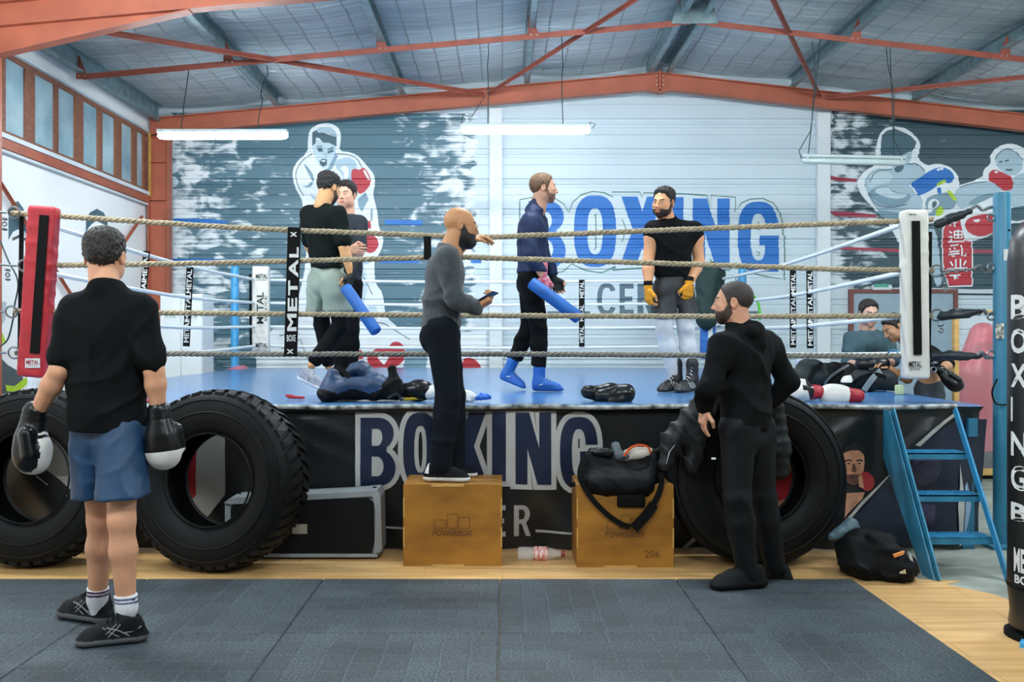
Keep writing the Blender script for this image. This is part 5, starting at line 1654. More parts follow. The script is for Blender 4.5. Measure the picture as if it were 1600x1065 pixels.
for z in (.675, .44, .215):
    t_ = 1 - z / .93
    y = 6.12 - .64 * t_ + .02
    q = MB(); q.box(((SX0 + SX1) / 2 + .004, y + .085, z - .004), ((SX1 - SX0) / 2 - .004, .085, .004)); q.box(((SX0 + SX1) / 2 + .004, y + .003, z - .02), ((SX1 - SX0) / 2 - .004, .003, .02))
    tr_ = q.build('tread', m_steps, st, smooth=False)
    q = MB()
    for i in range(17):
        for j in range(6):
            a = .7 if (i + j) % 2 else -.7
            c = (SX0 + .02 + i * .0255, y + .015 + j * .028, z + .0015)
            if c[0] < SX1 - .01:
                q.box(c, (.011, .0035, .0022), Matrix.Rotation(a, 3, 'Z'))
    ck = q.build('chequer_studs', m_stepl, tr_, smooth=False); ck['kind'] = 'stuff'
q = MB(); q.bar((SX0 + .02, 6.02, .62), (SX0 + .02, 6.2, .58), .03, .006); q.build('bracket', m_steps, st, smooth=False)

# --- heavy bag standing at the right edge
m_bag = M('bag_vinyl', '#131618', .38, var=.25, vscale=3, bump=.1, bscale=18)
hb = empty('heavy_bag', (P(1640, 0, 4.45).x, 4.45, 0), 'tall black punching bag with white lettering at the right edge', 'punching bag')
bx, by, rb = P(1640, 0, 4.45).x, 4.45, .176
q = MB(); q.lathe([(.001, .03), (.15, .03), (.172, .06), (.165, .12), (.178, .25), (rb, .4), (rb, 1.75), (.165, 1.85), (.12, 1.93), (.03, 1.96), (.001, 1.96)], (bx, by, 0), (0, 0, 1), 36); q.build('bag_body', m_bag, hb, angle=60)
q = MB(); q.lathe([(.001, 0), (.19, 0), (.19, .025), (.15, .03), (.001, .03)], (bx, by, 0), (0, 0, 1), 32); q.build('foot_ring', m_strap, hb, angle=40)
q = MB(); q.lathe([(.178, .235), (.181, .24), (.181, .25), (.178, .255)], (bx, by, 0), (0, 0, 1), 36); q.build('seam', m_strap, hb)
def on_bag(txt, zc, wd, ht, ang, vertical=False):
    v, f = text2d(txt, .03)
    q = MB(); vs = []
    for x, y in v:
        a = ang + (x - .5) * wd / rb
        vs.append((bx + math.sin(a) * (rb + .002), by - math.cos(a) * (rb + .002), zc + (y - .5) * ht))
    q.add(vs, f)
    link('bag_print', make_mesh('l', q.v, q.f, q.m, False), m_print, hb)
zz = lambda y: P(0, y, 4.4).z
for ch, y0, y1 in (('B', 460, 498), ('O', 513, 552), ('X', 568, 605), ('I', 621, 659), ('N', 675, 713), ('G', 727, 766), ('B', 786, 814)):
    on_bag(ch, zz((y0 + y1) / 2), .10, (y1 - y0) / 340, -1.3)
on_bag('METAL', zz(875), .16, .11, -1.0); on_bag('BOXE', zz(905), .15, .04, -1.0)
q = MB(); q.box((P(1640, 0, 4.3).x, 4.25, .015), (.14, .03, .015), Matrix.Rotation(-.6, 3, 'Z'), bev=.004)
tag(q.build('floor_bracket', m_bluel, smooth=False), 'light blue steel bar on the floor below the punching bag', 'bracket')

# --- metal locker at the back left
lk = empty('metal_locker', (P(285, 0, 12.4).x, 12.6, 0), 'white metal two-door locker behind the left ring ropes', 'locker')
lx0, lx1, lz = P(250, 0, 12.4).x, P(316, 0, 12.4).x, P(0, 459, 12.4).z
q = MB(); q.box(((lx0 + lx1) / 2, 12.65, lz / 2), ((lx1 - lx0) / 2, .24, lz / 2), bev=.006); q.build('body', m_white, lk, smooth=False)
for k in (0, 1):
    w_ = (lx1 - lx0) / 2
    q = MB(); q.box((lx0 + w_ * (k + .5), 12.4, lz / 2 + .02), (w_ / 2 - .008, .012, lz / 2 - .05), bev=.003); d = q.build('door', m_white, lk, smooth=False)
    for j in range(3):
        q = MB(); q.box((lx0 + w_ * (k + .3 + .2 * j), 12.386, lz - .28), (.02, .003, .03)); q.build('vent', M('vent_grey', '#b8c4c2', .5), d, smooth=False)
    q = MB(); q.box((lx0 + w_ * (.86 if k == 0 else 1.14), 12.38, .72), (.012, .012, .03)); q.build('latch', m_steel, d, smooth=False)

# --- red dummy bags behind a wooden-framed pane on the far right
fp = empty('framed_screen', (P(1525, 0, 9.2).x, 9.2, 0), 'clear screen with a pale wooden frame behind the blue corner post', 'screen')
m_pine = M('pine', '#c7a05e', .5, var=.12, vscale=6, stretch=(1, 1, 4))
fx0, fx1, fz = P(1493, 0, 9.2).x, P(1600, 0, 9.2).x, P(0, 487, 9.2).z
for c, h in ((((fx0), 9.2, fz / 2), (.022, .03, fz / 2)), ((fx1, 9.2, fz / 2), (.022, .03, fz / 2)), (((fx0 + fx1) / 2, 9.2, fz), ((fx1 - fx0) / 2 + .022, .03, .015)), (((fx0 + fx1) / 2, 9.2, .1), ((fx1 - fx0) / 2, .025, .03))):
    q = MB(); q.box(c, h, bev=.003); q.build('frame_rail', m_pine, fp, smooth=False)
m_clear = bpy.data.materials.new('clear_sheet'); m_clear.use_nodes = True
nt = m_clear.node_tree; b_ = nt.nodes['Principled BSDF']; b_.inputs['Roughness'].default_value = .12; b_.inputs['Base Color'].default_value = (.9, .95, 1, 1)
nzz = nt.nodes.new('ShaderNodeTexNoise'); nzz.inputs['Scale'].default_value = 4; rmp = nt.nodes.new('ShaderNodeMapRange'); rmp.inputs[3].default_value = .03; rmp.inputs[4].default_value = .14
nt.links.new(nzz.outputs['Fac'], rmp.inputs[0]); nt.links.new(rmp.outputs[0], b_.inputs['Alpha'])
q = MB(); q.box(((fx0 + fx1) / 2, 9.2, fz / 2 + .05), ((fx1 - fx0) / 2, .004, fz / 2 - .06)); q.build('pane', m_clear, fp, smooth=False)
m_rbag = M('red_bag', '#b3283c', .4, var=.12, vscale=4)
t = empty('red_dummy_bag', P(1522, 620, 9.7) * 1.0, 'red punching dummy behind the clear screen', 'punching bag'); t.location.z = 0
c = P(1522, 560, 9.7)
s = SD(); s.cone((c.x, 9.7, .25), (c.x, 9.7, 1.0), .17, .20, .05); s.cone((c.x, 9.7, 1.0), (c.x + .06, 9.7, 1.28), .20, .15, .06); s.ell((c.x + .09, 9.7, 1.40), (.14, .13, .14), None, .04)
soft('torso', s, .02, m_rbag, t)
q = MB(); q.lathe([(.001, 0), (.28, 0), (.28, .12), (.2, .25), (.001, .27)], (c.x, 9.7, 0), (0, 0, 1), 24); q.build('base', m_strap, t)
c = P(1552, 600, 10.5)
q = MB(); q.sphere(c, .1, n=18); q.lathe([(.03, 0), (.03, .5)], (c.x, c.y, c.z - .6), (0, 0, 1), 8)
q.lathe([(.001, 0), (.16, 0), (.16, .03), (.03, .06)], (c.x, c.y, 0), (0, 0, 1), 16); q.lathe([(.025, .03), (.025, c.z - .05)], (c.x, c.y, 0), (0, 0, 1), 8)
tag(q.build('speed_ball', M('pink_red', '#b8405c', .4)), 'round pinkish red ball on a stand behind the clear screen', 'punching ball')

# --- bottles
m_pet = bpy.data.materials.new('clear_plastic'); m_pet.use_nodes = True
b_ = m_pet.node_tree.nodes['Principled BSDF']; b_.inputs['Base Color'].default_value = (.95, .98, 1, 1); b_.inputs['Roughness'].default_value = .06; b_.inputs['Alpha'].default_value = .26
BP = [(.001, 0), (.028, 0), (.033, .012), (.033, .06), (.030, .07), (.033, .08), (.033, .13), (.026, .165), (.013, .195), (.012, .215)]
def bottle(base, axis, label, cap, lab, k=1.0):
    t = empty('plastic_bottle', base, label, 'bottle')
    q = MB(); q.lathe([(r * k, h * k) for r, h in BP], base, axis, 18); q.build('body', m_pet, t)
    q = MB(); q.lathe([(.014 * k, .205 * k), (.0155 * k, .207 * k), (.0155 * k, .225 * k), (.001, .226 * k)], base, axis, 12); q.build('cap', cap, t, angle=40)
    if lab:
        q = MB(); q.lathe([(.0335 * k, .075 * k), (.0342 * k, .076 * k), (.0342 * k, .14 * k), (.0335 * k, .141 * k)], base, axis, 18); q.build('wrapper', lab, t, angle=40)
    return t
bottle(P(50, 618, 7.15).xy.to_3d() + Vector((0, 0, ZC + .004)), (0, 0, 1), 'clear plastic water bottle standing on the ring below the red pad', M('green_cap', '#3f9b77', .4), None, 1.05)
bottle((P(809, 0, 6.0).x, 6.0, .042), (1, -.0, .0), 'clear plastic bottle with striped wrapper lying between the plywood boxes', M('brown_cap', '#8a3a2a', .4), M('wrapper_print', '#e8e0d8', .5, col2='#c2483c', vscale=22, stretch=(3, 1, 1)), 1.32)

# --- soft goods
m_cloth = M('black_nylon', '#0a0c0e', .65, spec=.15, var=.3, vscale=7, bump=.15, bscale=120)
m_clothg = M('dark_grey_nylon', '#20262a', .6, spec=.2, var=.3, vscale=7, bump=.12, bscale=120)
m_navy = M('navy_nylon', '#1f3a5c', .48, var=.25, vscale=6, bump=.12, bscale=120)
m_leather = M('black_glove_leather', '#0b0d0f', .3, spec=.4, var=.2, vscale=6, bump=.08, bscale=40)
m_wleather = M('white_glove_leather', '#dedcd6', .35, var=.04, vscale=6, bump=.05, bscale=40)
m_rleather = M('red_glove_leather', '#a3202c', .35, var=.15, vscale=6)
def ribbon(q, pts, wd, th=.006, n=6, mi=0, hint=(0, 1, 0)):
    pts = spline(pts, n)
    for a, b in zip(pts, pts[1:]):
        q.bar(a, b + (b - a) * .08, wd, th, mi, hint)

# gym bag on the second box
gb = empty('gym_bag', P(972, 762, 6.0), 'black open gym bag with shoes inside standing on the right plywood box', 'bag')
s = SD()
s.cone(P(930, 748, 6.0), P(1008, 750, 6.0), .10, .10, .05); s.cone(P(925, 722, 6.02), P(1012, 725, 6.02), .07, .065, .06); s.box(P(970, 752, 6.0), (.21, .15, .085), None, .05, .05)
s.cone(P(928, 757, 5.835), P(1008, 759, 5.835), .068, .068, .05); s.cone(P(919, 712, 5.95), P(922, 745, 5.92), .03, .06, .04); s.cone(P(1024, 708, 5.95), P(1018, 745, 5.92), .03, .06, .04); s.ell(P(972, 702, 6.02), (.15, .09, .07), None, .03, 's')
soft('bag_body', s, .011, m_cloth, gb, folds(.011, 22, 3))
q = MB(); ribbon(q, [P(914, 712, 5.86), P(906, 742, 5.80), P(920, 772, 5.783), P(945, 800, 5.783), P(970, 818, 5.783), P(984, 822, 5.783)], .032); q.build('strap', m_strap, gb, smooth=False)
q = MB(); ribbon(q, [P(1033, 738, 5.84), P(1032, 762, 5.79), P(1018, 792, 5.783), P(992, 824, 5.78)], .034); ribbon(q, [P(1022, 787, 5.780), P(1008, 806, 5.778), P(990, 825, 5.776)], .055, .02); q.build('strap', m_strap, gb, smooth=False)
s = SD(); s.cone(P(893, 756, 5.95), P(925, 758, 5.92), .03, .045, ax=((0, 0, 1), .6)); soft('side_flap', s, .01, m_cloth, gb, folds(.008, 40, 5))
s = SD(); s.box(P(986, 782, 5.79), (.085, .012, .04), None, .01); soft('front_pocket', s, .008, m_strap, gb)
sh = empty('sneaker', P(992, 708, 6.0), 'sneaker with orange and white sole sticking out of the gym bag', 'shoe')
s = SD(); s.ell(P(996, 708, 6.02), (.085, .05, .04)); s.cone(P(980, 712, 6.02), P(1014, 706, 6.02), .035, .03)
soft('upper', s, .008, M('cream_mesh', '#d8d4c4', .6), sh)
q = MB(); ribbon(q, [P(975, 712, 5.965), P(985, 700, 5.96), P(998, 695, 5.96), P(1012, 698, 5.965), P(1017, 708, 5.97)], .012, .02); q.build('sole', M('orange_rubber', '#e2602a', .45), sh, smooth=False)
s = SD(); s.cone(P(925, 706, 6.0), P(950, 708, 6.0), .03, .034); tag(soft('black_shoe', s, .008, m_leather, None, bumps(.004, 60)), 'black leather shoe on top of the gym bag, left side', 'shoe')
s = SD(); s.cone(P(962, 696, 6.03), P(966, 712, 6.0), .03, .03); s.cone(P(966, 708, 6.0), P(978, 712, 5.99), .022, .02); tag(soft('grey_shoe', s, .008, M('silver_grey', '#5d6a70', .35, var=.3, vscale=20), None, bumps(.004, 50)), 'shiny grey black shoe in the middle of the gym bag', 'shoe')
q = MB(); ribbon(q, [P(995, 702, 6.08), P(1003, 692, 6.08), P(1016, 697, 6.08), P(1026, 716, 6.05)], .03); tag(q.build('bag_handle', m_strap, gb, smooth=False))

# duffel bag in the ring
db = empty('duffel_bag', P(567, 626, 6.5), 'dark navy duffel bag lying on the ring floor beside the lettered strap', 'bag')
s = SD()
s.box(P(566, 607, 6.55), (.25, .15, .075), None, .06, .05); s.cone(P(520, 583, 6.56), P(514, 612, 6.52), .045, .075, .05, ax=((0, 1, 0), 2.0))
s.cone(P(548, 578, 6.58), P(566, 574, 6.6), .05, .045, .04, ax=((0, 1, 0), 1.6)); s.cone(P(566, 574, 6.6), P(588, 592, 6.56), .045, .05, .04, ax=((0, 1, 0), 1.6)); s.cone(P(612, 576, 6.54), P(620, 610, 6.52), .030, .060, .03, ax=((0, 1, 0), 2.0)); s.cone(P(590, 600, 6.45), P(540, 600, 6.44), .05, .05, .04)
s.ell(P(598, 574, 6.5), (.028, .2, .05), None, .02, 's'); s.ell(P(535, 570, 6.48), (.032, .14, .045), None, .02, 's'); s.plane((0, 0, ZC + .004), (0, 0, -1))
db_cls = lambda x, y, z: np.where((z < 1.035 + .015 * np.sin(30 * x)) | (x > P(603, 0, 6.5).x + .02 * np.sin(40 * z)), 1, 0)
soft('bag_body', s, .010, [m_navy, m_cloth], db, folds(.011, 22, 1.5, (.7, .2, .7), (-.5, .2, .8)), db_cls)
q = MB(); ribbon(q, [P(522, 572, 6.47), P(535, 578, 6.44), P(545, 590, 6.42)], .03); q.build('strap', m_strap, db, smooth=False)
q = MB(); ribbon(q, [P(605, 622, 6.36), P(620, 615, 6.38), P(628, 626, 6.38)], .018); q.build('piping', m_clothg, db, smooth=False)

# boxing gloves: wrist at the origin, fist along +y, thumb on +x, palm towards +z
def glove_field(th=1.0):
    s = SD()
    s.cone((0, 0, 0), (0, .065, 0), .047, .043, .02)
    s.ell((0, .150, -.006), (.070, .088, .056), None, .045)
    s.ell((0, .196, .030), (.066, .056, .056), None, .04)
    s.ell((0, .145, .052), (.054, .05, .034), None, .03)
    s.cone((.060, .085, .018), (.058, .165, .042), .027 * th, .029 * th, .012)
    s.cone((0, .065, 0), (0, .10, 0), .045, .056, .03)
    s.ell((0, -.012, 0), (.036, .02, .036), None, .01, 's')
    return s
GLV = glove_field().mesh(.0065)
def glove(label, loc, R, mats, cls, group=None, parent=None, name='boxing_glove', k=1.0, cuff=None):
    A = Matrix.Translation(loc) @ (R.to_4x4() @ Matrix.Scale(k, 4))
    t = parent if parent is not None else empty(name, loc, label, 'glove', group)
    soft_vf(name + '_body' if parent is None else name, GLV[0], GLV[1], mats, t, cls, A)
    q = MB(); q.lathe([(.0, .012), (.049, .012), (.0495, .02), (.0495, .058), (.047, .062)], (0, 0, 0), (0, 1, 0), 24)
    v = [A @ Vector(p) for p in q.v]
    q.v = [tuple(p) for p in v]
    q.build('wrist_strap', cuff or mats[0], t, angle=50)
    return t
def basis(fwd, palm):
    f = Vector(fwd).normalized(); p = Vector(palm); p = (p - f * p.dot(f)).normalized(); x = f.cross(p)
    return Matrix((x, f, p)).transposed()
blk = lambda x, y, z: np.zeros(len(x), int)
wr_ = lambda x, y, z: np.where(y > .10 + .03 * (z > .01), 1, 0)
glove('black leather boxing glove lying beside the duffel bag', P(622, 608, 6.6), basis((.9, -.3, -.1), (0, -.3, 1)), [m_leather], blk, 'boxing gloves on the ring floor')
glove('black leather boxing glove lying on the ring floor between the two sparring men, cuff up', P(918, 612, 6.62), basis((.85, .25, -.12), (.1, -.7, .7)), [m_leather], blk, 'boxing gloves on the ring floor')
glove('black leather boxing glove leaning against its twin between the two sparring men', P(938, 618, 6.58), basis((.9, -.2, .05), (-.1, -.8, .5)), [m_leather], blk, 'boxing gloves on the ring floor', k=.95)
whc = lambda x, y, z: np.where((y > .066 + .5 * np.maximum(z, 0)) & ~((np.abs(x) < .02) & (z > .03) & (y < .14)), 1, np.where((z > .02) & (y > .05), 2, 0))
glove('white and red boxing glove lying next to the hoodie man, left of the pair', P(1278, 612, 6.5), basis((-1, -.1, -.02), (.3, -.8, .45)), [m_rleather, m_wleather, m_leather], whc, 'boxing gloves on the ring floor', cuff=m_rleather)
glove('white and red boxing glove lying on the ring edge, right of the pair', P(1340, 618, 6.48), basis((-1, .06, .06), (.2, .85, -.3)), [m_rleather, m_wleather, m_leather], whc, 'boxing gloves on the ring floor', cuff=m_rleather)

def blob(name, label, cat, prims, vox, mat, noise, floor_z=None, cls=None, parent=None):
    s = SD()
    for p in prims:
        s.cone(*p)
    if floor_z is not None: s.plane((0, 0, floor_z), (0, 0, -1))
    return tag(soft(name, s, vox, mat, parent, noise, cls), label, cat)
zf = ZC + .004
blob('yellow_strap', 'flat yellow strap lying by the duffel bag', 'strap', [(P(632, 623, 6.5), P(660, 622, 6.5), .012, .010, .01)], .006, M('yellow_webbing', '#d8b62a', .5), folds(.003, 60), zf)
m_poly = M('white_plastic_bag', '#e4e8e6', .3, var=.05, bump=.1)
blob('white_plastic_bag', 'crumpled white plastic bag left of the bearded man', 'plastic bag', [(P(672, 615, 6.5), P(690, 612, 6.5), .045, .055, .04), (P(676, 608, 6.52), P(692, 600, 6.5), .03, .02, .03)], .009, m_poly, folds(.014, 40, 2), zf)
blob('white_plastic_bag', 'crumpled white plastic bag right of the bearded man', 'plastic bag', [(P(728, 618, 6.52), P(745, 621, 6.5), .045, .02, .04)], .009, m_poly, folds(.012, 42, 4), zf)
blob('blue_cloth', 'small crumpled bright blue cloth on the ring edge', 'cloth', [(P(746, 622, 6.48), P(764, 620, 6.48), .018, .02, .02), (P(752, 617, 6.5), P(760, 618, 6.5), .02, .015, .02)], .007, M('bright_blue_cloth', '#1a63c8', .6), folds(.008, 70), zf)
blob('red_hand_wrap', 'small red hand wrap lying left of the duffel bag', 'hand wrap', [(P(452, 620, 6.7), P(474, 621, 6.7), .012, .011, .01), (P(448, 617, 6.75), P(460, 619, 6.72), .010, .012, .01)], .006, M('red_cloth', '#b22433', .7), folds(.006, 80), zf)
blob('red_cloth', 'dark red cloth on the ring edge behind the man in blue shorts', 'cloth', [(P(205, 632, 6.35), P(238, 630, 6.35), .04, .035, .03)], .01, MATS['red_cloth'], folds(.012, 40), zf)
blob('holdall', 'black holdall lying at the back of the right ring edge, left one', 'bag', [(P(1255, 590, 8.1), P(1320, 590, 8.1), .10, .10, .06), (P(1262, 572, 8.1), P(1275, 570, 8.1), .07, .06, .06), (P(1295, 578, 8.1), P(1325, 572, 8.1), .07, .05, .06)], .014, [M('charcoal_nylon', '#1f292b', .55, spec=.3, var=.3, vscale=6), m_cloth],
     folds(.030, 13, 2.6), zf, lambda x, y, z: np.where(x > P(1288, 0, 8.1).x, 1, 0))
blob('holdall', 'dark grey holdall with a white patch in front of the white corner pad', 'bag', [(P(1325, 598, 7.7), P(1388, 600, 7.7), .07, .085, .05), (P(1345, 590, 7.7), P(1380, 588, 7.7), .06, .06, .05)], .013, [m_clothg, m_wleather], folds(.026, 13, 5), zf,
     lambda x, y, z: np.where((x < P(1336, 0, 7.6).x) & (z > 1.03), 1, 0))
hold = [o_ for o_ in COL.objects if o_.name.startswith('holdall')]
for h_, pts, wd_, mt_ in ((hold[0], [P(1288, 600, 7.97), P(1298, 588, 7.96), P(1312, 578, 7.97), P(1326, 570, 8.0)], .02, m_steel), (hold[0], [P(1262, 600, 7.96), P(1272, 580, 7.98), P(1284, 566, 8.0)], .035, m_cloth),
                          (hold[1], [P(1350, 610, 7.57), P(1358, 598, 7.57), P(1368, 586, 7.6), P(1376, 579, 7.64)], .045, M('grey_webbing', '#7d8b90', .7)), (hold[1], [P(1332, 600, 7.6), P(1345, 590, 7.58), P(1366, 584, 7.6), P(1384, 590, 7.58)], .03, m_cloth)):
    q = MB(); ribbon(q, pts, wd_, .008); q.build('bag_strap', mt_, h_, smooth=False)
q = MB(); q.lathe([(.001, 0), (.03, 0), (.032, .01), (.032, .06), (.028, .07), (.001, .072)], (P(1405, 0, 7.3).x, 7.3, zf), (0, 0, 1), 14)
tag(q.build('small_jar', M('pale_green_jar', '#b9c79a', .4)), 'small pale green jar beside the white corner pad', 'jar')
q = MB(); q.box(P(1252, 566, 9.0), (.05, .03, .03), bev=.004); tag(q.build('small_carton', M('blue_white_carton', '#dfe7ee', .5, col2='#2d6fc0', vscale=14)), 'tiny blue and white carton behind the left holdall', 'carton')

# jackets over the ribbed tyre
tj = blob('draped_jacket', 'dark grey jacket draped over the tyre left of the hoodie man', 'jacket', [(P(1100, 632, 5.75), P(1052, 690, 5.72), .075, .07, .06), (P(1052, 690, 5.72), P(1042, 722, 5.7), .07, .055, .05), (P(1098, 640, 5.72), P(1082, 728, 5.68), .06, .05, .05), (P(1110, 625, 5.8), P(1150, 630, 5.85), .07, .07, .05)], .012, M('jacket_grey', '#1d1f21', .55, spec=.3, var=.3, vscale=8, bump=.1),
     folds(.016, 26, 3, (.8, .1, .5)))
q = MB(); q.tube([P(1041, 725, 5.62), P(1046, 706, 5.62), P(1054, 695, 5.63)], .003, 5); q.build('zip', m_steel, tj)
blob('puffer_jacket', 'black quilted jacket hanging in the tyre right of the hoodie man', 'jacket', [(P(1205, 635, 5.7), P(1216, 700, 5.66), .075, .07, .05), (P(1216, 700, 5.66), P(1218, 735, 5.66), .065, .055, .05), (P(1180, 640, 5.75), P(1190, 735, 5.7), .09, .08, .05)], .012, M('quilted_black', '#10161a', .5, spec=.3, var=.2), lambda X, Y, Z: .008 * np.abs(np.sin(Z * 48)) - .004)
s = SD(); s.cone(P(1222, 690, 5.62), P(1226, 705, 5.62), .012); tag(soft('grip_tape', s, .006, m_tape), 'small dark tab on the quilted jacket', 'tab')

# backpack on the floor by the steps
bk = empty('backpack', P(1372, 900, 5.6).xy.to_3d(), 'black backpack with white logo lying on the floor beside the blue steps', 'backpack')
s = SD(); s.cone(P(1340, 865, 5.62), P(1410, 885, 5.5), .13, .085, .06); s.cone(P(1345, 845, 5.65), P(1385, 850, 5.62), .085, .08, .06); s.cone(P(1375, 880, 5.52), P(1412, 888, 5.45), .08, .07, .05); s.cone(P(1330, 850, 5.58), P(1350, 890, 5.5), .05, .06, .02); s.cone(P(1362, 838, 5.55), P(1392, 862, 5.48), .04, .05, .02); s.cone(P(1385, 846, 5.56), P(1412, 868, 5.5), .035, .045, .015); s.plane((0, 0, .008), (0, 0, -1))
soft('pack_body', s, .012, m_cloth, bk, folds(.022, 20, 7, (.5, .4, .8)))
q = MB(); q.prism([P(1396, 866, 5.42), P(1414, 861, 5.42), P(1412, 866, 5.42), P(1398, 871, 5.42)], (0, .02, 0)); q.build('orange_patch', M('orange_cloth', '#d48a4a', .6), bk, smooth=False)
q = MB(); q.prism([P(1419, 862, 5.42), P(1424, 864, 5.42), P(1428, 880, 5.42), P(1423, 878, 5.42)], (0, .02, 0)); q.build('reflective_strip', M('reflective', '#9aa1a5', .4), bk, smooth=False)
for i in range(3):
    q = MB(); x = 1407 + i * 3.2; h_ = 3 + i * 1.6
    q.prism([P(x, 896, 5.365), P(x + 2.4, 896, 5.365), P(x + 1.2, 896 - h_, 5.365), P(x - .6, 896 - h_ + 1.5, 5.365)], (0, .01, 0)); q.build('logo_bar', M('logo_gold', '#c9c09a', .5), bk, smooth=False)
s = SD(); s.cone(P(1312, 832, 5.78), P(1330, 822, 5.8), .035, .05, .03); s.cone(P(1300, 838, 5.78), P(1310, 836, 5.78), .025, .03, .02)
tag(soft('grey_trainers', s, .009, M('blue_grey_shoe', '#4d646e', .5, var=.35, vscale=25), None, bumps(.005, 55)), 'blue grey trainer stuffed behind the backpack', 'shoe')

# coat and cable at the back right post
cx_ = blob('hanging_coat', 'dark green black coat hanging at the back right corner of the ring', 'coat', [(P(1110, 428, 12.7), P(1104, 498, 12.68), .16, .15, .06), (P(1122, 430, 12.7), P(1118, 490, 12.68), .09, .08, .05), (P(1096, 432, 12.7), P(1094, 488, 12.68), .07, .06, .05)], .022, M('dark_teal_cloth', '#14302e', .7, var=.2), folds(.02, 16, 2, (1, .2, .15)))
q = MB(); q.tube(spline([P(1163, 472, 13.14), P(1172, 462, 13.12), P(1182, 468, 13.12), P(1187, 485, 13.12), P(1187, 500, 13.12)], 6), .018, 6)
tag(q.build('green_hose', M('lime_hose', '#5fd046', .5)), 'bright green hose loop behind the hoodie man', 'hose')
q = MB(); q.tube(spline([P(1558, 592, 6.34), P(1550, 612, 6.32), P(1556, 630, 6.3), P(1572, 632, 6.33)], 6), .006, 5)
tag(q.build('black_cable', m_strap), 'loop of black cable on the front right post', 'cable')
q = MB(); q.tube(spline([P(1386, 553, 7.0), P(1396, 546, 6.95), P(1406, 556, 6.9), P(1408, 585, 6.9), P(1404, 592, 6.9)], 6), .006, 5)
tag(q.build('blue_string', M('blue_string', '#2f86b0', .6)), 'blue string tied to the lowest rope by the white corner pad', 'string')

q = MB(); q.prism([P(352, 577, 13.0), P(382, 577, 13.0), P(372, 571, 13.0)], (0, .3, 0))
tag(q.build('foam_wedge', MATS['pink_foam'], smooth=False), 'small pink foam wedge at the foot of the back left post', 'foam')

# ================================================================== PEOPLE
V = lambda a: np.array(a, np.float32)
# --- one head shape, modelled once: x sideways, y forward, z up, origin between the ears
def head_fields(vox=.0036):
    def base(s):
        s.ell((0, -.012, .035), (.0765, .097, .085), None, .02)
        s.ell((0, .028, -.02), (.066, .066, .075), None, .03)
        s.cone((0, .045, -.058), (0, .066, -.088), .046, .025, .035)
        for e in (-1, 1):
            s.ell((e * .043, .02, -.055), (.024, .05, .036), None, .03)
            s.ell((e * .042, .064, -.012), (.02, .021, .018), None, .02)
        s.cone((-.03, .081, .026), (.03, .081, .026), .0125, .0125, .02)
        for e in (-1, 1):
            s.ell((e * .031, .099, .008), (.018, .014, .011), None, .012, 's')
            s.ell((e * .031, .0795, .007), (.0125, .0125, .0125), None, .003)
            s.cone((e * .019, .0905, .0145), (e * .043, .085, .013), .0032, .0032, .004)
            s.cone((e * .020, .0895, .0005), (e * .042, .0845, .001), .0028, .0028, .004)
        s.cone((0, .088, .022), (0, .112, -.020), .0068, .0105, .012)
        s.ell((0, .1125, -.023), (.0115, .011, .009), None, .006)
        for e in (-1, 1):
            s.ell((e * .0125, .100, -.027), (.008, .0105, .0075), None, .007)
        s.ell((0, .080, -.058), (.029, .018, .020), None, .02)
        s.ell((0, .0935, -.0525), (.021, .008, .0052), None, .006)
        s.ell((0, .092, -.0635), (.017, .009, .0062), None, .006)
        s.box((0, .103, -.0578), (.024, .009, .0012), None, .0005, .003, 's')
        s.cone((0, -.02, -.05), (0, -.035, -.17), .055, .057, .02)
    a = SD(); base(a)
    D0, lo, g = a.field(vox, None, .035)
    b = SD(); base(b)
    for e in (-1, 1):
        R = np.array(Matrix.Rotation(e * -.35, 3, 'Z') @ Matrix.Rotation(-.12, 3, 'X'))
        b.ell((e * .080, -.012, -.002), (.0075, .019, .031), R, .008)
        b.ell((e * .087, -.008, .003), (.006, .010, .018), R, .004, 's')
    b.p.insert(0, ('c', V((0, -.02, -.05)), V((0, -.035, -.17)), .055, .057, .02, 'u', None))
    D1, lo1, g1 = b.field(vox, None, .035)
    return D0, lo, g, D1, lo1, g1
HD0, HLO, HG, HD1, HLO1, HG1 = head_fields()
HEADV, HEADF = surface_nets(HD1, HLO1, .0036)
def head_cls():
    c = HEADV[HEADF].mean(1)
    x, y, z = np.abs(c[:, 0]), c[:, 1], c[:, 2]
    m = np.zeros(len(c), int)
    ex = (x - .031) / .0125; ez = (z - .0072) / .0062
    eye = (ex ** 2 + ez ** 2 < 1) & (y > .080)
    m[eye] = 1
    m[eye & ((x - .031) ** 2 + (z - .0072) ** 2 < .0056 ** 2)] = 2
    m[((x / .023) ** 2 + ((z + .058) / .0108) ** 2 < 1) & (y > .084)] = 3
    zb = .0285 + .006 * np.sin((x - .012) / .036 * 2.4)
    m[(np.abs(z - zb) < .0042) & (x > .012) & (x < .047) & (y > .06)] = 4
    return m
HEADM = head_cls()
hX, hY, hZ = HG[0][:, None, None], HG[1][None, :, None], HG[2][None, None, :]
def shell(thick, region, noise=None):
    D = np.maximum(HD0 - thick, region)
    if noise is not None: D = D + noise(hX, hY, hZ)
    return surface_nets(D.astype(np.float32), HLO, .0036)
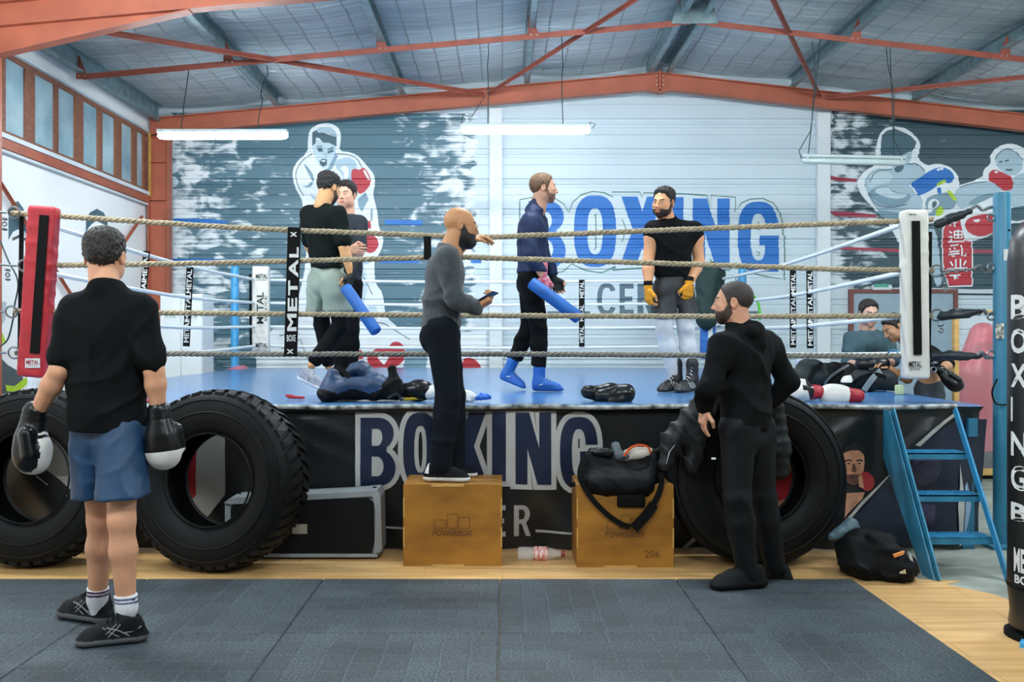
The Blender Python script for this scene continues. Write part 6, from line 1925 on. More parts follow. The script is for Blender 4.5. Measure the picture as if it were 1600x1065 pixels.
def hair_mesh(top=.018, side=.008, front=.078, recede=0.0, curl=.003, cf=190, nape=-.055, seed=0):
    zl = np.interp(hY, [-.13, -.09, -.05, -.025, 0.0, .02, .034, .05, .07, .10], [nape, nape, nape + .02, .012, .016, -.012, .02, .055, front - .006, front])
    ax = np.abs(hX)
    zl = zl + recede * np.clip((hY - .02) / .05, 0, 1) * np.clip((ax - .02) / .03, 0, 1) + .004 * np.sin(hX * 160 + seed) * (hY > .03)
    t = side + (top - side) * np.clip((hZ - .04) / .06, 0, 1)
    t = t * np.clip((hZ - zl) / .03, .12, 1)
    return shell(t, zl - hZ, bumps(curl, cf, seed))
def beard_mesh(t=.006, low=-.135, cheek=0.0, chin=0.0, seed=0):
    zl = np.interp(hY, [-.04, -.012, .004, .022, .045, .065, .085, .13], [-.16, -.10, .012, -.002, -.035 + cheek, -.042 + cheek, -.0385, -.0385])
    lips = (1 - np.sqrt((hX / .0215) ** 2 + ((hZ + .0585) / .0095) ** 2)) * .01
    reg = np.maximum(np.maximum(hZ - zl, lips), low - hZ + np.clip((.03 - hY) * .7, -.01, .05))
    reg = np.maximum(reg, -.012 - hY)
    reg = np.maximum(reg, np.where((hZ > -.042) & (np.abs(hX) < .02), .01, -.01))
    th = t + chin * np.clip((-.06 - hZ) / .04, 0, 1) * np.clip((hY - .02) / .04, 0, 1)
    th = th * np.clip(-reg / .02, .15, 1)
    return shell(th, reg, bumps(.0012, 240, seed))

def basis_yz(fwd, up=(0, 0, 1)):
    f = Vector(fwd).normalized(); u = Vector(up); u = (u - f * u.dot(f)).normalized(); x = f.cross(u)
    return Matrix((x, f, u)).transposed()

def xform(v, A):
    A = np.array(A)
    return (v @ A[:3, :3].T + A[:3, 3]).astype(np.float32)

# --- one hand: wrist at the origin, fingers along +y, palm towards +z, thumb on +x
def hand_mesh(curl=(.35, .4, .45, .5), thumb=.5, spread=.05, grow_=0.0, fingers=True, vox=.0042):
    s = SD()
    s.cone((0, -.03, 0), (0, .02, 0), .027 + grow_, .027 + grow_, .02, ax=((0, 0, 1), .78))
    s.box((0, .05, 0), (.041 + grow_, .046, .0145 + grow_), None, .013, .015)
    s.ell((.026, .035, .008), (.018 + grow_, .03, .015 + grow_), None, .012)
    base = [(.031, .090), (.0105, .095), (-.0105, .092), (-.031, .083)]
    L = [.072, .080, .074, .058]
    if fingers:
        for i in range(4):
            p = Vector((base[i][0], base[i][1] - .006, 0)); th = 0.0
            sx = spread * (1.5 - i)
            r = .0098 if i < 3 else .0086
            for j, fr in enumerate((.44, .31, .25)):
                th += curl[i] * (1.0, 1.15, .8)[j]
                q = p + Vector((math.sin(sx), math.cos(th), math.sin(th))) * L[i] * fr
                s.cone(p, q, r - .0007 * j, r - .0007 * (j + 1), .003)
                p = q
        p = Vector((.034, .03, .006))
        q = p + Vector((.030, .034, .012 + .02 * thumb)); s.cone(p, q, .014, .0115, .008)
        e = q + Vector((-.004 - .02 * thumb, .032, .006 + .02 * thumb)); s.cone(q, e, .0112, .009, .004)
    else:
        s.cone((.034, .03, .006), (.058, .06, .02), .0165 + grow_, .014 + grow_, .008)
        for i in range(4):
            s.cone((base[i][0], base[i][1] - .01, 0), (base[i][0], base[i][1] + .022 * math.cos(curl[i]), .022 * math.sin(curl[i])), .0105 + grow_, .0105 + grow_, .008)
    return s.mesh(vox)

def SKIN(name, col):
    return M('skin_' + name, col, .5, var=.10, vscale=9, bump=.04, bscale=120, spec=.4)
m_eye = M('eye_white', '#dcdcd8', .3, var=.02); m_iris = M('eye_dark', '#1d1612', .2); 

def torso(s, J, g=0.0, b=1.0, k=.05, low=True):
    sd = (J['shL'] - J['shR']); hs = (J['hipL'] - J['hipR'])
    sd = sd / np.linalg.norm(sd); hs = hs / np.linalg.norm(hs)
    wa = J['pelvis'] * .52 + J['chest'] * .48
    if low:
        s.cone(J['pelvis'], wa, .100 * b + g, .093 * b + g, k, ax=(hs, 1.40))
    s.cone(wa, J['chest'], .093 * b + g, .113 * b + g, k, ax=(sd, 1.34))
    up = (J['neck'] - J['chest']); up /= np.linalg.norm(up)
    mL, mR = J['shL'] * .84 + J['shR'] * .16 - up * .035, J['shL'] * .16 + J['shR'] * .84 - up * .035
    s.cone(mL, mR, .082 * b + g, .082 * b + g, k)
    s.cone(J['shL'] * .9 + J['shR'] * .1, J['neck'] * .9 + J['chest'] * .1, .050 * b + g * .7, .054 * b + g * .5, .05)
    s.cone(J['shR'] * .9 + J['shL'] * .1, J['neck'] * .9 + J['chest'] * .1, .050 * b + g * .7, .054 * b + g * .5, .05)
def arm(s, J, e, g=0.0, b=1.0, upto=None, flare=0.0, k=.02):
    sh, el, wr = J['sh' + e], J['el' + e], J['wr' + e]
    s.cone(sh, sh * .72 + el * .28, .062 * b + g, .058 * b + g, .035)
    if upto is not None and upto <= 1:
        q = sh * (1 - upto) + el * upto
        s.cone(sh, q, .057 * b + g, (.057 - .013 * upto) * b + g + flare, k); return
    s.cone(sh, el, .056 * b + g, .042 * b + g, k)
    a = el * .7 + wr * .3
    if upto is not None:
        f = upto - 1; q = el * (1 - f) + wr * f
        s.cone(el, q, .043 * b + g, (.043 - .013 * f) * b + g + flare, k); return
    s.cone(el, a, .042 * b + g, .044 * b + g, .02)
    s.cone(a, wr, .044 * b + g, .029 * b + g, .02)
def collar(s, J, h=.02, back=0.0):
    n = J['head'] - J['neck']; n = n / np.linalg.norm(n)
    s.plane(J['neck'] + n * h, n + V((0, 0, .6)), .012)
def slit(s, J, top=.17, r=.012):
    hs = J['hipL'] - J['hipR']; hs /= np.linalg.norm(hs)
    fr = np.cross(hs, (0, 0, 1)); fr /= np.linalg.norm(fr)
    kn = (J['knL'] + J['knR']) / 2
    c = (J['hipL'] + J['hipR']) / 2
    d = (kn - c) / np.linalg.norm(kn - c)
    s.cone(c + d * top, kn + d * .1, .004, r * 2.2, .035, 's', (fr, 12.0))
def leg(s, J, e, g=0.0, b=1.0, k=.03, upto=None, flare=0.0):
    hp, kn, an = J['hip' + e], J['kn' + e], J['an' + e]
    if upto is not None and upto <= 1:
        s.cone(hp, hp * (1 - upto) + kn * upto, .092 * b + g, (.092 - .03 * upto) * b + g + flare, k); return
    s.cone(hp, kn, .090 * b + g, .058 * b + g, k)
    a = kn * .68 + an * .32
    if upto is not None:
        f = upto - 1
        s.cone(kn, kn * (1 - f) + an * f, .058 * b + g, .055 * b + g + flare, k); return
    s.cone(kn, a, .056 * b + g, .058 * b + g, .03)
    s.cone(a, an, .058 * b + g, .039 * b + g, .03)

SHOE = {}
def shoe_mesh(kind):
    if kind in SHOE: return SHOE[kind]
    s = SD(); L = .285
    s.cone((.048, 0, .016), (L - .055, .004, .016), .036, .047, .02, ax=((0, 0, 1), .42))
    s.cone((.03, 0, .022), (.01, 0, .026), .03, .022, .02) if kind == 'run' else None
    s.cone((.045, 0, .05), (L - .065, .004, .034), .037, .036, .03)
    s.cone((.045, 0, .07), (.055, 0, .095), .036, .037, .02)
    s.cone((.075, 0, .082), (.17, 0, .052), .034, .034, .03)
    if kind == 'boot':
        s.cone((.05, 0, .06), (.062, 0, .21), .041, .050, .03)
        s.ell((.063, 0, .225), (.041, .041, .02), None, .006, 's')
        s.cone((.098, 0, .12), (.105, 0, .235), .018, .016, .015)
    else:
        s.ell((.052, 0, .125), (.034, .031, .03), None, .01, 's')
        s.cone((.105, 0, .092), (.10, 0, .112), .022, .02, .012)
    s.plane((0, 0, 0), (0, 0, -1), .004)
    SHOE[kind] = s.mesh(.0052)
    return SHOE[kind]
def shoe(J_, e, heel, toe, kind, mats, cls, parent, laces=None, name='shoe', k=1.0, stripe=None):
    heel, toe = Vector(heel), Vector(toe)
    f = (toe - heel)
    kk = f.length / .285
    R = basis_yz(f)                       # columns: x side, y forward, z up
    A4 = Matrix.Translation(heel) @ (Matrix((R.col[1], -R.col[0], R.col[2])).transposed().to_4x4() @ Matrix.Scale(kk, 4))
    v, fc = shoe_mesh(kind)
    o = soft_vf(name, v, fc, mats, parent, cls, A4)
    if laces:
        for i in range(4 if kind != 'boot' else 7):
            t_ = i / 6
            x = .165 - .02 * i if kind != 'boot' else (.175 - .022 * i if i < 3 else .115 - .003 * i)
            z = .083 + .010 * i if kind != 'boot' else (.078 + .016 * i if i < 3 else .085 + .026 * (i - 1))
            q = MB(); pts = [(x, -.028, z - .012), (x + .006, -.012, z + .004), (x + .006, .012, z + .004), (x, .028, z - .012)]
            q.tube([A4 @ Vector(p) for p in pts], .0032 * kk, 5)
            c = q.build('lace', laces, parent)
            w_ = c.location.copy(); c.parent = o; c.location = Vector((0, 0, 0))
    if stripe:
        for pts, mt, rad in stripe:
            q = MB(); q.tube([A4 @ Vector(p) for p in pts], rad, 5); c = q.build('stripe', mt, parent); c.parent = o
    return o, A4

EYE = {}
def person(label, J, hf, hup=(0, 0, 1), skin='#c08a68', hair='#1c1714', b=1.0, hk=1.0, vox=.011, hands=None, hairk=None, beard=None, group=None, brow=True, beardcol=None, legs=True):
    """J: joints in world space; returns (body object, joints as arrays)"""
    J = {k_: V(p) for k_, p in J.items()}
    s = SD()
    torso(s, J, -.012, b)
    for e in 'LR':
        arm(s, J, e, -.001, b); 
        if legs: leg(s, J, e, -.004, b)
    s.cone(J['neck'], J['neck'] * .3 + J['head'] * .7, .057 * hk, .055 * hk, .012)
    v, f = s.mesh(vox)
    m = np.zeros(len(f), int)
    RH = basis_yz(hf, hup)
    AH = Matrix.Translation(Vector(J['head'])) @ (RH.to_4x4() @ Matrix.Scale(hk, 4))
    vs, fs, ms = [v, xform(HEADV, AH)], [f, HEADF + len(v)], [m, HEADM.copy() if brow else np.where(HEADM == 4, 0, HEADM)]
    n = len(v) + len(HEADV)
    for e in 'LR':
        hd = (hands or {}).get(e, {})
        if hd is None: continue
        d = Vector(J['wr' + e] - J['el' + e]).normalized() if 'dir' not in hd else Vector(hd['dir']).normalized()
        palm = Vector(hd.get('palm', (1 if e == 'R' else -1, 0, 0)))
        palm = (palm - d * palm.dot(d)).normalized()
        x = d.cross(palm)
        if e == 'R': x = x
        th = Vector(hd['thumb']) if 'thumb' in hd else x
        sgn = 1 if th.dot(x) >= 0 else -1
        hv, hfc = hand_mesh(hd.get('curl', (.35, .4, .45, .5)), hd.get('th', .5))
        if sgn < 0: hfc = hfc[:, ::-1]
        Rm = Matrix((x * sgn, d, palm)).transposed()
        A = Matrix.Translation(Vector(J['wr' + e])) @ (Rm.to_4x4() @ Matrix.Scale(hd.get('k', 1.0) * hk, 4))
        hd['A'] = A; hd['sgn'] = sgn
        vs.append(xform(hv, A)); fs.append(hfc + n); ms.append(np.zeros(len(hfc), int)); n += len(hv)
    V_, F_, M_ = np.concatenate(vs), np.concatenate(fs), np.concatenate(ms)
    sk = SKIN(skin.strip('#'), skin)
    lip = M('lip_' + skin.strip('#'), '#%02x%02x%02x' % tuple(int(int(skin[i:i + 2], 16) * q) for i, q in ((1, .86), (3, .66), (5, .66))), .45, var=.05)
    hm = M('hair_' + hair.strip('#'), hair, .55, var=.35, vscale=60, bump=.5, bscale=200)
    o = link('person', make_mesh('person', V_, F_, M_, True, None), [sk, m_eye, m_iris, lip, hm], None, None)
    tag(o, label, 'person', group)
    if hairk is not None:
        hv, hf_ = hair_mesh(**hairk); soft_vf('hair', hv, hf_, hm, o, None, AH)
    if beard is not None:
        bc = M('hair_' + (beardcol or hair).strip('#'), beardcol or hair, .6, var=.35, vscale=60, bump=.5, bscale=200)
        hv, hf_ = beard_mesh(**beard); soft_vf('beard', hv, hf_, bc, o, None, AH)
    o['_h'] = 0; del o['_h']
    return o, J, AH, hands or {}

def wrap_hand(o, hd, mat, name='hand_wrap', g=.004, cuff=.10, vox=.0045, fingers=False, curl=None):
    hv, hfc = hand_mesh(curl or hd.get('curl', (.35, .4, .45, .5)), hd.get('th', .5), .05, g, fingers, vox)
    if hd['sgn'] < 0: hfc = hfc[:, ::-1]
    soft_vf(name, hv, hfc, mat, o, None, hd['A'])
    q = MB(); q.lathe([(.031, -cuff), (.035, -cuff * .9), (.033, -.03), (.031, .01)], (0, 0, 0), (0, 1, 0), 18)
    q.v = [tuple(hd['A'] @ Vector(p)) for p in q.v]
    q.build(name + '_cuff', mat, o, angle=60)

def garment(name, o, s, vox, mat, noise=None, cls=None):
    return soft(name, s, vox, mat, o, noise, cls)

def jp(Y0, d):
    return {k_: P(x, y, Y0 + dy) for k_, (x, y, dy) in d.items()}
def at(x, Y, z):
    return Vector(((x - CX) / F * Y, Y, z))

m_blackt = M('black_cotton', '#0e1012', .85, var=.14, vscale=6, spec=.12)
m_dark = M('black_jersey', '#0d0f11', .82, var=.14, vscale=6, spec=.12)
m_sole = M('shoe_sole_grey', '#56585a', .6); m_solew = M('shoe_sole_white', '#d2d2cc', .5)
m_blacksh = M('black_shoe_mesh', '#0d0f11', .65, var=.3, vscale=60, spec=.2)
sole = lambda x, y, z: np.where(z < .027, 1, 0)

# ---------------------------------------------------------------- man in blue shorts, seen from behind
J = jp(4.42, dict(head=(164, 403, .03), neck=(165, 444, -.015), chest=(168, 520, 0), pelvis=(168, 655, 0), shL=(117, 482, .02), shR=(219, 482, -.03), elL=(92, 580, -.06), elR=(241, 580, -.06), wrL=(54, 650, -.02), wrR=(248, 648, -.04),
                  hipL=(149, 672, .02), hipR=(190, 672, -.02), knL=(157, 812, .08), knR=(190, 812, -.10), anL=(152, 946, .17), anR=(198, 960, -.08)))
o, J, AH, hd = person('man in black T-shirt and blue shorts wearing boxing gloves, seen from behind', J, (-.12, 1, .02), skin='#d29a78', hair='#201b18', b=1.06, hk=1.06, vox=.010, hands={'L': None, 'R': None},
                      hairk=dict(top=.022, side=.009, front=.08, curl=.0045, cf=150, nape=-.05), beard=None)
s = SD(); torso(s, J, .014, 1.06)
for e in 'LR': arm(s, J, e, .010, 1.04, .80, .012)
s.cone(J['chest'], J['pelvis'] + V((0, 0, -.10)), .118, .136, .04, ax=((1, .15, 0), 1.36))
s.plane(P(168, 672, 4.42), (-.03, 0, -1)); s.cone(J['neck'], J['neck'] + V((0, 0, .02)), .077, .071, .02); collar(s, J, .02)
garment('t_shirt', o, s, .008, m_blackt, folds(.011, 13, 4.2, (.75, .3, .5), (.6, .2, -.6)))
s = SD()
m_bsh = M('blue_shorts', '#113a5c', .5, var=.12, vscale=5)
s.cone(J['pelvis'] + V((0, 0, .02)), J['pelvis'] + V((0, 0, -.1)), .098, .105, .04, ax=((1, .15, 0), 1.30))
leg(s, J, 'L', .016, 1.06, .02, .80, .04); leg(s, J, 'R', .016, 1.06, .02, .80, .04); slit(s, J)
s.plane(P(172, 776, 4.42), (.12, 0, -1))
garment('shorts', o, s, .008, m_bsh, folds(.010, 17, 5, (.8, .3, .1), (.6, .3, .4)))
for e in 'LR':
    s = SD(); kn, an = J['kn' + e], J['an' + e]
    a = kn * .22 + an * .78
    s.cone(a, an + V((0, 0, .03)), .051, .046, .02); s.cone(an + V((0, 0, .03)), an + V((0, 0, -.02)), .044, .034, .02); nrm = (an - kn) / np.linalg.norm(an - kn)
    s.plane(a, -nrm)
    zc = a[2]
    st_ = [M('sock_white', '#d9dade', .85, var=.05, vscale=50, bump=.2, bscale=200), M('sock_stripe', '#4a3350' if e == 'L' else '#2c3a66', .8)]
    if e == 'R': st_[1] = M('sock_stripe_blue', '#2c3a66', .8)
    garment('sock', o, s, .006, st_, None, lambda x, y, z, zc=zc: np.where(((z < zc - .012) & (z > zc - .021)) | ((z < zc - .03) & (z > zc - .039)), 1, 0))
zm = .026
sl = M('silver_trim', '#8f9294', .4)
tr_lines = [([(.05, -.0, .03), (.05, -.042, .045), (.10, -.043, .085)], sl, .003)]
def runner_lines(sg):
    return [([(.06, sg * .040, .036), (.10, sg * .043, .06), (.15, sg * .0385, .075)], sl, .0025), ([(.10, sg * .043, .036), (.135, sg * .0415, .055), (.165, sg * .034, .075)], sl, .0025), ([(.17, sg * .044, .034), (.145, sg * .042, .055), (.11, sg * .0385, .088)], sl, .0025),
            ([(.145, sg * .045, .034), (.125, sg * .043, .055), (.095, sg * .039, .085)], sl, .0025), ([(.015, sg * .03, .07), (.04, sg * .039, .055), (.08, sg * .042, .05)], sl, .0025)]
shoe(J, 'R', at(228, 4.34, zm), at(113, 4.26, zm), 'run', [m_blacksh, m_sole], sole, o, m_strap, 'running_shoe', stripe=runner_lines(1) + runner_lines(-1))
shoe(J, 'L', at(172, 4.585, zm), at(94, 4.74, zm + .004), 'run', [m_blacksh, m_sole], sole, o, m_strap, 'running_shoe', stripe=runner_lines(1) + runner_lines(-1))
gl_cls = lambda x, y, z: np.where((y > .175 - 1.2 * np.maximum(z, 0)) & (x < .04), 1, np.where((y > .145 - 1.2 * np.maximum(z, 0)) & (y < .157 - 1.2 * np.maximum(z, 0)) & (x < .03), 1, 0))
hb_ = empty('boxing_glove', Vector(J['wrL']), 'black and white boxing glove on the left hand of the man in blue shorts', 'glove', 'worn boxing gloves')
glove(None, Vector(J['wrL']) + Vector((-.0, 0, .02)), basis((-.12, -.02, -1), (1, -.2, 0)), [m_leather, m_wleather], gl_cls, None, hb_, k=1.12)
hb_ = empty('boxing_glove', Vector(J['wrR']), 'black and white boxing glove on the right hand of the man in blue shorts', 'glove', 'worn boxing gloves')
glove(None, Vector(J['wrR']) + Vector((.0, 0, .02)), basis((.10, 0, -1), (-.15, 1, .0)), [m_leather, m_wleather], lambda x, y, z: np.where(y > .17, 1, 0), None, hb_, k=1.08)

# ---------------------------------------------------------------- man in olive shorts with foam stick
J = jp(7.85, dict(head=(513, 295, .05), neck=(505, 322, .0), chest=(504, 362, 0), pelvis=(512, 430, 0), shL=(482, 334, .05), shR=(528, 336, -.10), elL=(484, 385, .22), elR=(537, 386, -.14), wrL=(505, 425, .34), wrR=(549, 430, -.12),
                  hipL=(501, 438, .06), hipR=(522, 440, -.06), knL=(503, 508, .10), knR=(532, 508, -.04), anL=(514, 572, .12), anR=(487, 570, -.12)))
o, J, AH, hd = person('man in black T-shirt and grey green shorts in the ring, holding a blue foam stick', J, (.55, .8, -.28), skin='#cf9c6c', hair='#14110f', vox=.012, b=.98,
                      hands={'L': {}, 'R': dict(dir=(-.25, -.25, -1), palm=(-1, .2, 0), thumb=(0, -1, -.2), curl=(1.0, 1.0, 1.05, 1.1), th=.8)}, hairk=dict(top=.028, side=.006, front=.075, curl=.005, cf=140, nape=-.05), beard=dict(t=.003), beardcol='#3a2a1f')
s = SD(); torso(s, J, .014)
for e in 'LR': arm(s, J, e, .012, 1, .8, .014)
s.cone(J['pelvis'], J['pelvis'] + V((0, 0, -.03)), .116, .118, .04, ax=((1, -.2, 0), 1.3)); s.plane(P(0, 420, 7.85), (0, 0, -1)); s.cone(J['neck'], J['neck'] + V((.01, 0, .015)), .073, .068, .02); collar(s, J, .02)
garment('t_shirt', o, s, .012, M('green_black_cotton', '#0f1615', .85, spec=.12, var=.15), folds(.011, 15, 1, (.7, .3, .4)))
s = SD(); s.cone(J['pelvis'] + V((0, 0, .04)), J['pelvis'] + V((0, 0, -.08)), .108, .118, .05, ax=((1, -.2, 0), 1.25))
leg(s, J, 'L', .025, 1, .02, .80, .035); leg(s, J, 'R', .025, 1, .02, .80, .035); slit(s, J); s.plane(P(0, 488, 7.85), (0, 0, -1)); s.plane(P(0, 417, 7.85), (0, 0, 1))
garment('shorts', o, s, .012, M('sage_shorts', '#87968a', .65, var=.1, vscale=5), folds(.010, 17, 2, (.8, .3, .1)))
s = SD(); leg(s, J, 'L', .006, 1, .03, 1.86); leg(s, J, 'R', .006, 1, .03, 1.86)
garment('leggings', o, s, .012, m_dark, folds(.003, 40, 2))
m_grsh = M('grey_runner', '#a8abb4', .6, col2='#6f7484', vscale=28)
shoe(J, 'R', at(466, 7.72, 1.055), at(508, 7.62, ZC + .004), 'run', [m_grsh, M('navy_white_sole', '#d6d9de', .5)], sole, o, m_solew, 'running_shoe')
shoe(J, 'L', at(505, 8.0, ZC + .004), at(545, 8.12, ZC + .004), 'run', [m_grsh, MATS['navy_white_sole']], sole, o, m_solew, 'running_shoe')
wrap_hand(o, hd['R'], M('black_wrap', '#14181a', .75), cuff=.11)
m_foam = M('blue_foam', '#0f5aa8', .6, var=.06)
def stick(a, b, r, label):
    t = empty('foam_stick', a, label, 'foam stick')
    a, b = Vector(a), Vector(b); L = (b - a).length
    q = MB(); q.lathe([(.008, 0), (r * .9, 0), (r, .01), (r, L - .01), (r * .9, L), (.008, L)], a, b - a, 20); q.build('foam_tube', m_foam, t, angle=50)
    q = MB(); q.lathe([(.001, .004), (.009, .004), (.009, L - .004), (.001, L - .004)], a, b - a, 10); q.build('core_hole', M('dark_core', '#0d2848', .8), t)
stick(P(540, 449, 7.62), P(588, 518, 7.45), .047, 'blue foam stick held by the man in grey green shorts')

# ---------------------------------------------------------------- man standing behind him
J = jp(8.55, dict(head=(541, 306, -.02), neck=(541, 336, 0), chest=(540, 372, 0), pelvis=(540, 440, 0), shR=(519, 348, 0), shL=(563, 348, 0), elR=(514, 392, -.06), elL=(562, 394, -.08), wrR=(548, 390, -.24), wrL=(530, 398, -.26),
                  hipR=(531, 446, 0), hipL=(549, 446, 0), knR=(532, 515, -.02), knL=(549, 515, -.02), anR=(532, 588, 0), anL=(550, 588, 0)))
o, J, AH, hd = person('young man in navy T-shirt standing half hidden behind the man in grey green shorts', J, (-.25, -1, -.05), skin='#d9a78c', hair='#1b1512', vox=.013, b=.95,
                      hands={'R': dict(palm=(0, 1, 0), thumb=(0, 0, 1)), 'L': dict(palm=(0, 1, 0), thumb=(0, 0, 1))}, hairk=dict(top=.026, side=.010, front=.082, curl=.004))
s = SD(); torso(s, J, .012, .95)
for e in 'LR': arm(s, J, e, .01, .95, .85, .01)
collar(s, J); s.plane(P(0, 445, 8.55), (0, 0, -1)); garment('t_shirt', o, s, .013, M('navy_cotton', '#141f2b', .8), folds(.008, 18, 1))
s = SD(); s.cone(J['pelvis'] + V((0, 0, .03)), J['pelvis'] + V((0, 0, -.08)), .1, .105, .05, ax=((1, 0, 0), 1.3)); leg(s, J, 'L', .012, 1); leg(s, J, 'R', .012, 1); garment('trousers', o, s, .013, m_dark, folds(.005, 25, 2))
for e, x in (('R', 531), ('L', 551)): shoe(J, e, at(x, 8.62, ZC + .004), at(x - 4, 8.36, ZC + .004), 'run', [m_grsh, m_solew], sole, o, m_solew, 'running_shoe')
q = MB(); q.lathe([(.031, -.006), (.034, -.004), (.034, .004), (.031, .006)], Vector(J['wrL'] * .9 + J['elL'] * .1), Vector(J['wrL'] - J['elL']), 16); q.build('wrist_watch', m_strap, o)

# ---------------------------------------------------------------- bearded man with phone on the plywood box
J = jp(6.02, dict(head=(719, 354, .0), neck=(701, 386, .0), chest=(694, 432, 0), pelvis=(690, 505, 0), shR=(699, 404, -.17), shL=(698, 402, .17), elR=(712, 470, -.20), elL=(702, 402, .46), wrR=(746, 480, -.12), wrL=(736, 374, .56),
                  hipR=(690, 515, -.09), hipL=(692, 515, .09), knR=(700, 622, -.09), knL=(708, 620, .10), anR=(688, 728, -.10), anL=(709, 724, .10)))
o, J, AH, hd = person('bald bearded man in grey sweater with glasses standing on a plywood box with phone', J, (1, .22, -.12), skin='#b9855c', hair='#17120f', vox=.011, b=1.0,
                      hands={'R': dict(dir=(.85, -.05, .5), palm=(-.3, .3, 1), thumb=(0, 1, .3), curl=(.7, .7, .75, .8), th=.6), 'L': dict(dir=(1, .05, .1), palm=(.1, -.2, -1), thumb=(0, -1, 0), curl=(.35, .35, .4, .4))}, hairk=None, beard=dict(t=.020, low=-.155, chin=.022))
m_sw = M('grey_knit', '#343b40', .85, var=.16, vscale=30, sheen=.2, bump=.15, bscale=300)
s = SD(); torso(s, J, .017)
for e in 'LR': arm(s, J, e, .014, 1.0, 1.9, .006)
s.cone(J['pelvis'], J['pelvis'] + V((0, 0, -.02)), .122, .118, .04, ax=((0, 1, 0), 1.3)); s.plane(P(690, 517, 6.02), (.05, 0, -1)); s.cone(J['neck'], J['neck'] + V((.02, 0, .02)), .074, .068, .02); collar(s, J, .02)
garment('sweater', o, s, .010, m_sw, folds(.013, 14, 4, (.4, .3, .8), (.8, .2, -.4)))
s = SD(); s.cone(J['pelvis'] + V((0, 0, .01)), J['pelvis'] + V((-.02, 0, -.09)), .115, .122, .05, ax=((0, 1, 0), 1.2))
leg(s, J, 'R', .018, 1.02, .03); leg(s, J, 'L', .018, 1.02, .03)
for e in 'LR': s.cone(J['kn' + e], J['an' + e] + V((.01, 0, .0)), .07, .062, .03)
garment('trousers', o, s, .011, M('dark_denim', '#0e141c', .8, spec=.12, var=.15), folds(.008, 19, 2, (.5, .3, .8)))
m_blks = M('black_suede', '#0c0d10', .75, spec=.15, var=.2, vscale=40)
shcls = lambda x, y, z: np.where(z < .028, 1, np.where((x < .03) & (z > .05), 2, 0))
shoe(J, 'R', at(664, 5.93, BX + .003), at(737, 5.90, BX + .003), 'run', [m_blks, m_solew, m_print], shcls, o, m_strap, 'sneaker')
shoe(J, 'L', at(688, 6.10, BX + .003), at(748, 6.13, BX + .003), 'run', [m_blks, m_solew, m_print], shcls, o, m_strap, 'sneaker')
g_ = M('gold_wire', '#b08d5a', .3, .6)
gt = MB()
for e in (-1, 1):
    gt.torus((e * .032, .103, .004), .021, .0014, (0, 1, 0), 18, 5); gt.tube([(e * .053, .10, .010), (e * .078, .04, .012), (e * .083, -.012, .010)], .0016, 5)
gt.tube([(-.011, .106, .008), (0, .11, .010), (.011, .106, .008)], .0014, 5)
gt.v = [tuple(AH @ Vector(p)) for p in gt.v]; gt.build('glasses', g_, o)
pa = P(754, 468, 5.9); pb = P(774, 456, 5.86)
q = MB(); q.bar(P(751, 470, 5.9), P(775, 456, 5.86), .075, .009, hint=(.4, -.1, .9), bev=.003)
tag(q.build('mobile_phone', M('phone_blue', '#1d2c55', .3), None, smooth=False), 'thin dark blue mobile phone in the hand of the bearded man', 'phone')

# ---------------------------------------------------------------- man in navy jacket with foam stick
J = jp(7.82, dict(head=(849, 295, .0), neck=(836, 324, .0), chest=(832, 365, 0), pelvis=(830, 430, 0), shR=(829, 346, -.17), shL=(838, 346, .17), elR=(829, 396, -.23), elL=(848, 396, .20), wrR=(849, 433, -.20), wrL=(866, 436, .16),
                  hipR=(829, 438, -.08), hipL=(832, 438, .08), knR=(842, 515, -.08), knL=(826, 512, .10), anR=(842, 585, -.08), anL=(801, 572, .14)))
o, J, AH, hd = person('man in navy track jacket and blue boots holding a blue foam stick, in profile', J, (1, .12, -.03), skin='#c99a80', hair='#6b4f35', vox=.012, b=.98,
                      hands={'R': dict(dir=(.0, -.1, -1), palm=(.3, 1, 0), thumb=(1, 0, 0), curl=(1.0, 1.0, 1.05, 1.1), th=.8), 'L': dict(palm=(0, -1, 0), thumb=(1, 0, 0))}, hairk=dict(top=.014, side=.010, front=.086, recede=.022, curl=.0015), beard=dict(t=.0014), beardcol='#7a5a48')
m_nj = M('navy_jacket', '#14264a', .6, var=.12, vscale=5, spec=.3)
s = SD(); torso(s, J, .018)
for e in 'LR': arm(s, J, e, .018, 1.0, 1.85, .006)
s.cone(J['pelvis'], J['pelvis'] + V((0, 0, -.02)), .12, .12, .04, ax=((0, 1, 0), 1.3)); s.plane(P(0, 428, 7.82), (0, 0, -1)); s.cone(J['neck'] + V((0, 0, -.02)), J['neck'] + V((.025, 0, .045)), .072, .066, .02)
garment('jacket', o, s, .011, m_nj, folds(.012, 17, 3, (.4, .3, .8), (.8, .2, -.4)))
s = SD(); s.cone(J['pelvis'] + V((0, 0, .03)), J['pelvis'] + V((0, 0, -.08)), .112, .118, .05, ax=((0, 1, 0), 1.2))
leg(s, J, 'R', .012, 1, .015); leg(s, J, 'L', .012, 1, .015)
for e in 'LR': s.cone(J['kn' + e], J['an' + e] + V((0, 0, .03)), .068, .06, .015)
s.plane(P(838, 572, 7.82), (-.25, 0, -1))
garment('trousers', o, s, .011, m_dark, folds(.009, 17, 6, (.6, .3, .6)))
m_bb = M('blue_boot', '#1b5fb4', .5, var=.08, vscale=8)
def swoosh(sg): return [([(.10, sg * .0445, .062), (.07, sg * .044, .052), (.05, sg * .0425, .058), (.045, sg * .042, .085)], m_print, .0045)]
shoe(J, 'R', at(831, 7.74, ZC + .004), at(882, 7.70, ZC + .004), 'boot', [m_bb, m_bb], sole, o, m_navy, 'boxing_boot', stripe=swoosh(1) + swoosh(-1))
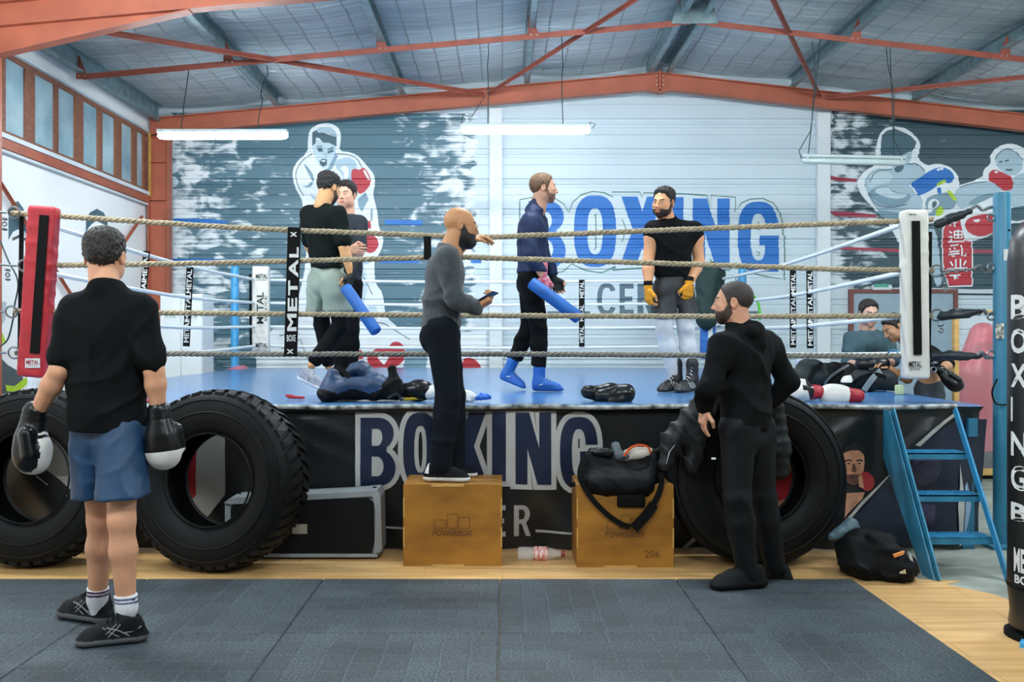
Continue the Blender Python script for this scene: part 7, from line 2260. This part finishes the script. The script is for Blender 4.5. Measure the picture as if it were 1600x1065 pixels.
shoe(J, 'L', at(779, 7.95, 1.05), at(822, 7.92, ZC + .004), 'boot', [m_bb, m_bb], sole, o, m_navy, 'boxing_boot', stripe=swoosh(1) + swoosh(-1))
wrap_hand(o, hd['R'], M('red_pink_wrap', '#c22f4a', .75, col2='#d9a0b4', vscale=30, stretch=(1, 1, 3)), cuff=.13)
wrap_hand(o, hd['L'], MATS['black_wrap'], cuff=.06)
stick(P(830, 441, 7.56), P(905, 497, 7.45), .050, 'blue foam stick held by the man in the navy jacket')

# ---------------------------------------------------------------- boxer with yellow hand wraps
J = jp(7.72, dict(head=(1037, 318, -.03), neck=(1045, 347, .0), chest=(1050, 385, 0), pelvis=(1052, 440, 0), shR=(1020, 359, -.05), shL=(1086, 359, .05), elR=(1013, 408, -.06), elL=(1092, 408, .04), wrR=(1013, 452, -.12), wrL=(1076, 445, -.10),
                  hipR=(1041, 447, -.02), hipL=(1064, 447, .02), knR=(1038, 518, -.05), knL=(1072, 518, -.02), anR=(1054, 588, .02), anL=(1081, 590, -.02)))
o, J, AH, hd = person('boxer in sleeveless black top with yellow hand wraps and white leggings, facing the camera', J, (-.62, -.8, -.12), (.12, 0, 1), skin='#d89c72', hair='#15110f', vox=.011, b=1.08,
                      hands={'R': dict(dir=(.02, -.1, -1), palm=(1, .3, 0), thumb=(0, -1, 0), curl=(.5, .55, .6, .65)), 'L': dict(dir=(-.1, -.15, -1), palm=(-.5, 1, 0), thumb=(-1, -.5, 0), curl=(.9, .95, 1.0, 1.0), th=.7)}, hairk=dict(top=.022, side=.0035, front=.096, recede=.012, curl=.005, cf=150), beard=dict(t=.0032), beardcol='#2b1d16')
s = SD(); torso(s, J, .012, 1.06)
for e in 'LR': s.cone(J['sh' + e], J['sh' + e] * .85 + J['el' + e] * .15, .074, .070, .03)
s.plane(P(0, 434, 7.72), (0, 0, -1)); s.cone(J['neck'] + V((-.01, .02, .0)), J['neck'] + V((.0, .035, .03)), .070, .068, .03)
garment('sleeveless_hoodie', o, s, .011, m_dark, folds(.008, 20, 3, (.4, .3, .8)))
s = SD(); s.cone(J['pelvis'] + V((0, 0, .05)), J['pelvis'] + V((0, 0, -.08)), .106, .114, .05, ax=((1, .1, 0), 1.3)); leg(s, J, 'L', .014, 1, .02, .80, .035); leg(s, J, 'R', .014, 1, .02, .80, .035); slit(s, J); s.plane(P(0, 497, 7.72), (0, 0, -1))
garment('shorts', o, s, .011, M('charcoal_shorts', '#24282c', .6), folds(.008, 20, 6, (.8, .3, .1)))
s = SD(); leg(s, J, 'L', .004, 1.08, .004); leg(s, J, 'R', .004, 1.08, .004); s.plane(P(0, 480, 7.72), (0, 0, 1)); garment('leggings', o, s, .010, M('white_leggings', '#d3d6da', .6, var=.05), folds(.003, 45, 2))
m_bwb = M('black_boot', '#1b1d20', .5, var=.1)
def three(sg): return [([(.085 + .03 * i, sg * .045, .03), (.10 + .03 * i, sg * .043, .055), (.115 + .028 * i, sg * .034, .074)], m_print, .005) for i in range(3)]
shoe(J, 'R', at(1064, 7.78, ZC + .004), at(1028, 7.58, ZC + .004), 'boot', [m_bwb, m_bwb], sole, o, m_print, 'boxing_boot', stripe=three(1) + three(-1))
shoe(J, 'L', at(1088, 7.72, ZC + .004), at(1056, 7.50, ZC + .004), 'boot', [m_bwb, m_bwb], sole, o, m_print, 'boxing_boot', stripe=three(1) + three(-1))
m_yw = M('yellow_wrap', '#e39a1e', .8, var=.1, vscale=40, bump=.2, bscale=150)
for e in 'RL':
    wrap_hand(o, hd[e], m_yw, cuff=.06)
    q = MB(); q.lathe([(.034, -.065), (.0365, -.06), (.0365, -.035), (.034, -.03)], (0, 0, 0), (0, 1, 0), 16); q.v = [tuple(hd[e]['A'] @ Vector(p)) for p in q.v]; q.build('wrap_tab', m_strap, o)

# ---------------------------------------------------------------- man in black hoodie, hands on hips
J = jp(5.32, dict(head=(1146, 474, .0), neck=(1158, 514, .0), chest=(1161, 572, 0), pelvis=(1166, 655, 0), shL=(1130, 540, -.13), shR=(1196, 536, .14), elL=(1106, 608, -.20), elR=(1234, 596, .10), wrL=(1101, 636, -.10), wrR=(1203, 626, .14),
                  hipL=(1153, 668, -.06), hipR=(1182, 668, .07), knL=(1152, 778, -.08), knR=(1192, 776, .08), anL=(1168, 896, -.06), anR=(1210, 884, .10)))
o, J, AH, hd = person('man in black hoodie with hands on hips standing in front of the ring, looking left', J, (-1, .38, -.02), skin='#c99478', hair='#2a221d', vox=.011, b=1.02,
                      hands={'L': dict(dir=(-.1, .15, -1), palm=(1, .2, 0), thumb=(.6, 0, .4), curl=(.25, .3, .3, .35)), 'R': dict(dir=(-.5, -.2, -.6), palm=(-1, 0, .5))}, hairk=dict(top=.005, side=.003, front=.088, recede=.012, curl=.0008, nape=-.045), beard=dict(t=.004), beardcol='#3a2a22')
s = SD(); torso(s, J, .022, 1.02)
for e in 'LR': arm(s, J, e, .018, 1.0, 1.92, .004)
s.cone(J['pelvis'] + V((0, 0, .03)), J['pelvis'] + V((0, 0, -.02)), .122, .118, .04, ax=((.6, .8, 0), 1.3)); s.plane(P(0, 672, 5.32), (0, 0, -1))
s.cone(J['neck'] + V((.0, 0, -.02)), J['neck'] + V((-.02, .0, .03)), .085, .075, .03); s.cone(J['neck'] + V((.055, -.05, -.02)), J['neck'] + V((.075, -.06, -.075)), .075, .06, .02); s.cone(J['neck'] + V((-.09, -.07, -.03)), J['neck'] + V((.03, -.10, -.015)), .034, .042, .015); s.cone(J['neck'] + V((.03, -.10, -.015)), J['neck'] + V((.11, .02, -.005)), .042, .036, .015)
garment('hoodie', o, s, .010, m_dark, folds(.013, 15, 5, (.3, .3, .8), (.7, .3, -.4)))
s = SD(); s.cone(J['pelvis'] + V((0, 0, .0)), J['pelvis'] + V((0, 0, -.09)), .108, .114, .05, ax=((.6, .8, 0), 1.3)); leg(s, J, 'L', .014, 1.02); leg(s, J, 'R', .014, 1.02)
for e in 'LR': s.cone(J['kn' + e], J['an' + e] + V((0, 0, .01)), .068, .056, .03)
tj_ = garment('track_trousers', o, s, .011, M('black_tricot', '#0b0e11', .6, var=.12, spec=.2), folds(.007, 17, 3, (.8, .4, .35), (.7, .4, -.5)))
p_ = P(1115, 716, 5.2); q = MB(); q.box(p_, (.012, .002, .005)); q.build('small_logo', m_print, o)
shoe(J, 'L', at(1196, 5.27, zm), at(1106, 5.22, zm), 'run', [m_blacksh, m_strap], sole, o, m_strap, 'trainer')
shoe(J, 'R', at(1236, 5.44, .006), at(1176, 5.60, .006), 'run', [m_blacksh, m_strap], sole, o, m_strap, 'trainer')

# ---------------------------------------------------------------- two people on the floor behind the ring
J = jp(9.0, dict(head=(1357, 490, -.03), neck=(1357, 518, 0), chest=(1357, 548, 0), pelvis=(1357, 610, 0), shR=(1331, 530, 0), shL=(1385, 530, 0), elR=(1326, 570, -.05), elL=(1394, 565, -.08), wrR=(1344, 569, -.30), wrL=(1380, 572, -.28),
                 hipR=(1347, 618, 0), hipL=(1367, 618, 0), knR=(1346, 682, 0), knL=(1368, 682, 0), anR=(1346, 742, 0), anL=(1368, 742, 0)))
o, J, AH, hd = person('man in teal grey T-shirt standing behind the right ropes with closed eyes', J, (.05, -1, -.22), skin='#cfa693', hair='#231c19', vox=.014, b=1.0, hands={'R': None, 'L': {}}, hairk=dict(top=.020, side=.008, front=.090, curl=.003))
s = SD(); torso(s, J, .016)
for e in 'LR': arm(s, J, e, .016, 1, .9, .014)
collar(s, J); s.plane((0, 0, P(0, 622, 9).z), (0, 0, -1)); garment('t_shirt', o, s, .014, M('teal_cotton', '#3a5660', .8), folds(.009, 16, 1))
s = SD(); s.cone(J['pelvis'], J['pelvis'] + V((0, 0, -.08)), .11, .115, .05, ax=((1, 0, 0), 1.3)); leg(s, J, 'L', .02); leg(s, J, 'R', .02); garment('trousers', o, s, .015, m_dark, folds(.006, 22, 2))
for e, x in (('R', 1345), ('L', 1369)): shoe(J, e, at(x, 9.06, .004), at(x, 8.78, .004), 'run', [m_grsh, m_solew], sole, o, m_solew, 'running_shoe')
hb_ = empty('boxing_glove', Vector(J['wrR']), 'black boxing glove being put on behind the right ropes', 'glove', 'worn boxing gloves')
glove(None, Vector(J['wrR']), basis((1, -.15, .0), (0, -1, .3)), [m_leather], blk, None, hb_, k=1.0)
J = jp(8.6, dict(head=(1397, 512, .0), neck=(1424, 536, 0), chest=(1452, 562, 0), pelvis=(1452, 618, 0), shL=(1440, 553, -.17), shR=(1437, 548, .17), elL=(1482, 570, -.28), elR=(1418, 592, .14), wrL=(1470, 578, -.48), wrR=(1386, 574, .06),
                 hipL=(1452, 624, -.08), hipR=(1450, 624, .08), knL=(1448, 690, -.08), knR=(1446, 690, .08), anL=(1452, 756, -.08), anR=(1450, 756, .08)))
o, J, AH, hd = person('man in black top bending forward with lowered head beside the white corner pad', J, (-.85, -.2, -.55), (-.5, 0, .8), skin='#b98a68', hair='#15130f', vox=.013, b=1.0, hands={'L': None, 'R': dict(palm=(0, 0, -1), thumb=(0, -1, 0), curl=(.5, .5, .5, .5))}, hairk=dict(top=.014, side=.005, front=.082, curl=.002))
s = SD(); torso(s, J, .016)
for e in 'LR': arm(s, J, e, .016, 1, .9, .012)
collar(s, J); s.plane(P(1450, 578, 8.6), (.25, 0, -1)); garment('t_shirt', o, s, .013, m_dark, folds(.008, 18, 4))
s = SD(); s.cone(J['pelvis'] + V((0, 0, .06)), J['pelvis'] + V((0, 0, -.08)), .125, .13, .05, ax=((0, 1, 0), 1.15)); leg(s, J, 'L', .025); leg(s, J, 'R', .025); s.plane(P(1450, 583, 8.6), (0, 0, 1))
garment('trousers', o, s, .014, M('slate_trousers', '#26333b', .7), folds(.006, 22, 2))
for e, y in (('L', 8.52), ('R', 8.68)): shoe(J, e, at(1460, y, .004), at(1412, y, .004), 'run', [m_blacksh, m_solew], sole, o, m_solew, 'running_shoe')
hb_ = empty('boxing_glove', Vector(J['wrL']), 'black boxing glove at the hip of the man bending forward', 'glove', 'worn boxing gloves')
glove(None, Vector(J['wrL']), basis((.35, -.2, -.5), (1, 0, .3)), [m_leather], blk, None, hb_, k=.9)
